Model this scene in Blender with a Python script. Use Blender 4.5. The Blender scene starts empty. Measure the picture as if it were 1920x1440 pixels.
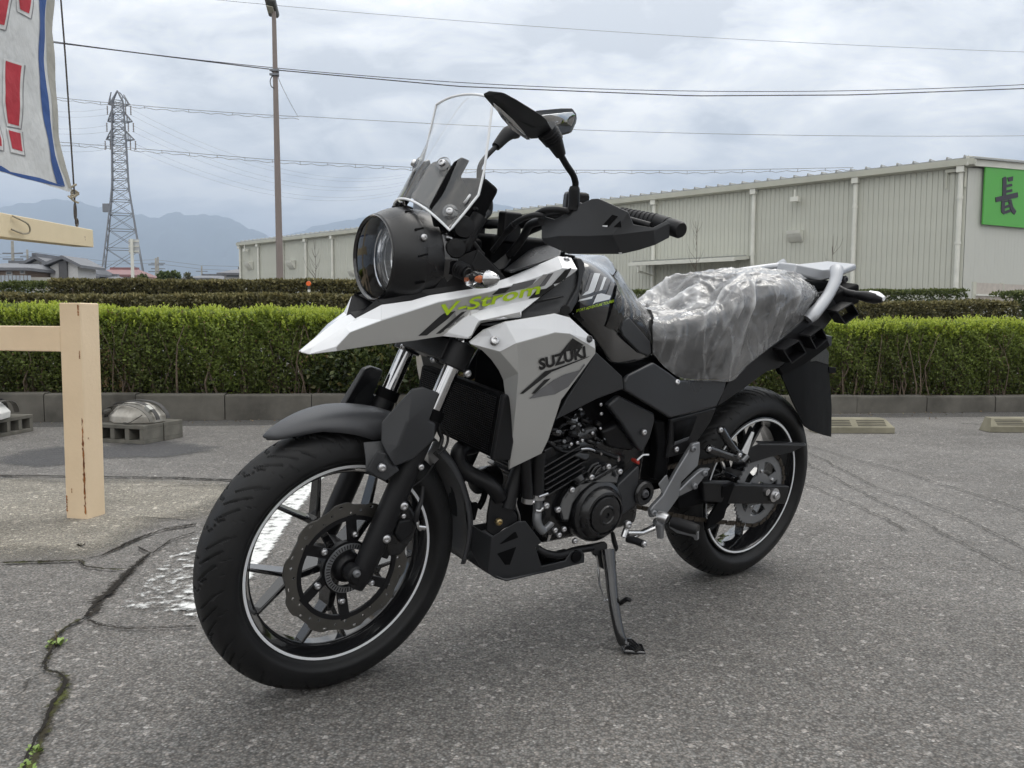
import bpy, bmesh, math, random
import numpy as np
from mathutils import Vector, Matrix
from mathutils.bvhtree import BVHTree

random.seed(7); np.random.seed(7)
R = math.radians
scn = bpy.context.scene
COL = scn.collection

# ------------------------------------------------------------------ camera
FOC, PITCH, ROLL, CAMH = 1553.0, R(4.31), R(-0.32), 0.827      # focal length in pixels of a 1920 wide frame
cam_d = bpy.data.cameras.new('camera')
cam_d.sensor_width = 36.0
cam_d.lens = FOC / 1920 * 36.0
cam_d.clip_start = 0.05
cam_d.clip_end = 30000
cam = bpy.data.objects.new('camera', cam_d); COL.objects.link(cam)
FW = Vector((0, math.cos(PITCH), -math.sin(PITCH)))
RT = Vector((1, 0, 0)); UP = RT.cross(FW)
RM = Matrix.Rotation(ROLL, 3, FW); RT = RM @ RT; UP = RM @ UP
CAM = Vector((0, 0, CAMH))
cam.matrix_world = Matrix((
    (RT.x, UP.x, -FW.x, CAM.x), (RT.y, UP.y, -FW.y, CAM.y), (RT.z, UP.z, -FW.z, CAM.z), (0, 0, 0, 1)))
scn.camera = cam

# ------------------------------------------------------------------ sky
SUN_EL, SUN_AZ = R(58), R(38)          # azimuth measured from +Y towards +X: light comes from behind the warehouse
world = bpy.data.worlds.new('World'); scn.world = world
world.use_nodes = True
wn, wl = world.node_tree.nodes, world.node_tree.links
wn.clear()
def WN(t, **kw):
    n = wn.new(t)
    for k, v in kw.items(): setattr(n, k, v)
    return n
out = WN('ShaderNodeOutputWorld')
bg_sky = WN('ShaderNodeBackground'); bg_cl = WN('ShaderNodeBackground')
sky = WN('ShaderNodeTexSky', sky_type='NISHITA', sun_disc=False, sun_elevation=SUN_EL, sun_rotation=SUN_AZ)
sky.air_density = 1.2; sky.dust_density = 2.0
bg_sky.inputs['Strength'].default_value = 0.11
wl.new(sky.outputs[0], bg_sky.inputs['Color'])
tc = WN('ShaderNodeTexCoord'); sep = WN('ShaderNodeSeparateXYZ')
wl.new(tc.outputs['Generated'], sep.inputs[0])
def M(op, a, b=None, c=None, clamp=False):
    n = WN('ShaderNodeMath', operation=op, use_clamp=clamp)
    for i, x in enumerate((a, b, c)):
        if x is None: continue
        if isinstance(x, (int, float)): n.inputs[i].default_value = x
        else: wl.new(x, n.inputs[i])
    return n.outputs[0]
zc = M('MAXIMUM', sep.outputs['Z'], 0.0)
den = M('ADD', zc, 0.30)
px, py = M('DIVIDE', sep.outputs['X'], den), M('DIVIDE', sep.outputs['Y'], den)
cmb = WN('ShaderNodeCombineXYZ')
wl.new(px, cmb.inputs[0]); wl.new(py, cmb.inputs[1])
def noise(scale, detail, rough, off):
    mp = WN('ShaderNodeMapping'); mp.inputs['Location'].default_value = off
    mp.inputs['Scale'].default_value = (1.0, 1.25, 1.0)
    wl.new(cmb.outputs[0], mp.inputs['Vector'])
    n = WN('ShaderNodeTexNoise'); n.inputs['Scale'].default_value = scale
    n.inputs['Detail'].default_value = detail; n.inputs['Roughness'].default_value = rough
    n.inputs['Distortion'].default_value = 0.6
    wl.new(mp.outputs[0], n.inputs['Vector'])
    return n.outputs['Fac']
n1 = noise(1.7, 7, 0.55, (3.1, 0.6, 0)); n2 = noise(5.0, 7, 0.6, (8.3, 2.2, 0))
mixn = M('ADD', M('MULTIPLY', n1, 0.68), M('MULTIPLY', n2, 0.32))
ramp = WN('ShaderNodeValToRGB')
wl.new(mixn, ramp.inputs[0])
el = ramp.color_ramp.elements
el[0].position = 0.42; el[0].color = (0.60, 0.61, 0.62, 1)
el[1].position = 0.585; el[1].color = (1.16, 1.13, 1.07, 1)
e = ramp.color_ramp.elements.new(0.47); e.color = (0.765, 0.77, 0.765, 1)
e = ramp.color_ramp.elements.new(0.53); e.color = (0.94, 0.93, 0.90, 1)
wl.new(ramp.outputs[0], bg_cl.inputs['Color'])
# CIE standard overcast sky: luminance rises with the sine of the elevation
wl.new(M('ADD', M("MULTIPLY", zc, 1.35), 1.09), bg_cl.inputs['Strength'])
mixs = WN('ShaderNodeMixShader'); mixs.inputs[0].default_value = 0.94
wl.new(bg_sky.outputs[0], mixs.inputs[1]); wl.new(bg_cl.outputs[0], mixs.inputs[2])
wl.new(mixs.outputs[0], out.inputs['Surface'])

# ------------------------------------------------------------------ sun behind the clouds
sd = bpy.data.lights.new('sun', 'SUN'); sd.energy = 1.4; sd.angle = R(35); sd.color = (1.0, 0.965, 0.91)
sun = bpy.data.objects.new('sun', sd); COL.objects.link(sun)
to_sun = Vector((math.sin(SUN_AZ) * math.cos(SUN_EL), math.cos(SUN_AZ) * math.cos(SUN_EL), math.sin(SUN_EL)))
sun.rotation_euler = to_sun.to_track_quat('Z', 'Y').to_euler()
sun.location = (0, 0, 30)

vs = scn.view_settings
vs.view_transform = 'Standard'; vs.look = 'None'; vs.gamma = 1; vs.use_curve_mapping = False; vs.exposure = 0.18
scn.cycles.use_denoising = True
HAZE_DENS = 2.5e-4
scn.cycles.volume_bounces = 0
scn.cycles.max_bounces = 8
scn.cycles.transparent_max_bounces = 16

# ------------------------------------------------------------------ where a point of the photograph lies in the place
def ray(u, v):
    return (FW + RT * ((u - 960) / FOC) - UP * ((v - 720) / FOC))
def gz(u, v, z=0.0):
    d = ray(u, v); return CAM + d * ((z - CAM.z) / d.z)
def gy(u, v, Y):
    d = ray(u, v); return CAM + d * (Y / d.y)
def gpl(u, v, p0, n):
    d = ray(u, v); return CAM + d * ((p0 - CAM).dot(n) / d.dot(n))

# ------------------------------------------------------------------ materials
def new_mat(name):
    m = bpy.data.materials.new(name); m.use_nodes = True
    return m, m.node_tree.nodes, m.node_tree.links, m.node_tree.nodes['Principled BSDF']
def setin(b, **kw):
    for k, v in kw.items():
        b.inputs[k].default_value = v
def mat(name, col, rough=0.5, metal=0.0, spec=0.5, var=0.12, vscale=6.0, bump=0.0, bscale=400.0, coat=0.0, coatr=0.08, rvar=0.06, dust=0.0):
    """plain surface: base colour with mottling, roughness variation and a fine grain"""
    m, n, l, b = new_mat(name)
    setin(b, Roughness=rough, Metallic=metal)
    b.inputs['Specular IOR Level'].default_value = spec
    b.inputs['Coat Weight'].default_value = coat; b.inputs['Coat Roughness'].default_value = coatr
    t = n.new('ShaderNodeTexCoord')
    nz = n.new('ShaderNodeTexNoise'); nz.inputs['Scale'].default_value = vscale; nz.inputs['Detail'].default_value = 5
    l.new(t.outputs['Object'], nz.inputs['Vector'])
    mr = n.new('ShaderNodeMapRange'); mr.inputs[1].default_value = 0.3; mr.inputs[2].default_value = 0.7
    mr.inputs[3].default_value = 1 - var; mr.inputs[4].default_value = 1 + var
    l.new(nz.outputs['Fac'], mr.inputs[0])
    mx = n.new('ShaderNodeVectorMath'); mx.operation = 'SCALE'; mx.inputs[0].default_value = col[:3]
    l.new(mr.outputs[0], mx.inputs['Scale'])
    if dust:
        dn = n.new('ShaderNodeTexNoise'); dn.inputs['Scale'].default_value = 22; dn.inputs['Detail'].default_value = 8; dn.inputs['Roughness'].default_value = .7
        l.new(t.outputs['Object'], dn.inputs['Vector'])
        dr = n.new('ShaderNodeMapRange'); dr.inputs[1].default_value = .45; dr.inputs[2].default_value = .75; dr.inputs[4].default_value = dust
        l.new(dn.outputs['Fac'], dr.inputs[0])
        mc = n.new('ShaderNodeMix'); mc.data_type = 'RGBA'
        l.new(dr.outputs[0], mc.inputs[0]); l.new(mx.outputs[0], mc.inputs[6]); mc.inputs[7].default_value = (.22, .2, .17, 1)
        l.new(mc.outputs[2], b.inputs['Base Color'])
    else:
        l.new(mx.outputs[0], b.inputs['Base Color'])
    m2 = n.new('ShaderNodeMapRange'); m2.inputs[1].default_value = 0.3; m2.inputs[2].default_value = 0.7
    m2.inputs[3].default_value = max(0.02, rough - rvar); m2.inputs[4].default_value = min(1, rough + rvar)
    l.new(nz.outputs['Fac'], m2.inputs[0]); l.new(m2.outputs[0], b.inputs['Roughness'])
    if bump:
        bn = n.new('ShaderNodeTexNoise'); bn.inputs['Scale'].default_value = bscale; bn.inputs['Detail'].default_value = 3
        l.new(t.outputs['Object'], bn.inputs['Vector'])
        bp = n.new('ShaderNodeBump'); bp.inputs['Strength'].default_value = bump; bp.inputs['Distance'].default_value = 0.002
        l.new(bn.outputs['Fac'], bp.inputs['Height']); l.new(bp.outputs[0], b.inputs['Normal'])
    return m
def glass_mat(name, col=(1, 1, 1), rough=0.0, alpha=0.15, spec=0.5):
    """thin clear sheet: mostly see-through, with the mirror reflection of its surface"""
    m, n, l, b = new_mat(name)
    n.remove(b)
    o = n['Material Output']
    tr = n.new('ShaderNodeBsdfTransparent'); tr.inputs[0].default_value = (*col, 1)
    gl = n.new('ShaderNodeBsdfGlossy'); gl.inputs['Roughness'].default_value = rough
    fr = n.new('ShaderNodeFresnel'); fr.inputs['IOR'].default_value = 1.5
    ad = n.new('ShaderNodeMath'); ad.operation = 'ADD'; ad.inputs[1].default_value = alpha; ad.use_clamp = True
    mx = n.new('ShaderNodeMixShader')
    l.new(fr.outputs[0], ad.inputs[0]); l.new(ad.outputs[0], mx.inputs[0])
    l.new(tr.outputs[0], mx.inputs[1]); l.new(gl.outputs[0], mx.inputs[2]); l.new(mx.outputs[0], o.inputs['Surface'])
    return m

# ------------------------------------------------------------------ mesh helpers
class MB:
    def __init__(s): s.v = []; s.f = []
    def add(s, vs, fs):
        o = len(s.v); s.v += [tuple(p) for p in vs]; s.f += [tuple(i + o for i in f) for f in fs]; return s
    def box(s, c, d, rot=None):
        x, y, z = d[0] / 2, d[1] / 2, d[2] / 2
        vs = [Vector(p) for p in ((-x, -y, -z), (x, -y, -z), (x, y, -z), (-x, y, -z), (-x, -y, z), (x, -y, z), (x, y, z), (-x, y, z))]
        if rot is not None: vs = [rot @ p for p in vs]
        c = Vector(c)
        return s.add([p + c for p in vs], [(0, 3, 2, 1), (4, 5, 6, 7), (0, 1, 5, 4), (1, 2, 6, 5), (2, 3, 7, 6), (3, 0, 4, 7)])
    def bar(s, a, b, w, h=None, up=(0, 0, 1)):
        """box from a to b, w wide and h high"""
        a, b = Vector(a), Vector(b); h = h or w
        t = (b - a); L = t.length; t.normalize(); u = Vector(up)
        if abs(t.dot(u)) > .98: u = Vector((1, 0, 0))
        sd_ = t.cross(u).normalized(); u = sd_.cross(t)
        vs = []
        for p in (a, b):
            for (i, j) in ((-1, -1), (1, -1), (1, 1), (-1, 1)): vs.append(p + sd_ * (i * w / 2) + u * (j * h / 2))
        return s.add(vs, [(0, 1, 2, 3), (7, 6, 5, 4), (0, 4, 5, 1), (1, 5, 6, 2), (2, 6, 7, 3), (3, 7, 4, 0)])
    def tube(s, pts, r, n=10, caps=True, smooth=0, flat=1.0):
        pts = [Vector(p) for p in pts]
        rs = list(r) if hasattr(r, '__len__') else [r] * len(pts)
        if smooth: pts, rs = spline(pts, rs, smooth)
        rings = []; u = None
        for i, p in enumerate(pts):
            t = (pts[min(i + 1, len(pts) - 1)] - pts[max(i - 1, 0)]).normalized()
            if u is None:
                u = Vector((0, 0, 1)) if abs(t.z) < .9 else Vector((1, 0, 0))
            u = (u - t * u.dot(t)).normalized(); w = t.cross(u)
            rings.append([p + (u * math.cos(2 * math.pi * k / n) * flat + w * math.sin(2 * math.pi * k / n)) * rs[i] for k in range(n)])
        vs = [q for rg in rings for q in rg]; fs = []
        for i in range(len(rings) - 1):
            for k in range(n):
                a, b = i * n + k, i * n + (k + 1) % n; fs.append((a, b, b + n, a + n))
        if caps:
            fs.append(tuple(range(n - 1, -1, -1))); fs.append(tuple(range((len(rings) - 1) * n, len(rings) * n)))
        return s.add(vs, fs)
    def lathe(s, prof, c, ax, n=32, a0=0, a1=2 * math.pi, ref=None, closed=False):
        """prof: (radius, along) pairs turned about the axis ax through c"""
        c = Vector(c); ax = Vector(ax).normalized()
        u = Vector(ref) if ref is not None else (Vector((0, 0, 1)) if abs(ax.z) < .9 else Vector((1, 0, 0)))
        u = (u - ax * u.dot(ax)).normalized(); w = ax.cross(u)
        full = abs(a1 - a0) > 2 * math.pi - 1e-6
        m = n if full else n + 1
        vs = []
        for k in range(m):
            a = a0 + (a1 - a0) * k / n
            d = u * math.cos(a) + w * math.sin(a)
            vs += [c + d * r + ax * h for r, h in prof]
        q = len(prof); fs = []
        for k in range(n):
            k2 = (k + 1) % m
            for i in range(q if closed else q - 1):
                j = (i + 1) % q
                fs.append((k * q + i, k * q + j, k2 * q + j, k2 * q + i))
        return s.add(vs, fs)
    def prism(s, poly, ext):
        """polygon (3-D points) swept along ext"""
        ext = Vector(ext); n = len(poly); poly = [Vector(p) for p in poly]
        vs = poly + [p + ext for p in poly]
        return s.add(vs, [tuple(range(n)), tuple(range(2 * n - 1, n - 1, -1))] + [(i, i + n, (i + 1) % n + n, (i + 1) % n) for i in range(n)])
    def build(s, name, m, parent=None, smooth=35, bevel=0, seg=2, solid=0, off=-1, sub=0):
        me = bpy.data.meshes.new(name)
        me.from_pydata([tuple(p) for p in s.v], [], s.f); me.validate(); me.update()
        bm = bmesh.new(); bm.from_mesh(me); bmesh.ops.recalc_face_normals(bm, faces=bm.faces); bm.to_mesh(me); bm.free()
        return link(name, me, m, parent, smooth, bevel, seg, solid, off, sub)
def link(name, me, m, parent=None, smooth=35, bevel=0, seg=2, solid=0, off=-1, sub=0):
    if m is not None and not me.materials: me.materials.append(m)
    if smooth:
        me.shade_smooth(); me.set_sharp_from_angle(angle=R(smooth))
    o = bpy.data.objects.new(name, me); COL.objects.link(o)
    if parent is not None: o.parent = parent
    if solid:
        md = o.modifiers.new('solid', 'SOLIDIFY'); md.thickness = solid; md.offset = off; md.use_even_offset = False
    if bevel:
        md = o.modifiers.new('bevel', 'BEVEL'); md.width = bevel; md.segments = seg; md.limit_method = 'ANGLE'; md.angle_limit = R(28); md.harden_normals = True
    if sub:
        md = o.modifiers.new('sub', 'SUBSURF'); md.levels = sub; md.render_levels = sub
    return o
def spline(pts, rs, k):
    """Catmull-Rom through the points"""
    P = [pts[0] * 2 - pts[1]] + pts + [pts[-1] * 2 - pts[-2]]; op, orr = [], []
    for i in range(len(pts) - 1):
        a, b, c, d = P[i:i + 4]
        for j in range(k):
            t = j / k
            op.append(0.5 * ((2 * b) + (c - a) * t + (2 * a - 5 * b + 4 * c - d) * t * t + (3 * b - a - 3 * c + d) * t ** 3))
            orr.append(rs[i] + (rs[i + 1] - rs[i]) * t)
    return op + [pts[-1]], orr + [rs[-1]]
def empty(name, loc=(0, 0, 0), rz=0):
    o = bpy.data.objects.new(name, None); COL.objects.link(o); o.location = loc; o.rotation_euler = (0, 0, rz); o.empty_display_size = .2
    return o
def tag(o, label=None, cat=None, group=None, kind=None):
    for k, v in (('label', label), ('category', cat), ('group', group), ('kind', kind)):
        if v: o[k] = v
    return o
def copy_tree(o, parent=None):
    c = o.copy(); COL.objects.link(c); c.parent = parent
    for ch in list(o.children): copy_tree(ch, c)
    return c
# ================================================================== GROUND
def ragged_mat(name, col, rough=0.9, scale=30.0, soft=0.25, bias=0.0, col2=None, c2scale=9.0, alpha=1.0, detail=8.0):
    """a thin deposit on the ground (paint, dirt, moss): its 'wear' attribute is 1 inside, 0 at its edge; noise frays it"""
    m, n, l, b = new_mat(name)
    setin(b, Roughness=rough); b.inputs['Specular IOR Level'].default_value = 0.2
    t = n.new('ShaderNodeTexCoord')
    nz = n.new('ShaderNodeTexNoise'); nz.inputs['Scale'].default_value = scale; nz.inputs['Detail'].default_value = detail; nz.inputs['Roughness'].default_value = .68
    l.new(t.outputs['Object'], nz.inputs['Vector'])
    at = n.new('ShaderNodeAttribute'); at.attribute_name = 'wear'
    a1 = n.new('ShaderNodeMath'); a1.operation = 'ADD'; l.new(at.outputs['Fac'], a1.inputs[0]); l.new(nz.outputs['Fac'], a1.inputs[1])
    mr = n.new('ShaderNodeMapRange'); mr.inputs[1].default_value = 0.95 - bias - soft / 2; mr.inputs[2].default_value = 0.95 - bias + soft / 2
    mr.inputs[4].default_value = alpha
    l.new(a1.outputs[0], mr.inputs[0]); l.new(mr.outputs[0], b.inputs['Alpha'])
    if col2:
        n2 = n.new('ShaderNodeTexNoise'); n2.inputs['Scale'].default_value = c2scale; n2.inputs['Detail'].default_value = 6
        l.new(t.outputs['Object'], n2.inputs['Vector'])
        r2 = n.new('ShaderNodeMapRange'); r2.inputs[1].default_value = .45; r2.inputs[2].default_value = .6; l.new(n2.outputs['Fac'], r2.inputs[0])
        mc = n.new('ShaderNodeMix'); mc.data_type = 'RGBA'; l.new(r2.outputs[0], mc.inputs[0])
        mc.inputs[6].default_value = (*col, 1); mc.inputs[7].default_value = (*col2, 1); l.new(mc.outputs[2], b.inputs['Base Color'])
    else:
        b.inputs['Base Color'].default_value = (*col, 1)
    return m

def asphalt(name, base=0.17, tint=(1.0, .985, .955), cell=190.0, big=1.0, tan=0.0):
    m, n, l, b = new_mat(name)
    b.inputs['Specular IOR Level'].default_value = 0.3
    t = n.new('ShaderNodeTexCoord')
    def V(scale, feat='F1'):
        v = n.new('ShaderNodeTexVoronoi'); v.inputs['Scale'].default_value = scale; v.feature = feat
        l.new(t.outputs['Object'], v.inputs['Vector']); return v
    def N(scale, d=4, r=.6):
        v = n.new('ShaderNodeTexNoise'); v.inputs['Scale'].default_value = scale; v.inputs['Detail'].default_value = d; v.inputs['Roughness'].default_value = r
        l.new(t.outputs['Object'], v.inputs['Vector']); return v
    def MR(x, a, b_, c, d):
        q = n.new('ShaderNodeMapRange'); q.inputs[1].default_value = a; q.inputs[2].default_value = b_; q.inputs[3].default_value = c; q.inputs[4].default_value = d
        l.new(x, q.inputs[0]); return q.outputs[0]
    def MM(op, x, y):
        q = n.new('ShaderNodeMath'); q.operation = op
        for i, z in enumerate((x, y)):
            if isinstance(z, (int, float)): q.inputs[i].default_value = z
            else: l.new(z, q.inputs[i])
        return q.outputs[0]
    v1 = V(cell); v2 = V(cell * .42)
    sp = n.new('ShaderNodeSeparateColor'); l.new(v1.outputs['Color'], sp.inputs[0])
    sp2 = n.new('ShaderNodeSeparateColor'); l.new(v2.outputs['Color'], sp2.inputs[0])
    stone = MR(sp.outputs[0], 0, 1, .58, 1.28)
    light = MR(sp.outputs[1], .955, .97, 0, .75)             # a few pale chips
    stone2 = MR(sp2.outputs[0], 0, 1, .86, 1.14)
    chip2 = MR(sp2.outputs[1], .965, .972, 0, .85)
    gap = MR(v1.outputs['Distance'], .35, .75, 1.0, .5)      # binder between the stones
    mott = MM('MULTIPLY', MR(N(.9 * big, 6, .65).outputs['Fac'], .3, .7, .80, 1.17), MR(N(.28, 4, .55).outputs['Fac'], .35, .62, .86, 1.06))
    fine = MR(N(9, 5).outputs['Fac'], .3, .7, .9, 1.1)
    a = MM('MULTIPLY', MM('MULTIPLY', MM('ADD', MM('ADD', stone, light), chip2), stone2), gap)
    a = MM('MULTIPLY', MM('MULTIPLY', a, mott), MM('MULTIPLY', fine, base))
    sc = n.new('ShaderNodeVectorMath'); sc.operation = 'SCALE'; l.new(a, sc.inputs['Scale'])
    hue = n.new('ShaderNodeMix'); hue.data_type = 'RGBA'
    l.new(MR(sp.outputs[2], .3, .9, 0, 1), hue.inputs[0])
    hue.inputs[6].default_value = (*tint, 1); hue.inputs[7].default_value = (tint[0] * 1.03, tint[1] * .97, tint[2] * .93, 1)
    l.new(hue.outputs[2], sc.inputs[0]); l.new(sc.outputs[0], b.inputs['Base Color'])
    l.new(MR(N(2.2, 3).outputs['Fac'], .35, .65, .72, .92), b.inputs['Roughness'])
    bp = n.new('ShaderNodeBump'); bp.inputs['Strength'].default_value = .55; bp.inputs['Distance'].default_value = .0022
    hgt = MM('ADD', MM('MULTIPLY', gap, 1.0), MM('MULTIPLY', sp.outputs[0], .6))
    l.new(hgt, bp.inputs['Height']); l.new(bp.outputs[0], b.inputs['Normal'])
    return m

M_ASPH = asphalt('asphalt', .178, (1.0, .975, .935))
M_CONC = asphalt('old_concrete', .27, (1.0, .955, .83), 170, 2.0)
g = MB(); g.add([(-9000, -900, 0), (9000, -900, 0), (9000, 14000, 0), (-9000, 14000, 0)], [(0, 1, 2, 3)])
ground = g.build('ground', M_ASPH, smooth=0); tag(ground, kind='structure')

def ground_sheet(name, outline, z, m, inset=.12, kind='structure'):
    """flat patch with an attribute that falls to 0 at its rim"""
    c = Vector((sum(p[0] for p in outline) / len(outline), sum(p[1] for p in outline) / len(outline)))
    o = [Vector(p[:2]) for p in outline]; n = len(o); inn = []
    for p in o:
        d = (c - p); inn.append(p + d.normalized() * min(inset, d.length * .8))
    v = [(p.x, p.y, z) for p in o] + [(p.x, p.y, z) for p in inn]
    f = [(i, (i + 1) % n, n + (i + 1) % n, n + i) for i in range(n)] + [tuple(range(n, 2 * n))]
    b = MB(); b.add(v, f); ob = b.build(name, m, smooth=0)
    at = ob.data.attributes.new('wear', 'FLOAT', 'POINT')
    at.data.foreach_set('value', [0.0] * n + [1.0] * n)
    return tag(ob, kind=kind)
def ribbon(name, pts, w, z, m, jit=.35, kind='structure', seg=.012, mid=.78):
    """a crack, joint or smear along a line: wear 1 in its middle, 0 at both sides"""
    P = []; ws = list(w) if hasattr(w, '__len__') else [w] * len(pts)
    W_ = []
    for i in range(len(pts) - 1):
        a, b = Vector(pts[i][:2]), Vector(pts[i + 1][:2]); k = max(1, int((b - a).length / seg))
        for j in range(k): P.append(a.lerp(b, j / k)); W_.append(ws[i] + (ws[i + 1] - ws[i]) * j / k)
    P.append(Vector(pts[-1][:2])); W_.append(ws[-1])
    v, wr = [], []; drift = 0.0
    for i, p in enumerate(P):
        t = (P[min(i + 1, len(P) - 1)] - P[max(i - 1, 0)]).normalized(); nrm = Vector((-t.y, t.x))
        drift += random.uniform(-1, 1) * jit * W_[i] * .8; drift *= .9; q = p + nrm * drift
        a, b = W_[i] * random.uniform(.8, 2.6), W_[i] * random.uniform(.8, 2.6)
        v += [(*(q + nrm * a), z), (*q, z), (*(q - nrm * b), z)]
        e = 0 if 0 < i < len(P) - 1 else -.5
        wr += [0 + e, mid + e, 0 + e]
    f = []
    for i in range(len(P) - 1):
        for k in (0, 1): f.append((3 * i + k, 3 * i + k + 1, 3 * i + k + 4, 3 * i + k + 3))
    b = MB(); b.add(v, f); ob = b.build(name, m, smooth=0)
    at = ob.data.attributes.new('wear', 'FLOAT', 'POINT'); at.data.foreach_set('value', [float(x) for x in wr])
    return tag(ob, kind=kind)
def crack(pts, w, m, jit=.35):
    ws = list(w) if hasattr(w, '__len__') else [w] * len(pts)
    ribbon('ground_crack', pts, [x * 1.0 for x in ws], .007, m, jit, mid=.58); ribbon('ground_crack', pts, [x * .27 for x in ws], .0095, m_core, jit * 3, mid=.84)
def G(*pp): return [gz(u, v) for u, v in pp]

# paler old slab round the frame post
m_slab = ragged_mat('pale_slab_edge', (.3, .28, .23), scale=14, soft=.5, alpha=.0)
def sheet_alpha(m, lo, hi, scale, alpha=1.0):
    """frays a copy of a ground material at the sheet's rim"""
    m = m.copy(); n, l = m.node_tree.nodes, m.node_tree.links; b = n['Principled BSDF']
    t = n.new('ShaderNodeTexCoord'); nz = n.new('ShaderNodeTexNoise'); nz.inputs['Scale'].default_value = scale; nz.inputs['Detail'].default_value = 7
    l.new(t.outputs['Object'], nz.inputs['Vector'])
    at = n.new('ShaderNodeAttribute'); at.attribute_name = 'wear'
    a = n.new('ShaderNodeMath'); a.operation = 'ADD'; l.new(at.outputs['Fac'], a.inputs[0]); l.new(nz.outputs['Fac'], a.inputs[1])
    r = n.new('ShaderNodeMapRange'); r.inputs[1].default_value = lo; r.inputs[2].default_value = hi; r.inputs[4].default_value = alpha
    l.new(a.outputs[0], r.inputs[0]); l.new(r.outputs[0], b.inputs['Alpha']); return m
M_SLAB = sheet_alpha(M_CONC, .55, 1.3, 3.5)
bpy.data.materials.remove(m_slab)
ground_sheet('paved_ground', G((-700, 1052), (-700, 893), (0, 893), (200, 896), (430, 901), (520, 915), (455, 955), (385, 978), (330, 975), (262, 1010), (215, 1034), (150, 1055), (0, 1058)), .004, M_SLAB, .3)
# darker damp asphalt towards the kerb
m_damp = ragged_mat('damp_asphalt', (.075, .075, .08), rough=.55, scale=5, soft=.5, bias=.0, alpha=.62, detail=5)
ground_sheet('damp_ground', G((-60, 872), (20, 845), (90, 836), (200, 833), (330, 824), (436, 838), (420, 846), (330, 862), (190, 866), (60, 882)), .004, m_damp, .25)
m_gutter = ragged_mat('dark_gutter_asphalt', (.085, .083, .08), rough=.8, scale=4, soft=.6, bias=.1, alpha=.55, detail=5)
ground_sheet('gutter_ground', [(-8, 5.75), (-4.4, 6.2), (-2.2, 6.45), (0, 6.8), (2, 7.1), (4.4, 7.4), (9, 7.9), (9, 8.4), (4.4, 7.75), (0, 7.14), (-4.4, 6.53), (-8, 6.02)], .002, m_gutter, .2)  # darker strip of ground along the kerb

# worn white parking line
m_paint = ragged_mat('worn_white_paint', (.64, .65, .64), rough=.7, scale=26, soft=.16, bias=-.02, detail=10)
L_ = G((150, 1180), (200, 1140), (262, 1075), (330, 1020), (392, 962), (470, 905), (540, 862)); R_ = G((375, 1182), (430, 1150), (486, 1096), (530, 1030), (566, 972), (612, 905), (665, 850))
v, wr, f = [], [], []; K = 8
for a, b_ in zip(L_, R_):
    for k in range(K + 1):
        t = k / K; p = a.lerp(b_, t); v.append((p.x, p.y, .006)); wr.append(0 if k in (0, K) else (.365 + .05 * t if t < .5 else .42 + .46 * (t - .5)))
for i in range(len(L_) - 1):
    for k in range(K): f.append((i * (K + 1) + k, i * (K + 1) + k + 1, (i + 1) * (K + 1) + k + 1, (i + 1) * (K + 1) + k))
b = MB(); b.add(v, f); ob = b.build('road_marking', m_paint, smooth=0); tag(ob, kind='structure')
wr[:K + 1] = [0] * (K + 1)
wr[K + 1:2 * (K + 1)] = [w * .95 for w in wr[K + 1:2 * (K + 1)]]
at = ob.data.attributes.new('wear', 'FLOAT', 'POINT'); at.data.foreach_set('value', [float(x) for x in wr])

# cracks: dirt-filled, mossy where they are wide
m_crack = ragged_mat('crack_dirt', (.022, .019, .015), scale=70, soft=.18, bias=.04)
m_moss = ragged_mat('crack_moss', (.03, .026, .016), scale=70, soft=.2, bias=.06, col2=(.06, .066, .018), c2scale=16)
m_core = ragged_mat('crack_core', (.014, .012, .010), scale=90, soft=.16, bias=.06)
m_fine = ragged_mat('fine_crack', (.045, .042, .037), scale=55, soft=.4, bias=-.03, alpha=.6)
crack(G((40, 1470), (70, 1400), (95, 1345), (112, 1310), (120, 1285), (108, 1268), (85, 1262), (80, 1248), (92, 1225), (100, 1205), (125, 1180), (160, 1163)),
       [.011, .012, .013, .016, .014, .009, .008, .010, .010, .008, .008, .010], m_moss, .35)
crack(G((160, 1163), (185, 1133), (215, 1105), (245, 1072), (268, 1052), (283, 1040)), [.016, .026, .026, .024, .016, .008], m_crack, .3)
crack(G((0, 1059), (70, 1057), (148, 1054), (162, 1066), (195, 1070), (240, 1071)), [.016, .016, .01, .008, .007, .006], m_moss, .3)
crack(G((148, 1056), (190, 1045), (240, 1022), (262, 1012), (300, 998), (320, 993), (372, 985)), [.006, .006, .016, .014, .008, .014, .02], m_crack)
crack(G((160, 1165), (190, 1176), (235, 1183), (300, 1181), (375, 1178)), .006, m_crack)
crack(G((258, 1028), (285, 1042), (320, 1016), (370, 1000)), .006, m_crack)
ribbon('ground_crack', G((240, 1150), (275, 1146), (330, 1144), (380, 1148)), .005, .008, m_fine)
ribbon('ground_crack', G((85, 1265), (55, 1278), (46, 1305)), .006, .008, m_fine)
crack(G((-300, 892), (0, 893), (120, 895), (240, 897), (330, 898), (430, 902), (470, 904)), [.02, .018, .014, .014, .02, .022, .012], m_crack)
for pts in (((1500, 832), (1560, 850), (1620, 868), (1680, 882), (1740, 902), (1800, 920), (1920, 958), (2100, 1010)),
            ((1505, 845), (1560, 872), (1610, 898), (1650, 918), (1720, 938), (1800, 970), (1870, 1005), (1960, 1050)),
            ((1508, 868), (1580, 905), (1640, 938), (1700, 962), (1780, 1008), (1850, 1045), (1990, 1110)),
            ((1500, 905), (1560, 930), (1600, 948), (1660, 975), (1700, 1000))):
    ribbon('ground_crack', G(*pts), .007, .008, m_fine, .8)
ribbon('ground_crack', G((200, 915), (600, 910), (820, 905), (900, 902)), .005, .008, m_fine, .4)
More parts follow.
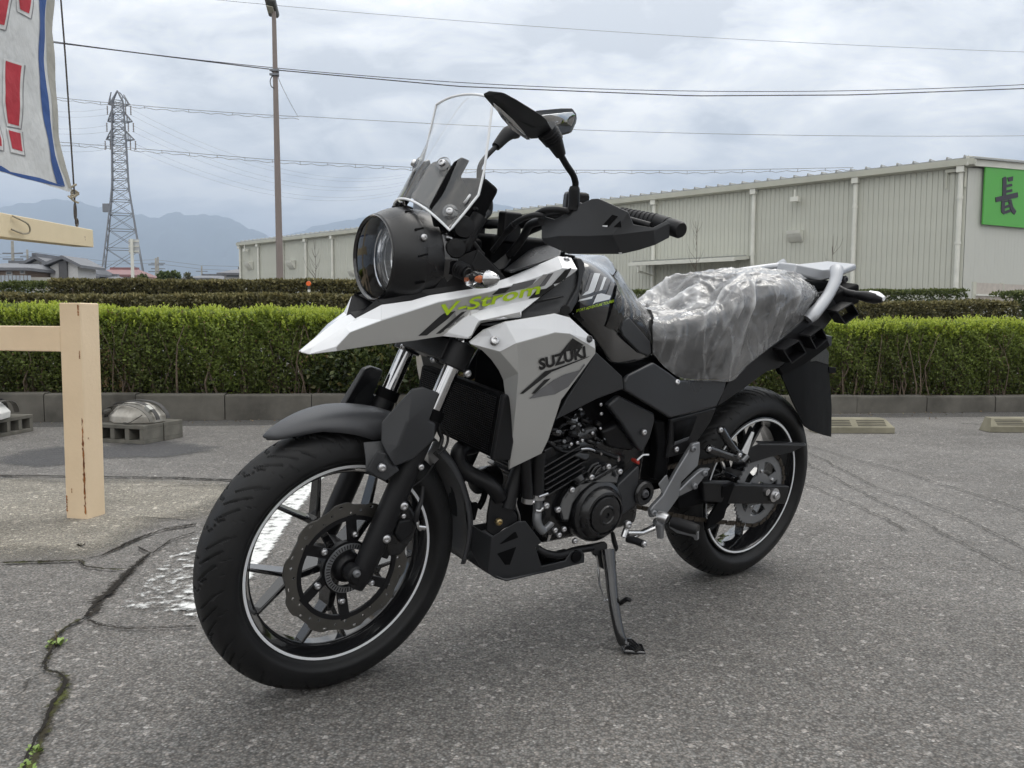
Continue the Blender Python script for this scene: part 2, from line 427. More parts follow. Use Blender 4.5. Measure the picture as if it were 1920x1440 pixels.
ribbon('ground_crack', G((1800, 796), (1850, 797), (1842, 794)), .02, .008, m_fine)

# small weeds in the crack
m_weed = mat('weed_leaf', (.17, .25, .055), .5, var=.25, vscale=60)
m_stalk = mat('weed_stalk', (.10, .07, .025), .7)
def weed(u, v, s, label, stalk):
    p = gz(u, v); t = empty('weed', p); tag(t, label, 'weed', 'weeds in the ground crack')
    b = MB()
    for k in range(16):
        a = random.uniform(0, 6.28); el_ = random.uniform(.1, 1.2); r = s * random.uniform(.5, 1)
        c = Vector((random.uniform(-.6, .6) * s, random.uniform(-.8, .8) * s, .002)); d = Vector((math.cos(a) * math.cos(el_), math.sin(a) * math.cos(el_), math.sin(el_)))
        sd_ = d.cross(Vector((0, 0, 1))).normalized() * r * .34
        b.add([c, c + d * r * .5 + sd_, c + d * r * .85 + sd_ * .7, c + d * r, c + d * r * .85 - sd_ * .7, c + d * r * .5 - sd_ + Vector((0, 0, .002))], [(0, 1, 2, 3, 4, 5)])
    b.build('leaves', m_weed, t, smooth=0)
    if stalk:
        b = MB(); b.tube([(0, 0, 0), (.004, 0, s * .8), (.001, .002, s * 1.7)], [.0016, .0014, .0008], 6)
        for k in range(9):
            b.add([(0, 0, s * (1 + k * .08)), (random.uniform(-.006, .006), random.uniform(-.006, .006), s * (1.05 + k * .08)), (.002, .001, s * (1.1 + k * .08))], [(0, 1, 2)])
        b.build('stem', m_stalk, t, smooth=0)
weed(104, 1212, .024, 'small green weed with a dark seed stalk growing out of the ground crack', True)
weed(68, 1412, .019, 'green two leaved weed in the widest part of the ground crack', False)
weed(52, 1442, .017, 'yellowish weed sprig in the ground crack at the edge of the picture', False)
b = MB()
for k in range(6):
    a = k * 1.05; c = Vector((0, 0, .004)); d = Vector((math.cos(a), math.sin(a), .5)) * .018
    b.add([c, c + d * .6 + Vector((.004, 0, .006)), c + d, c + d * .5 + Vector((-.004, .003, .0))], [(0, 1, 2, 3)])
dl = b.build('dead_leaf', mat('dead_leaf', (.03, .026, .016), .8), smooth=0); dl.location = gz(152, 1027); tag(dl, 'small dark crumpled leaf lying on the pale slab', 'leaf')

# ================================================================== KERB, PLANTING BED
M_KERB = mat('kerb_concrete', (.085, .08, .07), .92, var=.4, vscale=3.5, bump=.6, bscale=160, spec=.2, dust=.12)
KD = Vector((1, .14, 0)).normalized(); KN = Vector((-KD.y, KD.x, 0))
def kerb_y(x): return 7.14 + .14 * x
def kerb_h(x): return min(.235, max(.15, .19 - .0095 * x))
kerb = empty('kerb', (0, kerb_y(0), 0)); tag(kerb, kind='structure')
x = -9.3
while x < 10.0:
    L = .70; h0 = kerb_h(x) + random.uniform(-.006, .004)
    pr = [(0, -.3), (0, h0 - .022), (.006, h0 - .007), (.022, h0), (.14, h0), (.14, -.3)]
    o = Vector((x, kerb_y(x) + random.uniform(-.005, .005) - kerb_y(0), 0))
    b = MB(); b.prism([o + KN * a + Vector((0, 0, c)) for a, c in pr], KD * (L - .007)); b.build('kerb_stone', M_KERB, kerb, smooth=25)
    x += L * KD.x
M_SOIL = mat('bed_soil', (.062, .05, .034), .95, var=.45, vscale=7, bump=1, bscale=40, spec=.1)
b = MB(); nx = 60
for i in range(nx + 1):
    xx = -12 + 26 * i / nx
    for j in range(5):
        p = Vector((xx, kerb_y(xx), 0)) + KN * (.13 + j * .4); b.v.append((p.x, p.y, kerb_h(xx) - .035 + random.uniform(0, .035)))
for i in range(nx):
    for j in range(4): b.f.append((i * 5 + j, i * 5 + j + 1, (i + 1) * 5 + j + 1, (i + 1) * 5 + j))
tag(b.build('planting_ground', M_SOIL, smooth=80), kind='structure')

def leaf_mat(name, stops, rough=.45, trans=.3):
    m, n, l, b = new_mat(name); o = n['Material Output']
    at = n.new('ShaderNodeAttribute'); at.attribute_name = 'age'
    rp = n.new('ShaderNodeValToRGB'); l.new(at.outputs['Fac'], rp.inputs[0])
    e = rp.color_ramp.elements; e[0].position = stops[0][0]; e[0].color = (*stops[0][1], 1); e[1].position = stops[-1][0]; e[1].color = (*stops[-1][1], 1)
    for p, c in stops[1:-1]: q = e.new(p); q.color = (*c, 1)
    l.new(rp.outputs[0], b.inputs['Base Color']); setin(b, Roughness=rough); b.inputs['Specular IOR Level'].default_value = .35
    tr = n.new('ShaderNodeBsdfTranslucent'); l.new(rp.outputs[0], tr.inputs[0])
    mx = n.new('ShaderNodeMixShader'); mx.inputs[0].default_value = trans
    l.new(b.outputs[0], mx.inputs[1]); l.new(tr.outputs[0], mx.inputs[2]); l.new(mx.outputs[0], o.inputs['Surface'])
    return m
def leaf_mesh(name, P, T, S, L, W, age, m, parent):
    """one folded leaf per row: base P, unit direction T, unit side S, length L, half width W"""
    if S is None: S = sides(T)
    n = len(P); L = L[:, None]; W = W[:, None]
    Nn = np.cross(T, S)
    V = np.empty((n, 4, 3)); V[:, 0] = P; V[:, 1] = P + T * L * .5 + S * W + Nn * W * .35; V[:, 2] = P + T * L; V[:, 3] = P + T * L * .5 - S * W + Nn * W * .35
    me = bpy.data.meshes.new(name); me.vertices.add(n * 4); me.vertices.foreach_set('co', V.reshape(-1).astype(np.float32))
    me.loops.add(n * 4); me.loops.foreach_set('vertex_index', np.arange(n * 4, dtype=np.int32))
    me.polygons.add(n); me.polygons.foreach_set('loop_start', np.arange(0, n * 4, 4, dtype=np.int32))
    a = me.attributes.new('age', 'FLOAT', 'POINT'); a.data.foreach_set('value', np.repeat(age, 4).astype(np.float32))
    me.update(calc_edges=True); me.materials.append(m)
    o = bpy.data.objects.new(name, me); COL.objects.link(o); o.parent = parent; o['kind'] = 'stuff'
    return o
rng = np.random.default_rng(5)
def unit(a): return a / np.maximum(1e-6, np.linalg.norm(a, axis=1, keepdims=True))
def sides(T): return unit(np.cross(T, unit(rng.normal(size=T.shape))))
# dry leaves and grit swept against the kerb
LP_, LT_ = [], []
nL = 520; lx = rng.uniform(-7, 8, nL); lyo = -np.abs(rng.normal(0, .10, nL)) - .02 - (rng.uniform(0, 1, nL) < .12) * rng.uniform(0, .8, nL)
leaf_mesh('leaf_litter', np.stack([lx, kerb_y(lx) + lyo, rng.uniform(.003, .012, nL)], 1), unit(np.stack([rng.normal(size=nL), rng.normal(size=nL), rng.normal(0, .25, nL)], 1)), None, rng.uniform(.008, .026, nL), rng.uniform(.003, .008, nL), rng.uniform(0, 1, nL),
          leaf_mat('dry_leaf', [(0, (.05, .035, .02)), (.5, (.14, .09, .05)), (.8, (.26, .20, .12)), (1, (.10, .13, .04))], .8, .1), None)
# ================================================================== HEDGES
def wob(x, y, s=1.0, k=0.0):
    return (np.sin(x * 3.1 * s + k) + np.sin(x * 7.3 * s + 1.7 + y * 2 * s + k) * .7 + np.sin(x * 13.7 * s + y * 5.1 * s + 2.1 * k) * .5 + np.sin(x * 29 * s + .4 + k + y * 11 * s) * .35) / 2.2
def hedge_leaves(x0, x1, front, depth, zb, zt, n, leaf, bulge=.06, top_share=.35, fill=.15, skirt=.0, k=0.0):
    """leaf positions in the outer layer of a clipped hedge; front(x) is its front line, zb/zt functions of x"""
    x = rng.uniform(x0, x1, n); r = rng.uniform(0, 1, n)
    top = r < top_share; ins = r > 1 - fill
    h = rng.uniform(0, 1, n); d = np.abs(rng.normal(0, .07, n))
    lo, hi = zb(x), zt(x)
    y = np.where(top, rng.uniform(0, depth, n), d + bulge * (1 - np.abs(2 * h - 1.1)) * -1)
    y = np.where(ins, rng.uniform(.18, depth * .9, n), y)
    clump = wob(x, h * 1.7, 1.0, k) * .075 + wob(x, h * 3, 2.3, k + 2) * .045
    y = np.where(top, y, y + clump)
    z = np.where(top, hi - np.abs(rng.normal(0, .035, n)) + wob(x, y * 2, 1.3, k) * .02, lo + (hi - lo) * h)
    # rounded shoulder
    sh = np.clip((z - (hi - .12)) / .12, 0, 1); y = np.where(top, y, y + sh ** 2 * .07)
    keep = np.ones(n, bool)
    if skirt:
        thin = np.clip((z - lo) / skirt, 0, 1); keep = ins | (rng.uniform(0, 1, n) < (.42 + .58 * thin) * (1 - .4 * (wob(x, h, .8, k + 4) > .6) * (thin < .99)))
    fx = front(x)
    P = np.stack([x - KD.y * y * 0 , fx + y, z], 1)
    return P[keep], top[keep], h[keep], ins[keep]
def stems(x0, x1, front, depth, zb, zt, n, m, parent, rr=(.004, .010), name='stems'):
    b = MB()
    for i in range(n):
        x = random.uniform(x0, x1); y = float(front(np.array([x]))[0]) + random.uniform(-.01, depth * .6)
        lo = float(zb(np.array([x]))[0]); hi = float(zt(np.array([x]))[0]) - .05; r = random.uniform(*rr)
        p = Vector((x, y, lo - .05)); pts = [p]; q = p.copy()
        for k in range(4):
            q = q + Vector((random.uniform(-.07, .07), random.uniform(-.06, .05), (hi - lo) / 4)); pts.append(q.copy())
        b.tube(pts, [r, r * .9, r * .7, r * .5, r * .3], 5, caps=False)
    o = b.build(name, m, parent, smooth=0); o['kind'] = 'stuff'; return o
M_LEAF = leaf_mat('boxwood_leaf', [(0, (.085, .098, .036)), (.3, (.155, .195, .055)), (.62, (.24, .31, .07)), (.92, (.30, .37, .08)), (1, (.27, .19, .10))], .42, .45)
M_SHOOT = leaf_mat('boxwood_new_leaf', [(0, (.21, .28, .036)), (.5, (.33, .41, .052)), (1, (.47, .52, .09))], .4, .35)
M_STEM = mat('hedge_stem', (.12, .09, .065), .9, var=.3, vscale=20)
def front_hedge(name, label, x0, x1, off, n, nshoot, k):
    fr = lambda x: kerb_y(x) + .28 + off
    zb = lambda x: np.clip(.155 - .009 * x, .1, .2); zt = lambda x: .866 - .0095 * x + wob(x, 0 * x, .8, k) * .022
    t = empty(name, ((x0 + x1) / 2, float(fr((x0 + x1) / 2)), 0.0)); tag(t, label, 'hedge', 'green clipped hedges behind the kerb')
    mw = Matrix.Translation(-t.location)
    P, top, h, ins = hedge_leaves(x0, x1, fr, .75, zb, zt, n, .03, skirt=.22, k=k, fill=.33)
    out = np.where(top[:, None], np.array([[0, -.1, .8]]), np.array([[0, -.8, .35]]))
    T = unit(rng.normal(size=P.shape) * .75 + out)
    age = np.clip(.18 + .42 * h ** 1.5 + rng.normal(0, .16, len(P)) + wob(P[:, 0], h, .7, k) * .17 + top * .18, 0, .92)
    age = np.where(rng.uniform(0, 1, len(P)) < .015 + .30 * (wob(P[:, 0], h * .8, .6, k + 8) > .85) * (h < .75), 1, age)
    sz = np.where(ins, 1.75, 1.0)
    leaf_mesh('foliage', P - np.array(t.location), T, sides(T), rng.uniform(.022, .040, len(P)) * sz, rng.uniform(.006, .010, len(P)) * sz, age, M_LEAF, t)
    # new growth standing on the top and upper front
    ns = nshoot; xs = rng.uniform(x0, x1, ns); ys = np.where(rng.uniform(0, 1, ns) < .5, rng.normal(.02, .04, ns), rng.uniform(0, .7, ns))
    keepd = wob(xs, ys, 1.1, k + 1) + rng.normal(0, .5, ns) > -.75; xs, ys = xs[keepd], ys[keepd]; ns = len(xs)
    hs = rng.uniform(.03, .075, ns) * (1 + .45 * wob(xs, ys, 2.0, k)) ; frontish = ys < .06
    zs = zt(xs) - .02 - np.where(frontish, np.abs(rng.normal(0, .06, ns)), 0)
    lean = rng.normal(0, .25, (ns, 2)); lean[:, 1] -= frontish * .35
    PP, TT, LL, AA = [], [], [], []
    for j in range(7):
        f = j / 6
        base = np.stack([xs + lean[:, 0] * hs * f, fr(xs) + ys + lean[:, 1] * hs * f, zs + hs * f], 1)
        a = rng.uniform(0, 6.28, ns); up = .5 + 1.1 * f
        TT.append(unit(np.stack([np.cos(a), np.sin(a), np.full(ns, up)], 1))); PP.append(base); LL.append(rng.uniform(.020, .034, ns) * (1 - .2 * f)); AA.append(np.clip(.15 + .6 * f + rng.normal(0, .15, ns), 0, 1))
    P = np.concatenate(PP); T = np.concatenate(TT); L = np.concatenate(LL)
    leaf_mesh('new_shoots', P - np.array(t.location), T, sides(T), L, L * .3, np.concatenate(AA), M_SHOOT, t)
    s = stems(x0, x1, fr, .7, zb, zt, int((x1 - x0) * 52), M_STEM, t)
    s.data.transform(mw)
    return t
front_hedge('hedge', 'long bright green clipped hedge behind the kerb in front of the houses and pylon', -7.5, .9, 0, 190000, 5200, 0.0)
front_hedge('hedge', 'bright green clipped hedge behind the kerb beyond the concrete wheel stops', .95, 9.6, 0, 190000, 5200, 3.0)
# darker broad-leaved shrub in the hedge behind the front fork
M_SHRUB = leaf_mat('shrub_leaf', [(0, (.022, .030, .013)), (.45, (.045, .065, .022)), (.75, (.10, .12, .035)), (.93, (.16, .13, .05)), (1, (.20, .13, .07))], .35, .2)
t = empty('shrub', (-1.15, kerb_y(-1.15) + .3, .15)); tag(t, 'dark broad leaved shrub with brownish leaves in the hedge behind the front fork', 'shrub')
n = 5200; ph = rng.uniform(0, 6.28, n); cz = rng.uniform(-.9, 1, n); rr = rng.uniform(.75, 1.05, n)
P = np.stack([np.cos(ph) * np.sqrt(1 - cz ** 2) * .62 * rr, np.sin(ph) * np.sqrt(1 - cz ** 2) * .3 * rr, .24 + cz * .24 * rr + .03 * np.sin(ph * 5)], 1)
T = unit(rng.normal(size=P.shape) * .7 + P * np.array([1, 2, 1.2]) - np.array([0, .3, .1])); Ls = rng.uniform(.035, .065, n)
leaf_mesh('foliage', P, T, sides(T), Ls, Ls * .27, np.clip(rng.beta(1.6, 2.2, n), 0, 1), M_SHRUB, t)
b = MB()
for i in range(16):
    a = random.uniform(0, 6.28); b.tube([(random.uniform(-.1, .1), 0, -.05), (math.cos(a) * .25, math.sin(a) * .1, .15), (math.cos(a) * .5, math.sin(a) * .2, .36)], [.008, .006, .002], 5)
o = b.build('stem', M_STEM, t, smooth=0); o['kind'] = 'stuff'

M_DARK = leaf_mat('azalea_leaf', [(0, (.050, .046, .022)), (.4, (.105, .098, .042)), (.7, (.17, .155, .06)), (1, (.25, .21, .09))], .6, .15)
M_OLIVE = leaf_mat('bushy_leaf', [(0, (.035, .045, .016)), (.5, (.075, .10, .028)), (1, (.16, .18, .05))], .5, .25)
def back_hedge(label, u0, u1, vt0, vt1, Y0, Y1, depth, zlow, n, m, leaf, k, skirt=0, group='dark clipped hedges beyond the bright hedge', ups=.012):
    A, B_ = gy(u0, vt0, Y0), gy(u1, vt1, Y1)
    fr = lambda x: A.y + (B_.y - A.y) * (x - A.x) / (B_.x - A.x); zt = lambda x: A.z + (B_.z - A.z) * (x - A.x) / (B_.x - A.x) + wob(x, 0 * x, .5, k) * ups * 2
    zb = lambda x: 0 * x + zlow
    t = empty('hedge', ((A.x + B_.x) / 2, (A.y + B_.y) / 2, 0)); tag(t, label, 'hedge', group)
    P, top, h, ins = hedge_leaves(A.x, B_.x, fr, depth, zb, zt, n, leaf, top_share=.3, skirt=skirt, k=k, bulge=.04, fill=.15 if skirt else .35)
    out = np.where(top[:, None], np.array([[0, -.1, .9]]), np.array([[0, -.8, .3]]))
    T = unit(rng.normal(size=P.shape) * .7 + out)
    age = np.clip(.2 + .3 * h ** 3 + top * .35 + rng.normal(0, .18, len(P)), 0, 1)
    leaf_mesh('foliage', P - np.array(t.location), T, sides(T), rng.uniform(.7, 1.2, len(P)) * leaf, rng.uniform(.22, .34, len(P)) * leaf, age, m, t)
    s = stems(A.x, B_.x, fr, depth, zb, zt, int(min(260, (B_.x - A.x) * 12)), M_STEM, t, (.006, .015)); s.data.transform(Matrix.Translation(-t.location))
    return t
back_hedge('low olive brown clipped hedge just behind the long bright hedge', -260, 800, 554, 555, 12.0, 12.0, .8, .45, 60000, M_DARK, .062, 1.0)
back_hedge('dark clipped hedge standing taller before the houses and the warehouse end', 92, 860, 527, 529, 17, 17, 1.0, .6, 60000, M_DARK, .085, 2.0)
back_hedge('short green loose hedge before the grey house', -200, 92, 532, 531, 17.5, 17.3, .9, .3, 14000, M_OLIVE, .07, 5.0, .5, 'loose green hedges')
back_hedge('low dark clipped hedge behind the bright hedge in front of the warehouse', 1150, 1912, 572, 568, 13.0, 13.4, .9, .3, 50000, M_DARK, .062, 3.0)
back_hedge('leggy hedge with bare lower stems along the warehouse wall beside the downpipe', 1585, 1818, 545, 545, 20.5, 19.8, .9, .55, 9000, M_OLIVE, .075, 4.0, .45, 'loose green hedges')
back_hedge('leggy hedge with bare stems under the warehouse canopy beyond the seat', 1130, 1390, 544, 546, 21, 20.5, .9, .45, 9000, M_OLIVE, .075, 6.0, .5, 'loose green hedges')
back_hedge('small round green shrub before the low wall at the warehouse corner', 1902, 2010, 546, 548, 17, 17, .9, .5, 5000, M_OLIVE, .07, 7.0, .2, 'loose green hedges')

# ================================================================== WAREHOUSE
M_CLAD = mat('cream_cladding', (.47, .475, .415), .55, var=.05, vscale=.8, spec=.4)
M_GABL = mat('cream_gable_cladding', (.48, .485, .445), .55, var=.05, vscale=.8)
M_TRIM = mat('cream_trim', (.58, .58, .52), .5, var=.06, vscale=2)
M_GUT = mat('gutter_metal', (.47, .47, .40), .5, var=.06, vscale=2)
M_ROOF = mat('roof_metal', (.35, .36, .35), .45, metal=.4, var=.08)
M_PVC = mat('white_downpipe', (.62, .62, .56), .45, var=.08, vscale=3)
M_DKM = mat('dark_metal', (.05, .05, .055), .5)
M_CONCW = mat('plinth_concrete', (.33, .32, .29), .9, var=.2, vscale=2)
EAVE = 7.0
A0 = Vector((17.153, 31.796, 0)); WD = (Vector((-21.97, 67.37, 0)) - A0).normalized(); WL = 52.9
WNv = Vector((-WD.y, WD.x, 0)); WNv = WNv if WNv.y < 0 else -WNv           # outward, towards the camera
GD = Vector((.896, .443, 0)).normalized(); GN = Vector((GD.y, -GD.x, 0))         # along the end wall, and out of it
def on_wall(u, v): return gpl(u, v, A0 + WNv * 0, WNv)
def ws(u, v): return (on_wall(u, v) - A0).dot(WD)
wh = empty('warehouse', A0); tag(wh, 'long cream metal clad warehouse with a green sign on its gable end', 'building')
def WP(s, o, z): return WD * s + WNv * o + Vector((0, 0, z))                  # local to the warehouse: along, out, up
PW = .20
def panel_mesh(width, height, ribs):
    pr = []
    for k in range(ribs):
        a = k * width / ribs; w = width / ribs
        pr += [(a + .001, -.012), (a + w * .06, .0), (a + w * .12, .014), (a + w * .52, .014), (a + w * .58, .002), (a + w * .97, .002)]
    b = MB()
    for z in (0, height):
        for a, d in pr: b.v.append((a, d, z))
    n = len(pr)
    for i in range(n - 1): b.f.append((i, i + 1, n + i + 1, n + i))
    me = bpy.data.meshes.new('cladding_panel'); me.from_pydata(b.v, [], b.f); me.materials.append(M_CLAD); return me
pm = panel_mesh(PW, EAVE - .55, 1)
ang = math.atan2(WD.y, WD.x)
for i in range(int(WL / PW)):
    o = bpy.data.objects.new('cladding_panel', pm); COL.objects.link(o); o.parent = wh
    o.location = WP(i * PW, .02, .3); o.rotation_euler = (0, 0, ang); o.scale = (1, 1, 1)
    if WNv.dot(Vector((-math.sin(ang), math.cos(ang), 0))) < 0: o.scale = (1, -1, 1)
W_TOT = 30.0
def gz_top(t): return EAVE + .03 * t
gm = bpy.data.meshes.new('gable_panel')
ga = math.atan2(GD.y, GD.x)
GP = .6
for i in range(int(W_TOT / GP)):
    t0 = i * GP; h0, h1 = gz_top(t0 if t0 < 15 else 30 - t0), gz_top(t0 + GP if t0 < 15 else 30 - t0 - GP)
    b = MB(); n = 0; st = []
    for k in range(3):
        a = k * GP / 3; st += [(a, 0), (a + .015, .005), (a + .185, .005), (a + .198, 0)]
    for a, d in st: b.v.append((a, -d, .35)); b.v.append((a, -d, h0 + (h1 - h0) * a / GP - .28))
    for k in range(len(st) - 1): b.f.append((2 * k, 2 * k + 2, 2 * k + 3, 2 * k + 1))
    me = bpy.data.meshes.new('gable_panel'); me.from_pydata(b.v, [], b.f); me.materials.append(M_GABL)
    o = bpy.data.objects.new('gable_panel', me); COL.objects.link(o); o.parent = wh
    o.location = GD * t0 + GN * .02; o.rotation_euler = (0, 0, ga)
# body behind the cladding
b = MB(); b.prism([GD * .05 + WP(.02, -.02, 0), GD * .05 + WP(.02, -.02, EAVE - .2), GD * 15 + Vector((0, 0, EAVE + .3)), GD * 30 + Vector((0, 0, EAVE - .2)), GD * 30], WD * WL)
b.build('wall', M_CONCW, wh, smooth=0)
b = MB(); b.box((0, 0, .16), (1, 1, .32)); b.v = [tuple(WP((p[0] + .5) * WL, .03 + (p[1] - .5) * .06, p[2])) for p in b.v]; b.build('plinth', M_CONCW, wh, smooth=0)
# roof slabs, fascia and gutter
b = MB(); b.prism([WP(0, .28, EAVE), WP(0, .28, EAVE + .06), GD * 15 + Vector((0, 0, EAVE + .6)), GD * 15 + Vector((0, 0, EAVE + .5))], WD * (WL + .2))
b.v = [(p[0] - WD.x * .25, p[1] - WD.y * .25, p[2]) for p in b.v]; b.build('roof', M_ROOF, wh, smooth=0)
b = MB(); b.prism([GD * 30.3 + Vector((0, 0, EAVE)), GD * 30.3 + Vector((0, 0, EAVE + .06)), GD * 15 + Vector((0, 0, EAVE + .6)), GD * 15 + Vector((0, 0, EAVE + .5))], WD * (WL + .2)); b.build('roof', M_ROOF, wh, smooth=0)
b = MB(); b.prism([WP(-.3, .16, EAVE - .27), WP(-.3, .34, EAVE - .22), WP(-.3, .36, EAVE + .0), WP(-.3, .33, EAVE + .0), WP(-.3, .31, EAVE - .18), WP(-.3, .14, EAVE - .2)], WD * (WL + .3)); b.build('gutter', M_GUT, wh, smooth=0)
b = MB(); b.prism([WP(-.3, .14, EAVE - .26), WP(-.3, .14, EAVE - .01), WP(-.3, .02, EAVE - .01), WP(-.3, .02, EAVE - .26)], WD * (WL + .3)); b.build('fascia', M_TRIM, wh, smooth=0)
b = MB()
for a, c in ((0, 15), (15, 30)):
    za, zc_ = (EAVE, EAVE + .5) if a == 0 else (EAVE + .5, EAVE)
    b.prism([GD * (a - (.3 if a == 0 else 0)) + Vector((0, 0, za - .25)), GD * c + Vector((0, 0, zc_ - .25)), GD * c + Vector((0, 0, zc_ + .12)), GD * (a - (.3 if a == 0 else 0)) + Vector((0, 0, za + .10))], GN * .1)
b.v = [(p[0] + GN.x * .12, p[1] + GN.y * .12, p[2]) for p in b.v]; b.build('verge_trim', M_TRIM, wh, smooth=0)
rb = MB(); rb.prism([Vector((0, 0, 0)), Vector((.09, 0, 0)), Vector((.06, 0, .10)), Vector((.03, 0, .10))], Vector((0, 1, 0)) * 15); 
slope = math.atan2(.55, 15.28)
rmesh = None
for i in range(int(WL / .6)):
    if rmesh is None:
        o = rb.build('roof_rib', M_ROOF, wh, smooth=0); rmesh = o.data
    else:
        o = bpy.data.objects.new('roof_rib', rmesh); COL.objects.link(o); o.parent = wh
    o.location = WP(i * .6 + .1, .30, EAVE + .055)
    xa = WD; ya = (GD * math.cos(slope) + Vector((0, 0, math.sin(slope)))); za = xa.cross(ya); s_ = 1
    if za.z < 0: xa = -xa; za = xa.cross(ya)
    o.rotation_euler = Matrix((xa, ya, za)).transposed().to_euler()
# downpipes
pipes = [ws(u, 450) for u in (1798, 1603, 1414, 1228, 1052, 905, 775)] + [ws(u, 480) for u in (626, 576, 533, 487, 453)]
for s in pipes:
    b = MB(); b.tube([WP(s, .13, .1), WP(s, .13, EAVE - .28)], .095, 10)
    dp = b.build('downpipe', M_PVC, wh)
    b = MB(); b.box((0, 0, 0), (.26, .26, .26)); b.v = [tuple(WP(s + p[0], .17 + p[1], EAVE - .33 + p[2])) for p in b.v]; b.build('hopper', M_PVC, dp, smooth=0)
    for z in (2.0, 3.9, 5.6): b = MB(); b.lathe([(.097, -.05), (.112, -.05), (.112, .05), (.097, .05)], WP(s, .13, z), (0, 0, 1), 12); b.build('collar', M_PVC, dp)
# lean-to canopy
s0, s1 = ws(1212, 495), ws(1408, 490); zc = on_wall(1228, 494).z
b = MB(); b.prism([WP(s1, .05, zc + .12), WP(s1, 1.5, zc - .02), WP(s1, 1.5, zc - .16), WP(s1, .05, zc - .02)], WD * (s0 - s1)); cp = b.build('canopy', M_TRIM, wh, smooth=0)
b = MB()
for k in range(12): b.bar(WP(s1 + (s0 - s1) * (k + .5) / 12, .06, zc + .15), WP(s1 + (s0 - s1) * (k + .5) / 12, 1.52, zc + .01), .05, .06)
b.build('canopy_rib', M_ROOF, cp, smooth=0)['kind'] = 'stuff'
b = MB(); b.bar(WP(s1, 1.54, zc - .12), WP(s0, 1.54, zc - .12), .14, .14); b.build('canopy_gutter', M_TRIM, cp, smooth=0)
b = MB(); b.tube([WP(s0 - .5, 1.5, zc - .15), WP(s0 - .5, 1.5, zc - .45), WP(s0 - .5, .2, zc - .6), WP(s0 - .5, .18, .2)], .055, 8); b.build('canopy_pipe', M_PVC, cp)
b = MB(); b.box((0, 0, 0), (1.3, .05, 2.3)); b.v = [tuple(WP(s1 + 3 + p[0], .075 + p[1], 1.5 + p[2])) for p in b.v]; b.build('door', mat('roller_door', (.30, .31, .28), .5), wh, smooth=0)
# small canopy far along the wall
s2 = ws(497, 517); b = MB(); b.prism([WP(s2 - 3.2, .05, 3.1), WP(s2 - 3.2, 2.2, 2.9), WP(s2 - 3.2, 2.2, 2.65), WP(s2 - 3.2, .05, 2.85)], WD * 5.2); b.build('canopy', mat('dark_canopy', (.12, .13, .12), .6), wh, smooth=0)
def hood(u, v, sc=1.0):
    p = on_wall(u, v) - A0; b = MB(); w = .38 * sc
    arc = [Vector((0, .06, -.30 * sc))] + [Vector((0, .06 + .42 * sc * math.sin(a), -.30 * sc + .62 * sc * (1 - math.cos(a)) * .5 + .3 * sc * math.sin(a))) for a in (.3, .7, 1.1, 1.57)] + [Vector((0, .06, .34 * sc))]
    b.prism([p + WNv * q.y + Vector((0, 0, q.z)) - WD * w for q in arc], WD * 2 * w); b.build('vent_hood', M_PVC, wh, smooth=0)
for u, v, s in ((1494, 444, .8), (550, 497, 1.0), (471, 499, 1.0), (663, 512, .7)): hood(u, v, s)
def floodlight(u, v):
    p = on_wall(u, v) - A0; b = MB(); b.bar(p + WNv * .02, p + WNv * .45, .06); b.bar(p + WNv * .45 + Vector((0, 0, -.02)), p + WNv * .45 + Vector((0, 0, .32)) , .05)
    b.box(p + WNv * .38 + Vector((0, 0, -.08)), (.34, .26, .2), Matrix.Rotation(ang, 3, 'Z')); b.build('floodlight', M_PVC if u < 1600 else M_GUT, wh, smooth=0)
floodlight(1498, 372); floodlight(468, 468)
p = on_wall(1795, 330) - A0; b = MB()
for q in (-.3, .35): b.tube([p + WD * q + WNv * .1 + Vector((0, 0, -.45)), p + WD * q + WNv * .1 + Vector((0, 0, .15))], .035, 8)
b.bar(p - WD * .35 + WNv * .1 + Vector((0, 0, .2)), p + WD * .4 + WNv * .1 + Vector((0, 0, .2)), .12); b.build('conduit', M_GUT, wh, smooth=0)
# low wall and boxes in front of it
lw = empty('low_wall', gy(1830, 563, 27)); tag(lw, 'low grey panel wall beside the warehouse corner', 'wall')
a, c = gy(1826, 530, 27), gy(2060, 535, 31); d = c - a; d.z = 0
for k in range(5):
    p = a + d * (k / 5) - lw.location; b = MB(); b.prism([Vector((p.x, p.y, -.2)), Vector((p.x, p.y, a.z - lw.location.z)), Vector((p.x + d.x / 5 - .06, p.y + d.y / 5 - .05, a.z - lw.location.z)), Vector((p.x + d.x / 5 - .06, p.y + d.y / 5 - .05, -.2))], (.05, -.06, 0))
    b.build('panel', mat('pinkish_panel', (.42, .38, .34), .7), lw, smooth=0)
    b = MB(); b.bar(Vector((p.x, p.y - .02, -1.2)), Vector((p.x, p.y - .02, a.z - lw.location.z + .03)), .10); b.build('post', M_GUT, lw, smooth=0)
b = MB(); q = gy(1826, 553, 27) - lw.location; b.bar(q + Vector((0, -.15, 0)), q + d + Vector((0, -.15, 0)), .05); b.build('rail', M_PVC, lw, smooth=0)
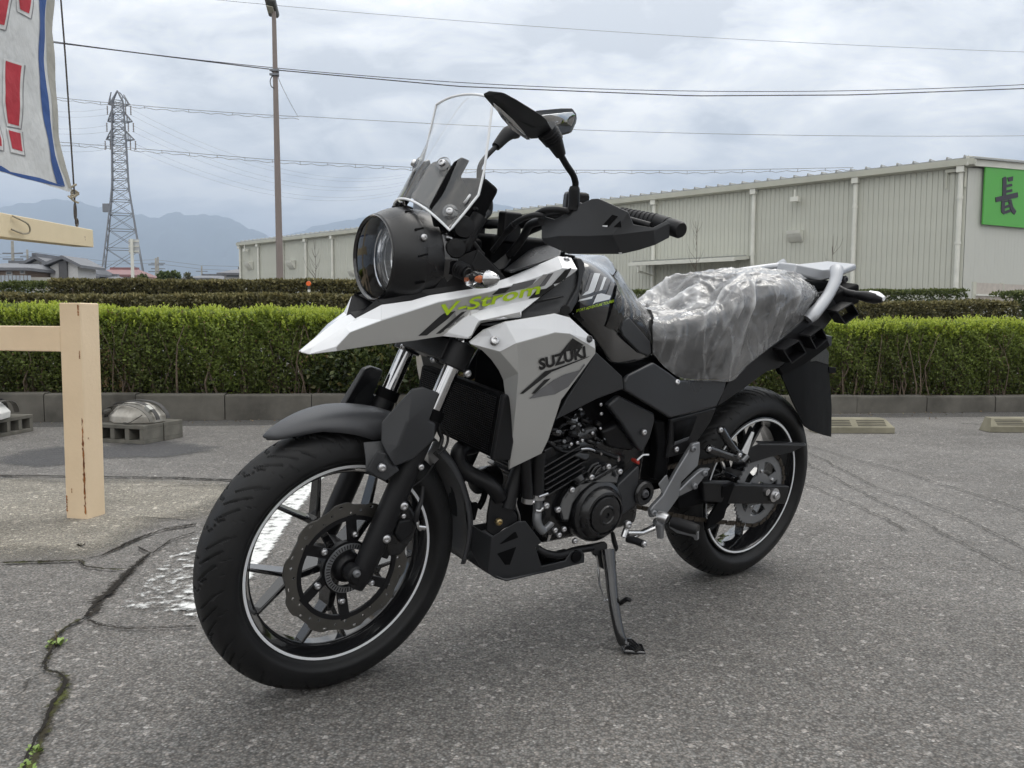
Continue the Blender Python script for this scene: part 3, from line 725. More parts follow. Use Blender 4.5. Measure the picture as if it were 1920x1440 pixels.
for k in range(5):
    p = gy(1262 + k * 14.5, 556 - (10 if k == 0 else 0), 25 - .1 * k); b = MB(); b.box((0, 0, 0), (.22, .3, .5)); o = b.build('plastic_crate', mat('cream_crate', (.52, .50, .43), .6), smooth=0, bevel=.01); o.location = p
    tag(o, ('tallest pale box under the warehouse canopy, next to its downpipe', 'low pale box beside the tall one under the warehouse canopy', 'middle low pale box in the row under the warehouse canopy', 'fourth low pale box from the canopy downpipe', 'low pale box farthest from the canopy downpipe')[k], 'box', 'pale boxes under the canopy')
    b = MB(); b.box((0, 0, -.25 - (p.z - .25) / 2), (.2, .28, p.z - .25)); b.build('base', M_CONCW, o, smooth=0)

# ------------------------------------------------------------------ green sign
M_GREEN = mat('sign_green', (.085, .37, .06), .5, var=.04, vscale=1.5); M_CHAR = mat('sign_black', (.035, .03, .045), .6)
def on_gable(u, v, o=.12): return gpl(u, v, A0 + GN * o, GN)
c0, c1 = on_gable(1846, 301), on_gable(1844, 421)
ts = (c0 - A0).dot(GD); sg = empty('wall_sign', Vector((c0.x, c0.y, c1.z))); tag(sg, 'large green board with black Japanese lettering on the warehouse gable end', 'sign')
hS = c0.z - c1.z
b = MB(); b.prism([Vector((0, 0, 0)), Vector((0, 0, hS)), GD * 16 + Vector((0, 0, hS * 1.0)), GD * 16], GN * .06); b.build('board', M_GREEN, sg, smooth=0)
Zs = lambda x, y: on_gable(1440 + x / 4, 260 + y / 4, .185) - sg.location
def strokes2d(polys, mapf, ext, name, m, parent):
    b = MB()
    for pl in polys: b.prism([mapf(*p) for p in pl], ext)
    return b.build(name, m, parent, smooth=0)
ch = [[(1758, 295), (1778, 284), (1788, 296), (1786, 345), (1784, 425), (1756, 430)], [(1795, 292), (1836, 282), (1834, 316), (1802, 322)],
      [(1786, 345), (1828, 337), (1830, 356), (1785, 366)], [(1784, 388), (1828, 377), (1831, 397), (1784, 408)],
      [(1704, 440), (1871, 402), (1873, 440), (1707, 477)], [(1750, 470), (1776, 464), (1774, 510), (1772, 545), (1790, 556), (1768, 568), (1748, 552), (1746, 520)],
      [(1774, 504), (1806, 492), (1814, 512), (1775, 524)], [(1800, 458), (1822, 455), (1836, 510), (1860, 545), (1846, 570), (1826, 552), (1810, 510)], [(1770, 545), (1812, 528), (1822, 548), (1786, 562)],
      [(1774, 466), (1808, 459), (1810, 470), (1775, 478)]]
strokes2d(ch, Zs, GN * .02, 'lettering', M_CHAR, sg)
# ================================================================== FAR THINGS: houses, pylon, poles, wires
M_TILE = mat('grey_roof_tiles', (.13, .135, .15), .6, var=.2, vscale=1.5); M_REDT = mat('red_roof_sheet', (.20, .10, .10), .55, var=.15, vscale=1.5)
M_HWH = mat('white_render', (.55, .55, .55), .8, var=.06); M_HBR = mat('brown_render', (.20, .15, .12), .8); M_HDK = mat('dark_cladding', (.09, .09, .095), .7)
M_WIN = mat('window_glass', (.10, .12, .14), .1, spec=.6); M_FRM = mat('window_frame', (.4, .4, .4), .4)
M_FENCE = mat('blue_grey_sheet', (.30, .34, .38), .5)
def house(label, u0, u1, ve, vb, vr, Y, depth, wall, roof, wins, gable=False, group='houses beyond the hedges', extra=None):
    a, c = gy(u0, ve, Y), gy(u1, ve, Y); w = c.x - a.x; ze = a.z; zr = gy(u0, vr, Y).z + (0 if gable else .1)
    t = empty('house', (a.x + w / 2, Y, 0)); tag(t, label, 'house', group)
    b = MB(); b.box((0, depth / 2, ze / 2), (w, depth, ze)); b.build('wall', wall, t, smooth=0)
    o = .5; b = MB(); x0, x1 = -w / 2 - o, w / 2 + o
    if gable:      # gable faces the camera
        for s in (-1, 1):
            b.prism([Vector((0, -o, zr)), Vector((s * (w / 2 + o), -o, ze - .15)), Vector((s * (w / 2 + o), -o, ze + .05)), Vector((0, -o, zr + .25))], (0, depth + 2 * o, 0))
        g_ = MB(); g_.prism([Vector((-w / 2, .02, ze)), Vector((w / 2, .02, ze)), Vector((0, .02, zr))], (0, depth - .04, 0)); g_.build('gable', wall, t, smooth=0)
    else:          # hipped
        k = min(w * .25, depth * .4)
        vsx = [(x0, -o, ze), (x1, -o, ze), (x1, depth + o, ze), (x0, depth + o, ze), (x0 + k, depth / 2, zr), (x1 - k, depth / 2, zr)]
        b.add(vsx, [(0, 1, 5, 4), (1, 2, 5), (2, 3, 4, 5), (3, 0, 4), (0, 3, 2, 1)])
        b.box((0, depth / 2, ze - .1), (w + 2 * o, depth + 2 * o, .18))
    rf = b.build('roof', roof, t, smooth=0)
    b = MB(); 
    if gable: b.bar((0, -o, zr + .3), (0, depth + o, zr + .3), .35, .25)
    else: b.bar((x0 + k, depth / 2, zr + .05), (x1 - k, depth / 2, zr + .05), .35, .25)
    b.build('ridge', roof, rf, smooth=0)
    for (wu0, wv0, wu1, wv1) in wins:
        p, q = gy(wu0, wv0, Y), gy(wu1, wv1, Y)
        b = MB(); b.box(((p.x + q.x) / 2 - t.location.x, -.02, (p.z + q.z) / 2), (q.x - p.x, .1, p.z - q.z)); wo = b.build('window', M_FRM, t, smooth=0)
        b = MB(); b.box(((p.x + q.x) / 2 - t.location.x, -.06, (p.z + q.z) / 2), (q.x - p.x - .12, .06, p.z - q.z - .12)); b.build('pane', M_WIN, wo, smooth=0)
    return t
hA = house('brown walled house with a grey hipped roof at the edge of the picture', -70, 46, 502, 545, 487, 58, 9, M_HBR, M_TILE, [(12, 509, 24, 516), (38, 506, 47, 514)])
hB = house('two storey white house with grey gable roofs and a balcony', 50, 94, 499, 545, 486, 62, 4, M_HWH, M_TILE, [(64, 505, 70, 513), (76, 505, 81, 516), (84, 505, 90, 516)], True)
def add_wing(h, u0, u1, ve, vr, Y, depth, wall, roof, gable_apex=None):
    a, c = gy(u0, ve, Y), gy(u1, ve, Y); L = h.location
    b = MB(); b.box(((a.x + c.x) / 2 - L.x, Y - L.y + depth / 2, a.z / 2), (c.x - a.x, depth, a.z)); b.build('wing', wall, h, smooth=0)
    ap = gy(gable_apex, vr, Y); b = MB()
    for (x, z) in ((a.x - .5, a.z - .1), (c.x + .5, gy(u1, ve + 4, Y).z)):
        b.prism([Vector((ap.x - L.x, Y - L.y - .5, ap.z)), Vector((x - L.x, Y - L.y - .5, z)), Vector((x - L.x, Y - L.y - .5, z + .2)), Vector((ap.x - L.x, Y - L.y - .5, ap.z + .25))], (0, depth + 1, 0))
    b.build('roof', roof, h, smooth=0)
    b = MB(); b.prism([Vector((a.x - L.x, Y - L.y + .02, a.z)), Vector((c.x - L.x, Y - L.y + .02, a.z)), Vector((ap.x - L.x, Y - L.y + .02, ap.z))], (0, depth - .1, 0)); b.build('gable', wall, h, smooth=0)
add_wing(hB, 94, 146, 499, 486, 61, 2.6, M_HWH, M_TILE, 123)
a, c = gy(111, 490, 60.9), gy(127, 524, 60.9); b = MB(); b.box(((a.x + c.x) / 2 - hB.location.x, 60.9 - hB.location.y, (a.z + c.z) / 2), (c.x - a.x, .2, a.z - c.z)); b.build('dark_panel', M_HDK, hB, smooth=0)
a, c = gy(30, 486, 63), gy(128, 499, 63); b = MB(); b.prism([Vector((a.x - hB.location.x, 2, c.z)), Vector((c.x - hB.location.x, 2, c.z)), Vector((c.x - 1.5 - hB.location.x, 6, a.z)), Vector((a.x + 2 - hB.location.x, 6, a.z))], (0, .1, .15)); b.build('roof', M_TILE, hB, smooth=0)
house('small cream house with a hipped roof behind the white house', 143, 164, 513, 545, 502, 70, 4, M_HWH, M_TILE, [(147, 515, 153, 522), (155, 515, 160, 522)])
house('house with a dull red roof standing behind the pylon base', 172, 240, 515, 545, 503, 78, 6, M_HWH, M_REDT, [(212, 515, 220, 520), (226, 514, 233, 519)])
house('grey shed roof in front of the red roofed house', 164, 207, 524, 545, 518, 72, 3, M_HWH, M_TILE, [])
house('low house with a wide grey roof beside the green trees', 348, 392, 521, 545, 514, 90, 9, M_HBR, M_TILE, [])
house('white walled house with a grey roof close to the end of the warehouse', 420, 462, 512, 545, 501, 75, 8, M_HWH, M_TILE, [(424, 515, 448, 521)])
fe = empty('fence', gy(0, 530, 40)); tag(fe, 'blue grey corrugated sheet fence in front of the brown house', 'fence')
a, c = gy(-40, 516, 40), gy(59, 517, 40)
for k in range(14):
    b = MB(); x = a.x + (c.x - a.x) * k / 14; w = (c.x - a.x) / 14
    b.prism([Vector((x, 0, 0)), Vector((x + w * .3, -.03, 0)), Vector((x + w * .6, -.03, 0)), Vector((x + w - .03, 0, 0))], (0, 0, a.z)); b.v = [(p[0] - fe.location.x, p[1], p[2] - fe.location.z) for p in b.v]
    b.build('panel', M_FENCE, fe, smooth=0)
gw = empty('garden_wall', gy(75, 530, 42)); tag(gw, 'plain grey block wall below the white house', 'wall')
a, c = gy(59, 520, 42), gy(94, 519, 42); b = MB(); b.box(((a.x + c.x) / 2 - gw.location.x, 0, a.z / 2 - gw.location.z), (c.x - a.x, .15, a.z)); b.build('wall', M_CONCW, gw, smooth=0)

# ------------------------------------------------------------------ trees
M_BARK = mat('bark', (.08, .06, .045), .9, var=.3)
M_CROWN = leaf_mat('far_leaf', [(0, (.03, .05, .015)), (.5, (.065, .095, .025)), (1, (.13, .15, .04))], .6, .25)
M_CROWN2 = leaf_mat('far_pale_leaf', [(0, (.05, .055, .03)), (.5, (.09, .095, .05)), (1, (.16, .15, .08))], .6, .25)
def tree(label, u, vtop, vbot, w_px, Y, n, m, airy=.0):
    p = gy(u, vtop, Y); H = p.z; w = w_px / FOC * Y / 2
    t = empty('tree', (p.x, Y, 0)); tag(t, label, 'tree', 'trees beyond the dark hedge')
    b = MB(); b.tube([(0, 0, 0), (.1, 0, H * .35), (0, .1, H * .7), (.1, 0, H * .93)], [.16, .13, .08, .02], 7)
    for k in range(7):
        a = k * .9; b.tube([(0, 0, H * (.25 + .07 * k)), (math.cos(a) * w * .5, math.sin(a) * w * .5, H * (.42 + .07 * k))], [.06, .015], 5)
    b.build('trunk', M_BARK, t)
    cl = [(random.uniform(-.75, .75) * w, random.uniform(-.6, .6) * w, H * random.uniform(.45, .86), random.uniform(.3, .5) * w) for _ in range(13)]
    P = []
    for cx, cy, cz, r in cl:
        k = n // len(cl); d = unit(rng.normal(size=(k, 3))); P.append(np.array([cx, cy, cz]) + d * (r * rng.uniform(.5, 1.05, (k, 1))) * np.array([1, 1, .75]))
    P = np.concatenate(P); T = unit(rng.normal(size=P.shape) + np.array([0, 0, .3])); L = rng.uniform(.14, .3, len(P))
    leaf_mesh('crown', P, T, sides(T), L, L * .3, np.clip(rng.beta(2, 2, len(P)), 0, 1), m, t)
tree('round green tree beside the pylon foot', 262, 502, 527, 30, 60, 1500, M_CROWN)
tree('bushy green garden tree between the pylon and the low grey roof', 318, 499, 530, 46, 58, 3200, M_CROWN)
tree('pale greyish tree behind the bushy green garden tree', 352, 500, 530, 26, 75, 1400, M_CROWN2)

# ------------------------------------------------------------------ lattice pylon
M_STEEL = mat('galvanised_lattice', (.17, .18, .20), .55, metal=.3, var=.1)
PY = 165.0
def pz(v): return gy(225, v, PY).z
base = gy(233, 540, PY); top = gy(220, 170, PY); pyl = empty('pylon', (base.x, PY, 0)); tag(pyl, 'tall steel lattice electricity pylon with three pairs of cross arms', 'pylon')
def half(z):      # half width of the tower at height z, read off the photograph
    tb = [(0, 4.2), (pz(523), 3.75), (pz(430), 2.45), (pz(350), 1.45), (pz(265), 1.25), (pz(190), .95), (pz(172), .1)]
    for (z0, h0), (z1, h1) in zip(tb, tb[1:]):
        if z <= z1: return h0 + (h1 - h0) * (z - z0) / (z1 - z0)
    return .1
def axx(z): return (top.x - base.x) * (z / top.z)
lv = [0]
while lv[-1] < pz(190) - 1: lv.append(lv[-1] + max(1.3, half(lv[-1]) * 1.25))
lv[-1] = pz(190)
rotp = Matrix.Rotation(R(22), 3, 'Z')
def cor(z, i):
    h = half(z); s = ((-1, -1), (1, -1), (1, 1), (-1, 1))[i]; return rotp @ Vector((s[0] * h, s[1] * h, 0)) + Vector((axx(z), 0, z))
for i in range(4):
    b = MB()
    for z0, z1 in zip(lv, lv[1:]): b.bar(cor(z0, i), cor(z1, i), .2)
    b.bar(cor(lv[-1], i), Vector((axx(top.z), 0, top.z)), .2); b.build('leg', M_STEEL, pyl, smooth=0)
b = MB()
for z0, z1 in zip(lv, lv[1:]):
    for i in range(4):
        j = (i + 1) % 4; b.bar(cor(z0, i), cor(z1, j), .085); b.bar(cor(z0, j), cor(z1, i), .085); b.bar(cor(z1, i), cor(z1, j), .13)
b.build('lattice', M_STEEL, pyl, smooth=0)['kind'] = 'stuff'
M_INS = mat('insulator', (.16, .14, .13), .4)
ARMS = []
for va, wl_, wr_ in ((196, 203, 243), (228, 202, 248), (262, 199, 252)):
    z = pz(va); cx = axx(z)
    for u_, sgn in ((wl_, -1), (wr_, 1)):
        tip = Vector((gy(u_, va, PY).x - base.x, 0, z)); arm = MB()
        for yy in (-.9, .9):
            arm.bar(Vector((cx + sgn * .8, yy, z - .1)), tip, .16); arm.bar(Vector((cx + sgn * .8, yy, z + 2.1)), tip, .16)
            for f in (.3, .6): q = Vector((cx + sgn * .8, yy, z + 2.1)).lerp(tip, f); arm.bar(q, Vector((q.x, q.y, z - .1)), .1)
        ao = arm.build('cross_arm', M_STEEL, pyl, smooth=0)
        for dx in (-.5, .5):
            q = tip + Vector((dx - sgn * .3, 0, -.2)); s = MB(); s.lathe([(.05, 0), (.16, -.15), (.05, -.3), (.16, -.45), (.05, -.6), (.16, -.75), (.05, -.9), (.16, -1.05), (.05, -1.2), (.16, -1.35), (.05, -1.5), (.2, -1.7)], q, (0, 0, 1), 8); s.build('insulator', M_INS, ao)
        ARMS.append((tip + Vector((0, 0, -1.9)) + pyl.location, sgn))
b = MB(); b.box((-1.8 + axx(pz(390)), -2.4, pz(393)), (1.2, .6, 1.6)); b.build('platform_box', M_STEEL, pyl, smooth=0)

# ------------------------------------------------------------------ wires
M_WIRE = mat('black_wire', (.035, .035, .04), .6); M_WIREG = mat('grey_wire', (.16, .165, .18), .5)
WN_ = 0
def wire(label, pts, Y, r, m, Y1=None, group='overhead wires', helix=0, n=60, twin=0):
    """cable through photograph points, hanging at distance Y (to Y1)"""
    us = [p[0] for p in pts]; vs_ = [p[1] for p in pts]
    q = []
    Y1 = Y1 or Y
    cf = np.polyfit(us, vs_, min(2, len(pts) - 1)) if len(pts) < 6 else None
    for i in range(n + 1):
        u = us[0] + (us[-1] - us[0]) * i / n; v_ = float(np.polyval(cf, u)) if cf is not None else float(np.interp(u, us, vs_))
        q.append(gy(u, v_, Y + (Y1 - Y) * i / n))
    b = MB(); b.tube(q, r, 5, caps=False)
    if twin:
        q2 = [p + Vector((0, .05, -twin * (.85 + .3 * math.sin(i * 1.9)))) for i, p in enumerate(q)]; b.tube(q2, r * .9, 5, caps=False)
    if helix:
        for i in range(0, n, helix): b.bar(q[i], q[i] + Vector((0, .05, -twin)), r * 1.3)
    o = b.build('cable', m, None); me = o.data
    tag(o, label, 'cable', group); return o
wire('upper of the two thick black cables crossing the sky behind the lamp', [(-60, 55), (515, 124), (1100, 166), (1300, 173.5), (2000, 153)], 26, .011, M_WIRE)
wire('lower thick black cable crossing the sky behind the lamp', [(-60, 60), (515, 131), (860, 162), (1300, 179.8), (1600, 178), (2000, 163)], 26, .016, M_WIRE)
wire('thin single wire passing behind the top of the street lamp', [(300, -12), (515, 12), (1100, 55), (1500, 80), (2000, 100)], 30, .007, M_WIREG)
wire('cable with small clips running from the pylon top past the street lamp', [(-60, 165), (105, 180), (330, 206), (560, 218)], 34, .011, M_WIREG, twin=.09, helix=8)
wire('thin wire that meets the mirrors halfway up the sky', [(560, 217), (820, 233), (1300, 250), (1600, 254), (2000, 254)], 34, .010, M_WIREG)
wire('twisted pair of cables crossing just above the warehouse roof', [(-60, 258), (120, 267), (515, 300), (850, 318), (1300, 320), (1600, 314)], 34, .011, M_WIREG, n=160, twin=.11, helix=5)
k = 0
for (tip, sgn) in ARMS:
    for dz in (0, 1.2):
        pu = 960 + FOC * (tip.x / tip.y); s = MB(); end = Vector((tip.x + (14 if sgn > 0 else 9) + 60, tip.y + 260, tip.z - 4 + dz)) ; st = tip + Vector((0, 0, dz))
        if sgn > 0:
            end = gy(760, 332 + (tip.z < pz(240)) * 14 + (tip.z < pz(280)) * 14 - dz * 4, 230)
        else:
            end = gy(-80, 180 + (tip.z < pz(240)) * 32 + (tip.z < pz(280)) * 30 - dz * 4, 120)
        P_ = [st.lerp(end, i / 24) - Vector((0, 0, (5.5 if sgn > 0 else 1.5) * (1 - (2 * i / 24 - 1) ** 2))) for i in range(25)]
        s.tube(P_, .018, 4, caps=False); o = s.build('power_line', M_WIREG); tag(o, 'faint power line off the %s of the %s %s arm of the pylon' % ('insulator tops' if dz else 'insulator ends', ('top', 'middle', 'bottom')[(len(ARMS) + ARMS.index((tip, sgn))) % 6 // 2], 'right' if sgn > 0 else 'left'), 'cable', 'power lines of the pylon')
# wire that drops from the lamp pole
b = MB(); b.tube([gy(519, 139, 21.95), gy(530, 165, 24), gy(548, 200, 30), gy(559, 219, 34)], .007, 5, smooth=5); tag(b.build('cable', M_WIREG), 'short wire drooping from the lamp pole to the clipped cable', 'cable')

# ------------------------------------------------------------------ street lamp
LY = 21.8; lp = empty('street_lamp', (gy(526, 525, LY).x, LY, 0)); tag(lp, 'tall brownish grey street lamp pole with a small flat lamp head', 'street lamp')
M_POLE = mat('painted_pole', (.20, .165, .15), .55, var=.12, vscale=1.2)
tp = gy(513.5, 22, LY) - lp.location
b = MB(); b.tube([(0, 0, 0), tp * .5, tp], [.10, .082, .055], 12); b.build('pole', M_POLE, lp)
M_LAMP = mat('lamp_housing', (.10, .105, .10), .5)
b = MB(); c = gy(510, 13, LY) - lp.location
b.box(c, (.27, .62, .15), Matrix.Rotation(R(12), 3, 'Y') @ Matrix.Rotation(R(-24), 3, 'X'))
hd = b.build('lamp_head', M_LAMP, lp, bevel=.05, seg=3)
b = MB(); b.tube([tp, c + Vector((.02, 0, -.1))], .05, 10); b.build('neck', M_POLE, lp)
b = MB(); b.box(c + Vector((-.015, -.10, -.105)), (.17, .24, .02), Matrix.Rotation(R(12), 3, 'Y') @ Matrix.Rotation(R(-24), 3, 'X')); b.build('lens', mat('lamp_lens', (.35, .34, .28), .3), hd)
b = MB()
for v_ in (133, 141): q = gy(516, v_, LY) - lp.location; b.lathe([(.06, -.03), (.10, -.03), (.10, .03), (.06, .03)], q, (0, 0, 1), 10); b.bar(q + Vector((-.12, -.08, 0)), q + Vector((.12, -.08, 0)), .05)
b.build('bracket', M_STEEL, lp, smooth=0)
b = MB(); q = gy(512, 140, LY) - lp.location; b.tube([q, q + Vector((-.06, -.05, -.15)), q + Vector((-.04, -.05, -.3)), q + Vector((.04, -.06, -.36))], .012, 6, smooth=4); b.build('cable_loop', M_WIRE, lp)

# far signboard on a white pole
SY = 46; sb = empty('signboard', (gy(249, 525, SY).x, SY, 0)); tag(sb, 'back of a pale signboard on a white pole in front of the pylon', 'sign')
a, c = gy(239.5, 448, SY), gy(259.5, 475, SY)
b = MB(); b.tube([(0, 0, 0), (0, 0, a.z)], .085, 10); b.build('pole', M_PVC, sb)
b = MB(); b.box(((a.x + c.x) / 2 - sb.location.x, .12, (a.z + c.z) / 2), (c.x - a.x, .05, a.z - c.z)); bo = b.build('board', mat('sign_back', (.42, .44, .46), .5), sb, smooth=0)
b = MB()
for f in (.15, .5, .85): z = c.z + (a.z - c.z) * f; b.bar((a.x - sb.location.x, .08, z), (c.x - sb.location.x, .08, z), .05)
b.build('brace', M_PVC, bo, smooth=0)
def utility_pole(label, u, vt, Y, arms, tr=False):
    p = gy(u, vt, Y); t = empty('utility_pole', (p.x, Y, 0)); tag(t, label, 'utility pole', 'far utility poles')
    b = MB(); b.tube([(0, 0, 0), (0, 0, p.z)], [.18, .12], 8); b.build('pole', M_CONCW, t)
    for z in arms: b = MB(); b.bar((-.9, 0, p.z - z), (.9, 0, p.z - z), .11); b.build('crossarm', M_STEEL, t, smooth=0)
    if tr:
        for s in (-1, 1): b = MB(); b.lathe([(0, -.5), (.3, -.5), (.3, .4), (.1, .5), (0, .5)], (s * .55, 0, p.z - 3.4), (0, 0, 1), 10); b.build('transformer', M_STEEL, t)
utility_pole('utility pole with two transformers behind the grey house', 23, 452, 75, (1.1, 1.6, 2.9), True)
utility_pole('thin utility pole above the roof of the white house', 51, 468, 105, (.9, 1.4))
utility_pole('utility pole of a close pair between the pylon and the green tree, the darker one', 292, 484, 100, (.8, 1.6, 2.4), True)
utility_pole('taller slim utility pole beside the close pair near the pylon', 296, 482, 108, (.8, 1.5))
utility_pole('small far utility pole above the low grey roof', 378, 499, 130, (.8,))
wire('low wire strung between the far utility poles in front of the mountains', [(-20, 478), (60, 472), (200, 490), (292, 487), (380, 498), (460, 500)], 104, .02, M_WIREG)
wire('sagging lower wire between the far utility poles behind the roofs', [(-20, 484), (60, 478), (160, 496), (292, 494), (380, 505), (460, 508)], 104, .02, M_WIREG)

# orange tipped marker post
DY = 15; mk = empty('marker_post', (gy(579.5, 560, DY).x, DY, 0)); tag(mk, 'white marker post with a round orange reflector by the dark hedge', 'marker post')
a = gy(579.5, 543, DY); b = MB(); b.tube([(0, 0, 0), (0, 0, a.z)], .025, 10); b.build('post', M_PVC, mk)
a2 = gy(579.5, 532, DY); b = MB(); b.tube([(0, 0, a.z), (0, 0, a2.z)], .022, 8); b.build('band', M_DKM, mk)
b = MB(); b.lathe([(0, -.02), (.04, -.02), (.045, 0), (.04, .02), (0, .02)], (0, -.02, a2.z), (0, 1, 0), 18); b.build('reflector', mat('orange_reflector', (.75, .13, .02), .35), mk)
# bare saplings
def sapling(label, u, vt, Y, h):
    p = gy(u, vt, Y); t = empty('sapling', (p.x, Y, 0)); tag(t, label, 'sapling', 'bare saplings by the warehouse')
    b = MB(); pts = [Vector((.03 * math.sin(i * 1.3), 0, p.z * i / 8)) for i in range(9)]; b.tube(pts, [.014 - .0012 * i for i in range(9)], 6)
    b.build('trunk', M_BARK, t)
    b = MB()
    for k in range(14):
        z = p.z * random.uniform(.5, .95); a = random.uniform(0, 6.28); L = random.uniform(.2, .5)
        b.tube([(0, 0, z), (math.cos(a) * L * .5, math.sin(a) * L * .3, z + L * .6), (math.cos(a) * L * .7, math.sin(a) * L * .4, z + L * 1.2)], [.005, .0035, .002], 4)
    b.build('branch', M_BARK, t)['kind'] = 'stuff'
sapling('thin bare sapling in front of the warehouse near the lamp pole', 590, 450, 24, 4)
sapling('thin bare sapling in front of the warehouse canopy', 1306, 415, 24, 4)
sapling('bare sapling with a twiggy reddish top behind the luggage rack', 1562, 462, 22, 3)

# ================================================================== MOUNTAINS
M_MT = mat('forested_slope', (.040, .052, .038), .95, var=.35, vscale=.004)
def mountains(name, ridge, Y, depth, seedk):
    us = np.linspace(ridge[0][0], ridge[-1][0], 150); vv = np.interp(us, [r[0] for r in ridge], [r[1] for r in ridge])
    vv = vv + 1.6 * np.sin(us * .11 + seedk) + 1.1 * np.sin(us * .27 + 2 * seedk) + .6 * np.sin(us * .61)
    b = MB(); nj = 16
    for i, (u, v_) in enumerate(zip(us, vv)):
        p = gy(u, v_, Y)
        for j in range(nj + 1):
            f = j / nj; y = Y - depth * (1 - f); hz = p.z * (f ** 1.15) * (1 + .16 * math.sin(u * .05 + j * .9 + seedk) * (1 - f) * 2 * f + .10 * math.sin(u * .13 - j * 1.7) * (1 - f) * 2)
            b.v.append((p.x * y / Y, y, max(-1, hz)))
        b.v.append((p.x * 1.15, Y + depth * .8, -1))
    m_ = nj + 2
    for i in range(len(us) - 1):
        for j in range(m_ - 1): b.f.append((i * m_ + j, (i + 1) * m_ + j, (i + 1) * m_ + j + 1, i * m_ + j + 1))
    tag(b.build(name, M_MT, smooth=60), kind='structure')
mountains('mountains', [(-500, 430), (-200, 400), (0, 388), (110, 372), (180, 386), (250, 402), (296, 408), (322, 399), (332, 397), (345, 401), (370, 404), (405, 402), (435, 412), (470, 428), (505, 444), (560, 470), (700, 500)], 7000, 2500, 1.0)
mountains('mountains', [(440, 480), (500, 458), (540, 440), (580, 428), (625, 416), (650, 414), (690, 405), (740, 392), (800, 384), (900, 380), (1000, 392), (1200, 420), (1600, 450), (2400, 440)], 7800, 2500, 2.3)

# haze in the air
hm, hn, hl, hb_ = new_mat('air_haze'); hn.remove(hb_)
pv = hn.new('ShaderNodeVolumePrincipled'); pv.inputs['Color'].default_value = (.60, .74, .96, 1); pv.inputs['Density'].default_value = HAZE_DENS; pv.inputs['Anisotropy'].default_value = 0.0
hl.new(pv.outputs[0], hn['Material Output'].inputs['Volume'])
b = MB(); b.box((0, 4300, 549), (19000, 10000, 1100)); tag(b.build('haze', hm, smooth=0), kind='stuff')
# ================================================================== MOTORCYCLE
WB, RF, RR = 1.425, .304, .314
BROT = Matrix.Rotation(R(217.2), 3, 'Z') @ Matrix.Rotation(-R(8.27), 3, 'X')
BT = Vector((.1447, 2.2855, 0))
BINV = BROT.transposed()
CL = BINV @ (CAM - BT)
bike = empty('motorcycle'); bike.matrix_world = Matrix.Translation(BT) @ BROT.to_4x4()
tag(bike, 'new white and black adventure motorcycle leaning on its side stand', 'motorcycle')
def bl(u, v, y):
    d = BINV @ ray(u, v); return CL + d * ((y - CL.y) / d.y)
def blx(u, v, x):
    d = BINV @ ray(u, v); return CL + d * ((x - CL.x) / d.x)
FR = dict(A=(540, 150, 3.2), B=(860, 150, 4.3636), C=(540, 450, 3.2), D=(340, 680, 2.3232), E=(780, 700, 2.5722), F=(1000, 450, 2.8235),
          G=(1160, 680, 3.4278), H=(960, 740, 6), I=(1340, 460, 5.647), J=(1000, 450, 6), K=(840, 860, 6), M=(1180, 780, 6))
def pxl(fr, x, y): o = FR[fr]; return o[0] + x / o[2], o[1] + y / o[2]
def q(fr, x, y, lat): return bl(*pxl(fr, x, y), lat)
def qs(fr, pts): return [q(fr, *p) for p in pts]
def mir(p): return Vector((p[0], -p[1], p[2]))

# materials
K_CHAR = mat('charcoal_plastic', (.021, .022, .0245), .33, spec=.42, var=.08, bump=.25, bscale=900)
K_FEND = mat('grey_fender_plastic', (.042, .043, .047), .38, spec=.45, var=.05, bump=.2, bscale=900)
K_BLK = mat('black_plastic', (.007, .007, .008), .38, spec=.24, var=.1, bump=.25, bscale=900)
K_DEEP = mat('matte_black', (.004, .004, .0045), .6, spec=.06, var=.1)
K_GLOSS = mat('gloss_black_paint', (.008, .008, .009), .12, coat=.8, coatr=.03, var=.05, rvar=.03)
K_SILV = mat('lit_body_paint', (.74, .75, .77), .30, coat=.6, coatr=.06, var=.02, rvar=.03)  # body paint whitened as its lit tops look
K_GREY = mat('shaded_body_paint', (.46, .46, .45), .34, metal=.45, coat=.5, coatr=.08, var=.02, rvar=.03)  # same body paint, greyed as its shaded sides look
K_RACK = mat('cast_silver_paint', (.37, .38, .40), .38, metal=.45, var=.04, rvar=.05)
K_CHROME = mat('chrome', (.52, .52, .53), .08, metal=1.0, var=.02, rvar=.02)
K_STEEL = mat('zinc_bolt', (.55, .55, .56), .3, metal=1.0, var=.06)
K_GOLD = mat('gold_bolt', (.42, .33, .18), .35, metal=1.0)
K_ALU = mat('grey_alloy', (.20, .205, .215), .4, metal=.6, var=.08)
K_ENG = mat('black_engine_case', (.009, .009, .010), .27, spec=.42, coat=.2, coatr=.12, var=.15, rvar=.08)
K_TYRE = mat('tyre_rubber', (.0095, .0095, .010), .5, spec=.26, var=.2, vscale=14, bump=.3, bscale=700)
K_DISC = mat('brake_disc_steel', (.105, .10, .092), .42, metal=.75, var=.1, vscale=30)
K_LAMP = mat('satin_black_housing', (.008, .008, .009), .3, spec=.45, bump=.15, bscale=900)
K_HOSE = mat('rubber_hose', (.008, .008, .009), .5, spec=.3)
K_STRIPE = mat('white_rim_tape', (.62, .63, .65), .4, var=.02)
K_LIME = mat('lime_decal', (.42, .60, .02), .4, var=.03)
K_DBLK = mat('black_decal', (.014, .014, .015), .4); K_DGRY = mat('grey_decal', (.13, .13, .135), .4, var=.02); K_DLGT = mat('light_grey_decal', (.30, .295, .29), .4, var=.02); K_DWHT = mat('white_decal', (.62, .64, .66), .4, var=.02)
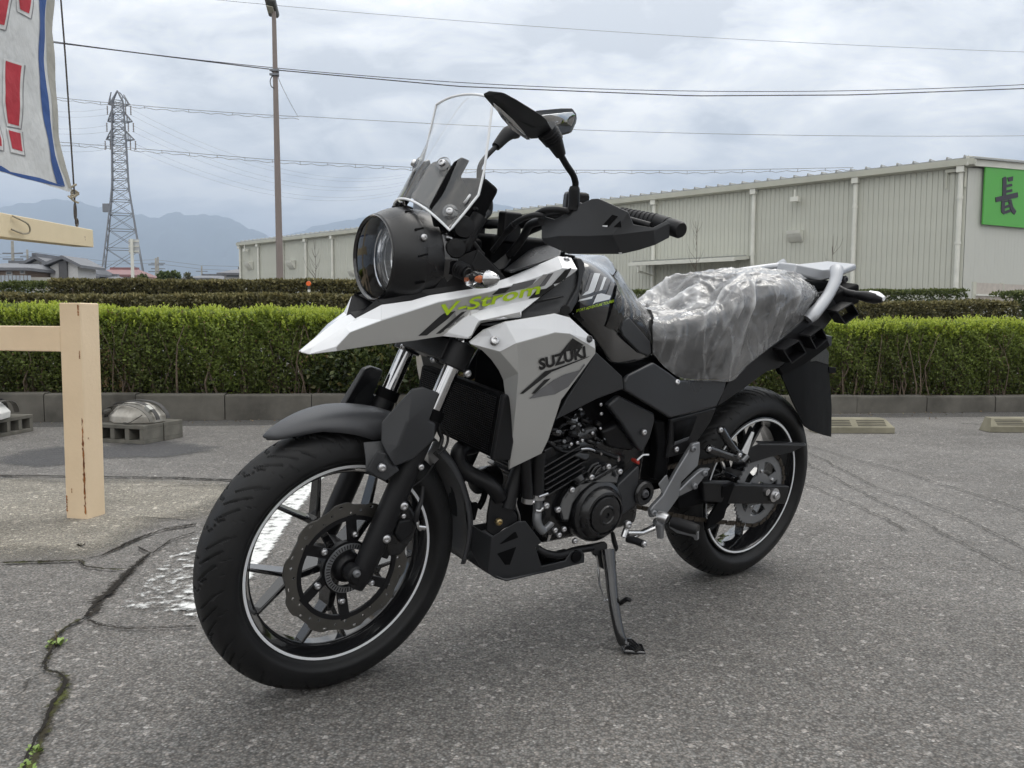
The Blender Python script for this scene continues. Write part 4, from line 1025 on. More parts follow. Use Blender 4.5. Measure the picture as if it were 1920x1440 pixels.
K_CLEAR = glass_mat('clear_screen', (.90, .91, .92), .02, .06)
K_EDGE = mat('glossy_white', (.75, .77, .79), .15, spec=.8, var=.05)
K_LENS = glass_mat('headlamp_glass', (.98, .985, .99), .0, -.02)
K_REFL = mat('lamp_reflector', (.90, .91, .92), .12, metal=.75, var=.02, rvar=.02)
K_ORNG = mat('amber_bulb', (.50, .13, .04), .25)
K_MIRR = mat('mirror_glass', (.55, .56, .57), .015, metal=1.0, var=.0, rvar=0)
K_POLI = mat('polished_alloy', (.82, .83, .84), .32, metal=.6, var=.04)
K_RED = mat('red_connector', (.35, .03, .02), .5)
K_LABEL = mat('caution_label', (.50, .50, .47), .5)

def face_fix(v, f):
    """wind every traced face so that it looks towards the side it was traced from"""
    outf = []
    for a in f:
        c = sum((v[i] for i in a), Vector()) / len(a); n = Vector()
        for i in range(len(a)):
            p, r_ = v[a[i]], v[a[(i + 1) % len(a)]]; n += Vector(((p.y - r_.y) * (p.z + r_.z), (p.z - r_.z) * (p.x + r_.x), (p.x - r_.x) * (p.y + r_.y)))
        outf.append(tuple(a) if n.dot(CL - c) > 0 else tuple(reversed(a)))
    return outf
def pan(name, fr, pts, faces=None, m=None, parent=None, th=.006, mirror=True, bevel=.0015, sub=0, smooth=30, join=False, v3=None, seg=2):
    """moulded panel: traced corners with their distance from the bike's middle plane, given thickness and its twin on the right"""
    parent = parent or bike
    v = v3 if v3 is not None else qs(fr, pts); faces = faces or [tuple(range(len(v)))]
    f = face_fix(v, faces); res = []
    if join:
        n = len(v); V = list(v) + [mir(p) for p in v]; F_ = f + [tuple(reversed([i + n for i in a])) for a in f]
        me = bpy.data.meshes.new(name); me.from_pydata([tuple(p) for p in V], [], F_)
        bm = bmesh.new(); bm.from_mesh(me); bmesh.ops.remove_doubles(bm, verts=bm.verts, dist=.0008); bm.to_mesh(me); bm.free()
        return link(name, me, m, parent, smooth, bevel, seg, th, -1, sub)
    for s in ((0, 1) if mirror else (0,)):
        V = [mir(p) for p in v] if s else v; F_ = [tuple(reversed(a)) for a in f] if s else f
        me = bpy.data.meshes.new(name); me.from_pydata([tuple(p) for p in V], [], F_); me.update()
        res.append(link(name, me, m, parent, smooth, bevel, seg, th, -1, sub))
    return res[0]

def cr_surface(rows, nu=4, nv=4, mirror_first=True):
    """smooth surface through a net of points (Catmull-Rom both ways); the first row lies in the middle plane"""
    def cr(a, b, c, d, t): return .5 * ((2 * b) + (c - a) * t + (2 * a - 5 * b + 4 * c - d) * t * t + (3 * b - a - 3 * c + d) * t ** 3)
    fine = []
    for r in rows:
        P = [r[0] * 2 - r[1]] + list(r) + [r[-1] * 2 - r[-2]]; o = []
        for i in range(len(r) - 1):
            for k in range(nu): o.append(cr(P[i], P[i + 1], P[i + 2], P[i + 3], k / nu))
        fine.append(o + [r[-1].copy()])
    out_ = []; n = len(fine)
    for i in range(n - 1):
        for k in range(nv):
            row = []
            for c in range(len(fine[0])):
                a = (mir(fine[1][c]) if mirror_first else fine[0][c] * 2 - fine[1][c]) if i == 0 else fine[i - 1][c]
                d = fine[i + 2][c] if i + 2 < n else fine[n - 1][c] * 2 - fine[n - 2][c]
                row.append(cr(a, fine[i][c], fine[i + 1][c], d, k / nv))
            out_.append(row)
    out_.append(fine[-1])
    m_ = len(out_[0]); V = [p for row in out_ for p in row]
    F_ = [(r * m_ + c, r * m_ + c + 1, (r + 1) * m_ + c + 1, (r + 1) * m_ + c) for r in range(len(out_) - 1) for c in range(m_ - 1)]
    return V, F_
def tube(name, pts, r, m, parent=None, n=12, smooth=6, mirror=False):
    for s in ((0, 1) if mirror else (0,)):
        b = MB(); b.tube([mir(p) for p in pts] if s else pts, r, n, smooth=smooth); o = b.build(name, m, parent or bike)
        if not s: first = o
    return first
BOLT = None
def bolt(p, nrm=(0, 1, 0), r=.0065, m=None, parent=None, name='bolt'):
    """domed cap bolt with a socket"""
    global BOLT
    if BOLT is None:
        b = MB(); b.lathe([(.0, .25), (.42, .2), (.48, .55), (.8, .42), (1.0, .1), (1.0, -.4)], (0, 0, 0), (0, 0, 1), 12); ob = b.build('bolt', None); BOLT = ob.data; bpy.data.objects.remove(ob)
    me = BOLT if m is None else BOLT
    o = bpy.data.objects.new(name, me); COL.objects.link(o); o.parent = parent or bike
    if not BOLT.materials: BOLT.materials.append(K_STEEL)
    o.location = p; o.rotation_euler = Vector(nrm).to_track_quat('Z', 'Y').to_euler(); o.scale = (r, r, r)
    if m is not None: o.material_slots[0].link = 'OBJECT'; o.material_slots[0].material = m
    return o
def bolts(fr, pts, lat, r=.0065, m=None, parent=None):
    for x, y in pts: bolt(q(fr, x, y, lat), (.25, 1, .05), r, m, parent)

# ------------------------------------------------------------------ decals laid on a panel
DG = None
def bvh_of(o):
    dg = bpy.context.evaluated_depsgraph_get(); e = o.evaluated_get(dg); me = e.to_mesh()
    t = BVHTree.FromPolygons([v.co.copy() for v in me.vertices], [tuple(p.vertices) for p in me.polygons]); e.to_mesh_clear(); return t
def lay(name, bm, tree, m, parent, off=.0012):
    """drop a flat drawing (photograph coordinates) onto a surface"""
    last = None; pend = []
    for v in bm.verts:
        d = (BINV @ ray(v.co.x, v.co.y)).normalized(); h = tree.ray_cast(CL, d)
        if h[0] is None and last is not None:
            h = tree.find_nearest(CL + d * last)
        if h[0] is None: pend.append(v); continue
        last = (h[0] - CL).length; n = h[1]
        if n.dot(CL - h[0]) < 0: n = -n
        v.co = h[0] + n * off
    for v in pend:
        d = (BINV @ ray(v.co.x, v.co.y)).normalized(); h = tree.find_nearest(CL + d * (last or 2)); v.co = h[0]
    me = bpy.data.meshes.new(name); bm.to_mesh(me); bm.free()
    return link(name, me, m, parent, 0)
def grid_cut(bm, step):
    xs = [v.co.x for v in bm.verts]; ys = [v.co.y for v in bm.verts]
    for ax, lo, hi in ((Vector((1, 0, 0)), min(xs), max(xs)), (Vector((0, 1, 0)), min(ys), max(ys))):
        k = lo + step
        while k < hi:
            bmesh.ops.bisect_plane(bm, geom=list(bm.verts) + list(bm.edges) + list(bm.faces), plane_co=ax * k, plane_no=ax); k += step
def decal(name, fr, polys, target, m, parent, step=7, off=.0012, up=1):
    tree = target if isinstance(target, BVHTree) else bvh_of(target)
    for pl in polys:
        bm = bmesh.new(); bm.faces.new([bm.verts.new((*pxl(fr, *p), 0)) for p in pl])
        bmesh.ops.triangulate(bm, faces=bm.faces); grid_cut(bm, step); o = lay(name, bm, tree, m, parent, off)
    return o
def text_decal(name, s, fr, o, ex, ey, target, m, parent, bold=.03, shear=0, space=1.0, off=.0016, step=9):
    """letters: baseline from o along ex (full width), ey = capital height"""
    cu = bpy.data.curves.new('t', 'FONT'); cu.body = s; cu.offset = bold; cu.shear = shear; cu.space_character = space; cu.resolution_u = 3
    to = bpy.data.objects.new('t', cu); COL.objects.link(to)
    bpy.context.view_layer.update()
    dg = bpy.context.evaluated_depsgraph_get(); me = bpy.data.meshes.new_from_object(to.evaluated_get(dg)); bpy.data.objects.remove(to)
    bm = bmesh.new(); bm.from_mesh(me); bpy.data.meshes.remove(me)
    xs = [v.co.x for v in bm.verts]; x0, x1 = min(xs), max(xs); H = .69
    O = pxl(fr, *o); k = FR[fr][2]
    for v in bm.verts:
        a, b_ = (v.co.x - x0) / (x1 - x0), v.co.y / H
        v.co = Vector((O[0] + (ex[0] * a + ey[0] * b_) / k, O[1] + (ex[1] * a + ey[1] * b_) / k, 0))
    bmesh.ops.triangulate(bm, faces=bm.faces); grid_cut(bm, step)
    return lay(name, bm, target if isinstance(target, BVHTree) else bvh_of(target), m, parent, off)

# ------------------------------------------------------------------ WHEELS
def tyre_mesh(rad, hw, grooves, seedk, n=1080):
    """tyre with cut tread grooves: profile grid turned about the axle (y), pressed in along the groove lines"""
    prof = [(.2225, .036), (.2245, .042), (.231, .0455)]
    rs, ss = rad - .058, .231
    for t in np.linspace(0, 1, 7)[1:]: prof.append((ss + (rs - ss) * t, .0455 + (hw - .0455) * math.sin(t * math.pi / 2)))
    kk = 27
    half = [(rs + (rad - rs) * math.sin(a), hw * math.cos(a) ** .82) for a in np.linspace(0, math.pi / 2, kk + 1)[1:]]
    prof += half
    full = prof + [(r, -y) for r, y in reversed(prof[:-1])]
    P = np.array(full); m_ = len(P)
    # arc length across the tread, measured from the crown
    c = len(prof) - 1; s = np.concatenate([[0], np.cumsum(np.hypot(np.diff(P[:, 0]), np.diff(P[:, 1])))]); s = s - s[c]; s = -s   # + on the left side
    A = np.linspace(0, 2 * math.pi, n, endpoint=False)
    aa, ssg = np.meshgrid(A, s, indexing='ij'); rr = np.tile(P[:, 0], (n, 1)); yy = np.tile(P[:, 1], (n, 1))
    NP = 15; pitch = 2 * math.pi * rad / NP
    dep = np.zeros_like(rr)
    for side in (1, -1):
        lon = ((aa * rad + (pitch * .5 if side < 0 else 0)) % pitch); lat = ssg * side
        for (l0, s0, l1, s1, w) in grooves:
            for sh in (-pitch, 0, pitch):
                ax_, ay_, bx_, by_ = l0 * pitch + sh, s0, l1 * pitch + sh, s1
                dx, dy = bx_ - ax_, by_ - ay_; L2 = dx * dx + dy * dy
                t = np.clip(((lon - ax_) * dx + (lat - ay_) * dy) / L2, 0, 1); d = np.hypot(lon - ax_ - t * dx, lat - ay_ - t * dy)
                dep = np.maximum(dep, np.clip((w * .72 - d) / (w * .25), 0, 1) * .0058)
    nr = np.clip((np.abs(ssg) < hw * 1.45), 0, 1); dep *= nr
    rr = rr - dep
    V = np.stack([rr * np.cos(aa), yy, rr * np.sin(aa)], -1).reshape(-1, 3)
    i, j = np.meshgrid(np.arange(n), np.arange(m_ - 1), indexing='ij'); i2 = (i + 1) % n
    F_ = np.stack([i * m_ + j, i2 * m_ + j, i2 * m_ + j + 1, i * m_ + j + 1], -1).reshape(-1, 4)
    me = bpy.data.meshes.new('tyre'); me.from_pydata(V.tolist(), [], F_.tolist()); me.update()
    bm = bmesh.new(); bm.from_mesh(me); bmesh.ops.recalc_face_normals(bm, faces=bm.faces); bm.to_mesh(me); bm.free()
    return me
GRV = [(.05, .012, .42, .052, .0022), (.33, .012, .70, .060, .0022), (.60, .020, .92, .058, .0022), (.80, .050, 1.0, .072, .0014), (.20, .052, .30, .074, .0010), (.50, .060, .60, .078, .0010),
       (.86, .008, .95, .020, .0018), (.95, .020, 1.10, .026, .0018), (1.10, .026, 1.16, .036, .0018), (.28, -.004, .52, .004, .0016)]
def wheel(name, label, loc, rad, hw, rim_hw, phase, steer=0):
    w = empty(name); w.parent = bike; w.location = loc; w.rotation_euler = (0, 0, R(steer))
    link('tyre', tyre_mesh(rad, hw, GRV, 0), K_TYRE, w, smooth=50)
    y = rim_hw
    b = MB(); b.lathe([(.2285, y), (.2235, y + .0015), (.2160, y + .001), (.2120, y - .006), (.2065, y * .55), (.2010, y * .32), (.1985, .012), (.1985, -.012), (.2010, -y * .32), (.2065, -y * .55), (.2120, -y + .006), (.2160, -y - .001), (.2285, -y), (.2270, -y + .01), (.213, 0), (.2270, y - .01)], (0, 0, 0), (0, 1, 0), 128, closed=True)
    b.build('rim', K_GLOSS, w)
    b = MB()
    for s in (1, -1): b.lathe([(.2183, s * (y + .0018)), (.2235, s * (y + .0028)), (.2245, s * (y + .0022)), (.2236, s * (y + .0010))], (0, 0, 0), (0, 1, 0), 128, closed=True); b.build('rim_stripe', K_STRIPE, w) ; b = MB()
    for k in range(5):
        c = R(phase + 72 * k); P = lambda r, a, yy: Vector((r * math.cos(a), yy, r * math.sin(a)))
        b = MB()
        def arm(r0, a0, w0, r1, a1, w1, d0, d1):
            p0, p1 = P(r0, a0, 0), P(r1, a1, 0); t = (p1 - p0).normalized(); sd_ = Vector((-t.z, 0, t.x)); vs = []
            for p, ww, dd in ((p0, w0, d0), (p1, w1, d1)):
                for (i, j) in ((-1, -1), (1, -1), (1, 1), (-1, 1)): vs.append(p + sd_ * (i * ww * (.62 if j > 0 else 1) / 2) + Vector((0, j * dd / 2, 0)))
            b.add(vs, [(0, 1, 2, 3), (7, 6, 5, 4), (0, 4, 5, 1), (1, 5, 6, 2), (2, 6, 7, 3), (3, 7, 4, 0)])
        arm(.035, c, .030, .122, c, .024, .054, .038)
        arm(.108, c - .03, .017, .2005, c - R(15.5), .0125, .036, .028)
        arm(.108, c + .03, .017, .2005, c + R(15.5), .0125, .0365, .0285)
        b.build('spoke', K_GLOSS, w, smooth=0, bevel=.003)
    b = MB(); b.lathe([(.0, .052), (.030, .052), (.034, .046), (.040, .030), (.040, -.030), (.034, -.046), (.030, -.052), (0, -.052)], (0, 0, 0), (0, 1, 0), 40); b.build('hub', K_BLK, w)
    return w
def brake_disc(w, y, rad, inner, phase):
    n, m_ = 432, 13; V, ok = [], []
    holes = []
    for k in range(36):
        a = 2 * math.pi * k / 36; holes.append((inner + .0065 + (rad - inner - .012) * (.08, .5, .92)[k % 3], a))
    for k in range(n):
        a = 2 * math.pi * k / n; ro = rad + .0036 * math.tanh(2.2 * math.sin(a * 10))
        for j in range(m_ + 1): V.append((a, inner + (ro - inner) * j / m_))
    b = MB()
    for s, yy in ((1, y + .0022), (-1, y - .0022)): b.v += [(r * math.cos(a), yy, r * math.sin(a)) for a, r in V]
    N = n * (m_ + 1); keep = set()
    for k in range(n):
        for j in range(m_):
            a = 2 * math.pi * (k + .5) / n; r = inner + (rad - inner) * (j + .5) / m_
            if any((r * math.cos(a) - hr * math.cos(ha)) ** 2 + (r * math.sin(a) - hr * math.sin(ha)) ** 2 < .0034 ** 2 for hr, ha in holes): continue
            keep.add((k, j))
    for k, j in keep:
        k2 = (k + 1) % n; A = [k * (m_ + 1) + j, k2 * (m_ + 1) + j, k2 * (m_ + 1) + j + 1, k * (m_ + 1) + j + 1]
        b.f += [tuple(A), tuple(i + N for i in reversed(A))]
        for (dk, dj, e0, e1) in ((0, -1, 0, 1), (1, 0, 1, 2), (0, 1, 2, 3), (-1, 0, 3, 0)):
            if ((k + dk) % n, j + dj) not in keep: b.f.append((A[e1], A[e0], A[e0] + N, A[e1] + N))
    b.build('brake_disc', K_DISC, w, smooth=30)
    b = MB()
    for k in range(6):
        a = phase + k * math.pi / 3; p0 = Vector((.048 * math.cos(a + .25), y - .006, .048 * math.sin(a + .25))); p1 = Vector(((inner + .004) * math.cos(a), y, (inner + .004) * math.sin(a)))
        b.bar(p0, p1, .022, .007, up=(0, 1, 0))
    b.lathe([(.046, y - .012), (.060, y - .012), (.060, y - .001), (.046, y - .001)], (0, 0, 0), (0, 1, 0), 40, closed=True)
    b.lathe([(inner - .008, y - .003), (inner + .002, y - .003), (inner + .002, y + .003), (inner - .008, y + .003)], (0, 0, 0), (0, 1, 0), 72, closed=True)
    b.build('disc_carrier', K_BLK, w, smooth=30)
    for k in range(6):
        a = phase + k * math.pi / 3 + .15; bolt(Vector((.076 * math.cos(a), y + .004 * (1 if y > 0 else -1), .076 * math.sin(a))), (0, 1 if y > 0 else -1, 0), .0078, None, w)
fw_ = wheel('front_wheel', '', (WB / 2, 0, RF), .305, .0605, .0415, 60, 1.4)
brake_disc(fw_, .066, .1465, .117, R(-30))
b = MB(); b.lathe([(.044, .068), (.056, .068), (.056, .072), (.044, .072)], (0, 0, 0), (0, 1, 0), 60, closed=True); ar = b.build('sensor_ring', K_ALU, fw_)
b = MB()
for k in range(48): a = 2 * math.pi * k / 48; b.bar((.0455 * math.cos(a), .0724, .0455 * math.sin(a)), (.0545 * math.cos(a), .0724, .0545 * math.sin(a)), .0016, .0012, up=(0, 1, 0))
b.build('sensor_slots', K_DEEP, fw_, smooth=0)['kind'] = 'stuff'
b = MB(); b.lathe([(0, .078), (.024, .078), (.034, .066), (.036, .05)], (0, 0, 0), (0, 1, 0), 32); b.build('hub_cap', K_BLK, fw_)
for a, r_ in ((R(-50), .205), (R(-38), .207)):
    b = MB(); b.box((r_ * math.cos(a) * .985, -.008, r_ * math.sin(a) * .985), (.003, .026, .030), Matrix.Rotation(-a, 3, 'Y')); b.build('rim_label', K_LABEL, fw_, smooth=0)
rw_ = wheel('rear_wheel', '', (-WB / 2, 0, RR), .315, .074, .0575, 96)
brake_disc(rw_, -.075, .12, .09, 0)
# sprocket with teeth, arms and the chain round it
SPR = Vector((0, .086, 0)); b = MB(); n = 47 * 4; ro = [(.1165, .1225, .1225, .1165)[i % 4] for i in range(n)]
V = [(r * math.cos(2 * math.pi * i / n), .083 + yy, r * math.sin(2 * math.pi * i / n)) for yy in (0, .005) for i, r in [(i, rr_) for i in range(n) for rr_ in (.090, ro[i])]]
b.v = V; N2 = 2 * n
for i in range(n):
    a, c = 2 * i, 2 * ((i + 1) % n); b.f += [(a, a + 1, c + 1, c), (N2 + c, N2 + c + 1, N2 + a + 1, N2 + a), (a + 1, N2 + a + 1, N2 + c + 1, c + 1), (a, c, N2 + c, N2 + a)]
for k in range(5):
    a = k * 2 * math.pi / 5 + .2; b.bar((.04 * math.cos(a), .0855, .04 * math.sin(a)), (.094 * math.cos(a), .0855, .094 * math.sin(a)), .030, .0045, up=(0, 1, 0))
b.lathe([(.025, .08), (.052, .08), (.052, .0875), (.025, .0875)], (0, 0, 0), (0, 1, 0), 32, closed=True)
b.build('sprocket', K_ALU, rw_, smooth=20)
for k in range(5): a = k * 2 * math.pi / 5 + .2; bolt(Vector((.062 * math.cos(a), .09, .062 * math.sin(a))), (0, 1, 0), .007, None, rw_)
K_CHAIN = mat('oiled_chain', (.055, .045, .035), .45, metal=.7, var=.3, vscale=90)
RA = Vector((-WB / 2, 0, RR)); CS = Vector((-.06, 0, .40)); b = MB()      # front sprocket centre
def chain_path():
    pts = []; r1, r0 = .1195, .036
    d = (CS - RA); dist = math.hypot(d.x, d.z); base_a = math.atan2(d.z, d.x); off = math.acos((r1 - r0) / dist)
    a0, a1 = base_a + off, base_a + 2 * math.pi - off
    for i in range(90): a = a0 + (a1 - a0) * i / 89; pts.append(RA + Vector((r1 * math.cos(a), .0855, r1 * math.sin(a))))
    e = CS + Vector((r0 * math.cos(a1), .0855, r0 * math.sin(a1))); s_ = CS + Vector((r0 * math.cos(a0), .0855, r0 * math.sin(a0)))
    lastp = pts[-1]
    for i in range(1, 50): p = lastp.lerp(e, i / 49); p.z -= .012 * math.sin(math.pi * i / 49); pts.append(p)
    for i in range(1, 20): a = base_a - off + (2 * off) * i / 19; pts.append(CS + Vector((r0 * math.cos(a), .0855, r0 * math.sin(a))))
    for i in range(1, 50): pts.append(s_.lerp(pts[0], i / 49))
    return pts
cp_ = chain_path(); acc = 0; lp_ = cp_[0]; k = 0
for p in cp_[1:]:
    acc += (p - lp_).length
    if acc >= .0159:
        t = (p - lp_).normalized(); w_ = .009 if k % 2 else .0135
        for s in (-1, 1): b.bar(p - t * acc * .55 + Vector((0, s * w_ / 2, 0)), p + t * .006 + Vector((0, s * w_ / 2, 0)), .0018, .0115, up=(0, 0, 1) if abs(t.z) < .9 else (1, 0, 0))
        acc = 0; k += 1
    lp_ = p
b.build('drive_chain', K_CHAIN, bike, smooth=0)['kind'] = 'stuff'

# ------------------------------------------------------------------ FORK, FENDER
def leg(z, s): return Vector((.541 - .424 * (z - .662), s * .1, z))
for s in (1, -1):
    b = MB(); b.tube([leg(.63, s), leg(.94, s)], .0187, 20); b.build('fork_tube', K_CHROME, bike)
    b = MB(); b.tube([leg(.27, s) , leg(.30, s), leg(.335, s), leg(.42, s), leg(.62, s), leg(.648, s)], [.017, .024, .0255, .0265, .0262, .0225], 20); lo = b.build('fork_slider', K_BLK, bike)
    b = MB(); b.lathe([(0, -.018), (.019, -.018), (.021, -.01), (.021, .012), (.016, .018), (0, .018)], Vector((WB / 2, s * .1, RF)), (0, 1, 0), 24); b.build('axle_clamp', K_BLK, lo)
    b = MB(); b.lathe([(.0190, -.012), (.0275, -.012), (.0275, .012), (.0190, .012)], leg(.646, s), Vector((-.424, 0, 1)), 20, closed=True); b.build('dust_seal', K_DEEP, lo)
bolt(q('D', 765, 920, .125), (.2, 1, 0), .0085, K_ALU)
for z, d in ((.775, .046), (.915, .04)):       # yokes
    b = MB(); c0, c1 = leg(z, 1), leg(z, -1); b.bar(c0, c1, .075, d, up=(-.424, 0, 1))
    for s in (1, -1): b.tube([leg(z - d / 2 - .004, s), leg(z + d / 2 + .004, s)], .032, 16)
    b.build('fork_yoke', K_BLK, bike, bevel=.003)
b = MB(); b.tube([leg(.74, 0) + Vector((-.03, 0, 0)), leg(.95, 0) + Vector((-.05, 0, 0))], .03, 14); b.build('steering_stem', K_DEEP, bike)
for x, y in ((690, 640), (870, 720)): bolt(q('C', x, y, .03 if x > 800 else -.07), (1, .3, 0), .008)
# fender: a shell swept round the wheel
V, F_ = [], []; na, ny = 44, 12
for i in range(na + 1):
    f = i / na; a = R(59.5 + (190 - 59.5) * f)
    hwf = .072 * min(1, .10 + .9 * min(1, f / .20) ** .6)
    if f > .86: hwf = .072 - .018 * (f - .86) / .14
    drop = (.026 + .030 * max(0, 1 - abs(f - .30) / .16)) * min(1, .12 + hwf / .072)
    r0 = .343 if f < .4 else .343 - .004 * (f - .4)
    for j in range(ny + 1):
        s = -1 + 2 * j / ny; r = r0 - drop * abs(s) ** 2.6 - (.006 * (1 - f * 5) if f < .2 else 0) + .004 * (1 - s * s) ; y = hwf * math.sin(s * math.pi / 2) if abs(s) < 1 else hwf * s
        V.append((WB / 2 + r * math.cos(a), y, RF + r * math.sin(a)))
for i in range(na):
    for j in range(ny): F_.append((i * (ny + 1) + j, i * (ny + 1) + j + 1, (i + 1) * (ny + 1) + j + 1, (i + 1) * (ny + 1) + j))
b = MB(); b.add(V, F_); b.build('front_fender', K_FEND, bike, smooth=60, solid=.004, bevel=0)
pan('fork_guard', 'D', [(868, 262, .098), (1008, 112, .118), (1052, 104, .124), (1124, 130, .134), (1080, 250, .134), (1112, 266, .138), (1106, 332, .138), (1010, 425, .136), (930, 455, .132), (895, 398, .124), (868, 345, .108), (985, 255, .133), (1040, 330, .140), (945, 360, .131)],
    [(0, 1, 11), (1, 2, 3, 11), (3, 4, 12, 11), (4, 5, 6, 12), (6, 7, 12), (7, 8, 13, 12), (8, 9, 13), (9, 10, 13), (10, 0, 11, 13), (11, 12, 13)], K_CHAR, th=.014, bevel=.0045, seg=3)
pan('fender_bracket', 'D', [(792, 345, .074), (885, 338, .088), (905, 398, .112), (950, 468, .122), (888, 518, .126), (805, 476, .112), (803, 420, .098)], [(0, 1, 2, 6), (6, 2, 3, 4, 5)], K_CHAR, th=.006, bevel=.002)
pan('fender_bracket', 'D', [(806, 470, .115), (855, 388, .118), (893, 396, .122), (880, 430, .128), (950, 470, .130), (890, 516, .132)], None, K_CHAR, th=.006, bevel=.002)
bolts('D', [(875, 457)], .138, .0095); bolts('D', [(1044, 455)], .128, .0075)
# brake caliper and hose
cal = empty('brake_caliper'); cal.parent = bike
pan('body', 'D', [(880, 700, .095), (905, 610, .105), (960, 590, .11), (1010, 640, .112), (1035, 700, .112), (1010, 770, .112), (960, 840, .11), (905, 850, .105), (880, 790, .1)], None, K_ENG, cal, th=.035, mirror=False, bevel=.008, seg=3)
pan('piston_cover', 'D', [(950, 690, .118), (1010, 680, .118), (1020, 740, .118), (960, 790, .118), (930, 750, .118)], None, K_BLK, cal, th=.02, mirror=False, bevel=.006)
pan('lug', 'D', [(860, 800, .10), (930, 720, .105), (940, 760, .105), (900, 860, .10), (870, 850, .10)], None, K_BLK, cal, th=.015, mirror=False, bevel=.004)
bolts('D', [(969, 624), (893, 767)], .124, .0105, None, cal); bolts('D', [(917, 690), (968, 668)], .12, .006, None, cal)
tube('hose', qs('D', [(1100, 440, .12), (1060, 500, .115), (1000, 545, .11), (990, 560, .112)]), .0022, K_HOSE, cal)
tube('hose_end', qs('D', [(1022, 690, .125), (1028, 650, .127), (1045, 600, .12), (1052, 540, .11)]), [.006, .006, .005, .004], K_HOSE, cal)
tube('banjo', qs('D', [(1030, 715, .125), (1060, 718, .126)]), .0065, K_CHROME, cal, smooth=0); tube('banjo_pipe', qs('D', [(1030, 690, .125), (1030, 712, .127), (1042, 728, .127)]), .004, K_CHROME, cal)
pan('hose_bracket', 'D', [(1040, 395, .12), (1080, 348, .115), (1118, 340, .112), (1122, 372, .112), (1095, 395, .115), (1122, 420, .115), (1092, 452, .118), (1062, 425, .12)], None, K_STEEL, cal, th=.002, mirror=False, bevel=0)
tube('hose', qs('D', [(1115, 400, .11), (1150, 370, .105), (1160, 320, .10), (1125, 270, .10), (1118, 240, .10)]), .003, K_HOSE, cal)
tube('hose', qs('D', [(1120, 380, .108), (1135, 330, .10), (1122, 290, .098), (1130, 200, .09)]), .005, K_HOSE, cal)

# ------------------------------------------------------------------ HEADLIGHT
hl_ = empty('headlight'); hl_.parent = bike
HC = Vector((.652, 0, .971)); HX = Vector((1, 0, -.02)).normalized()
b = MB(); b.lathe([(.0845, .006), (.0885, .010), (.0925, .006), (.0950, -.004), (.1010, -.016), (.1065, -.032), (.1095, -.046), (.1105, -.058), (.1098, -.062), (.1060, -.0635), (.1075, -.090), (.1065, -.104), (.1000, -.108), (.0985, -.124), (.088, -.140), (.0, -.150)], HC, HX, 64); b.build('shell', K_LAMP, hl_, smooth=28)
b = MB(); b.lathe([(.0835, .004), (.0862, .009), (.0890, .0112), (.0905, .009)], HC, HX, 64); b.build('bezel', K_GLOSS, hl_)
b = MB(); b.lathe([(.0860, .006), (.060, .0125), (.03, .016), (.0, .017)], HC, HX, 48); b.build('lens', K_LENS, hl_)
b = MB(); b.lathe([(.0855, .003), (.082, -.022), (.0765, -.040), (.0735, -.043)], HC, HX, 48); b.build('inner_bezel', K_DEEP, hl_)
b = MB(); b.lathe([(.0700, -.046), (.0690, -.050), (.0670, -.056), (.0655, -.055), (.0590, -.066), (.0570, -.065), (.048, -.076), (.046, -.075), (.034, -.084), (.014, -.089), (0, -.090)], HC, HX, 22); b.build('reflector', K_REFL, hl_, smooth=0)
b = MB(); b.lathe([(.0770, -.040), (.0765, -.034), (.0740, -.0315), (.0705, -.0330), (.0685, -.0390), (.0690, -.048)], HC, HX, 64); b.build('reflector_ring', K_CHROME, hl_)
b = MB(); b.lathe([(.0, -.05), (.010, -.052), (.012, -.058), (.012, -.088)], HC, HX, 20); b.build('bulb', K_CHROME, hl_)
for k in range(12):
    a = 2 * math.pi * (k + .3) / 12; 
    for xo, ww in ((-.033, .020),):
        d = Vector((0, math.cos(a), math.sin(a))); b = MB(); p = HC + d * .1100 + Vector((xo - .016, 0, 0)); rot = Matrix.Rotation(a - math.pi / 2, 3, 'X')
        b.box(p, (.022, .0035, .004), rot @ Matrix.Rotation(R(14), 3, 'Z')); b.build('notch_shade', K_DEEP, hl_, smooth=0)  # matte black bars stand in for the shade in notches
bolts('A', [(817, 945)], .102, .0075, None, hl_)
b = MB(); b.box((.475, 0, .97), (.09, .15, .12)); b.build('headlight_mount', K_DEEP, bike, bevel=.01)
b = MB(); b.lathe([(.104, 0), (.112, -.01), (.112, -.03), (.09, -.04)], Vector((.548, 0, .972)), (1, 0, 0), 48); b.build('rear_shell', K_GLOSS, hl_)

# ------------------------------------------------------------------ WINDSCREEN
sc_ = empty('windscreen'); sc_.parent = bike
rows = [((690, 712), (970, 902), .118), ((722, 660), (1060, 795), .128), ((790, 535), (1143, 690), .134), ((870, 395), (1178, 540), .130), ((960, 240), (1205, 330), .121), ((1036, 108), (1229, 128), .113), ((1050, 88), (1229, 112), .1115)]
def scr_pt(row, s):
    c, e, w = row; pc, pe = q('A', *c, 0), q('A', *e, w); a = abs(s)
    p = Vector((pc.x + (pe.x - pc.x) * a ** 2.0, w * s, pc.z + (pe.z - pc.z) * a ** 2.2)); return p
def lerp_row(t):
    k = t * (len(rows) - 1); i = min(int(k), len(rows) - 2); f = k - i; a, c = rows[i], rows[i + 1]
    return tuple((a[j][0] + (c[j][0] - a[j][0]) * f, a[j][1] + (c[j][1] - a[j][1]) * f) for j in (0, 1)) + (a[2] + (c[2] - a[2]) * f,)
V, F_ = [], []; nr, nc = 30, 24
for i in range(nr + 1):
    for j in range(nc + 1): V.append(scr_pt(lerp_row(i / nr), -1 + 2 * j / nc))
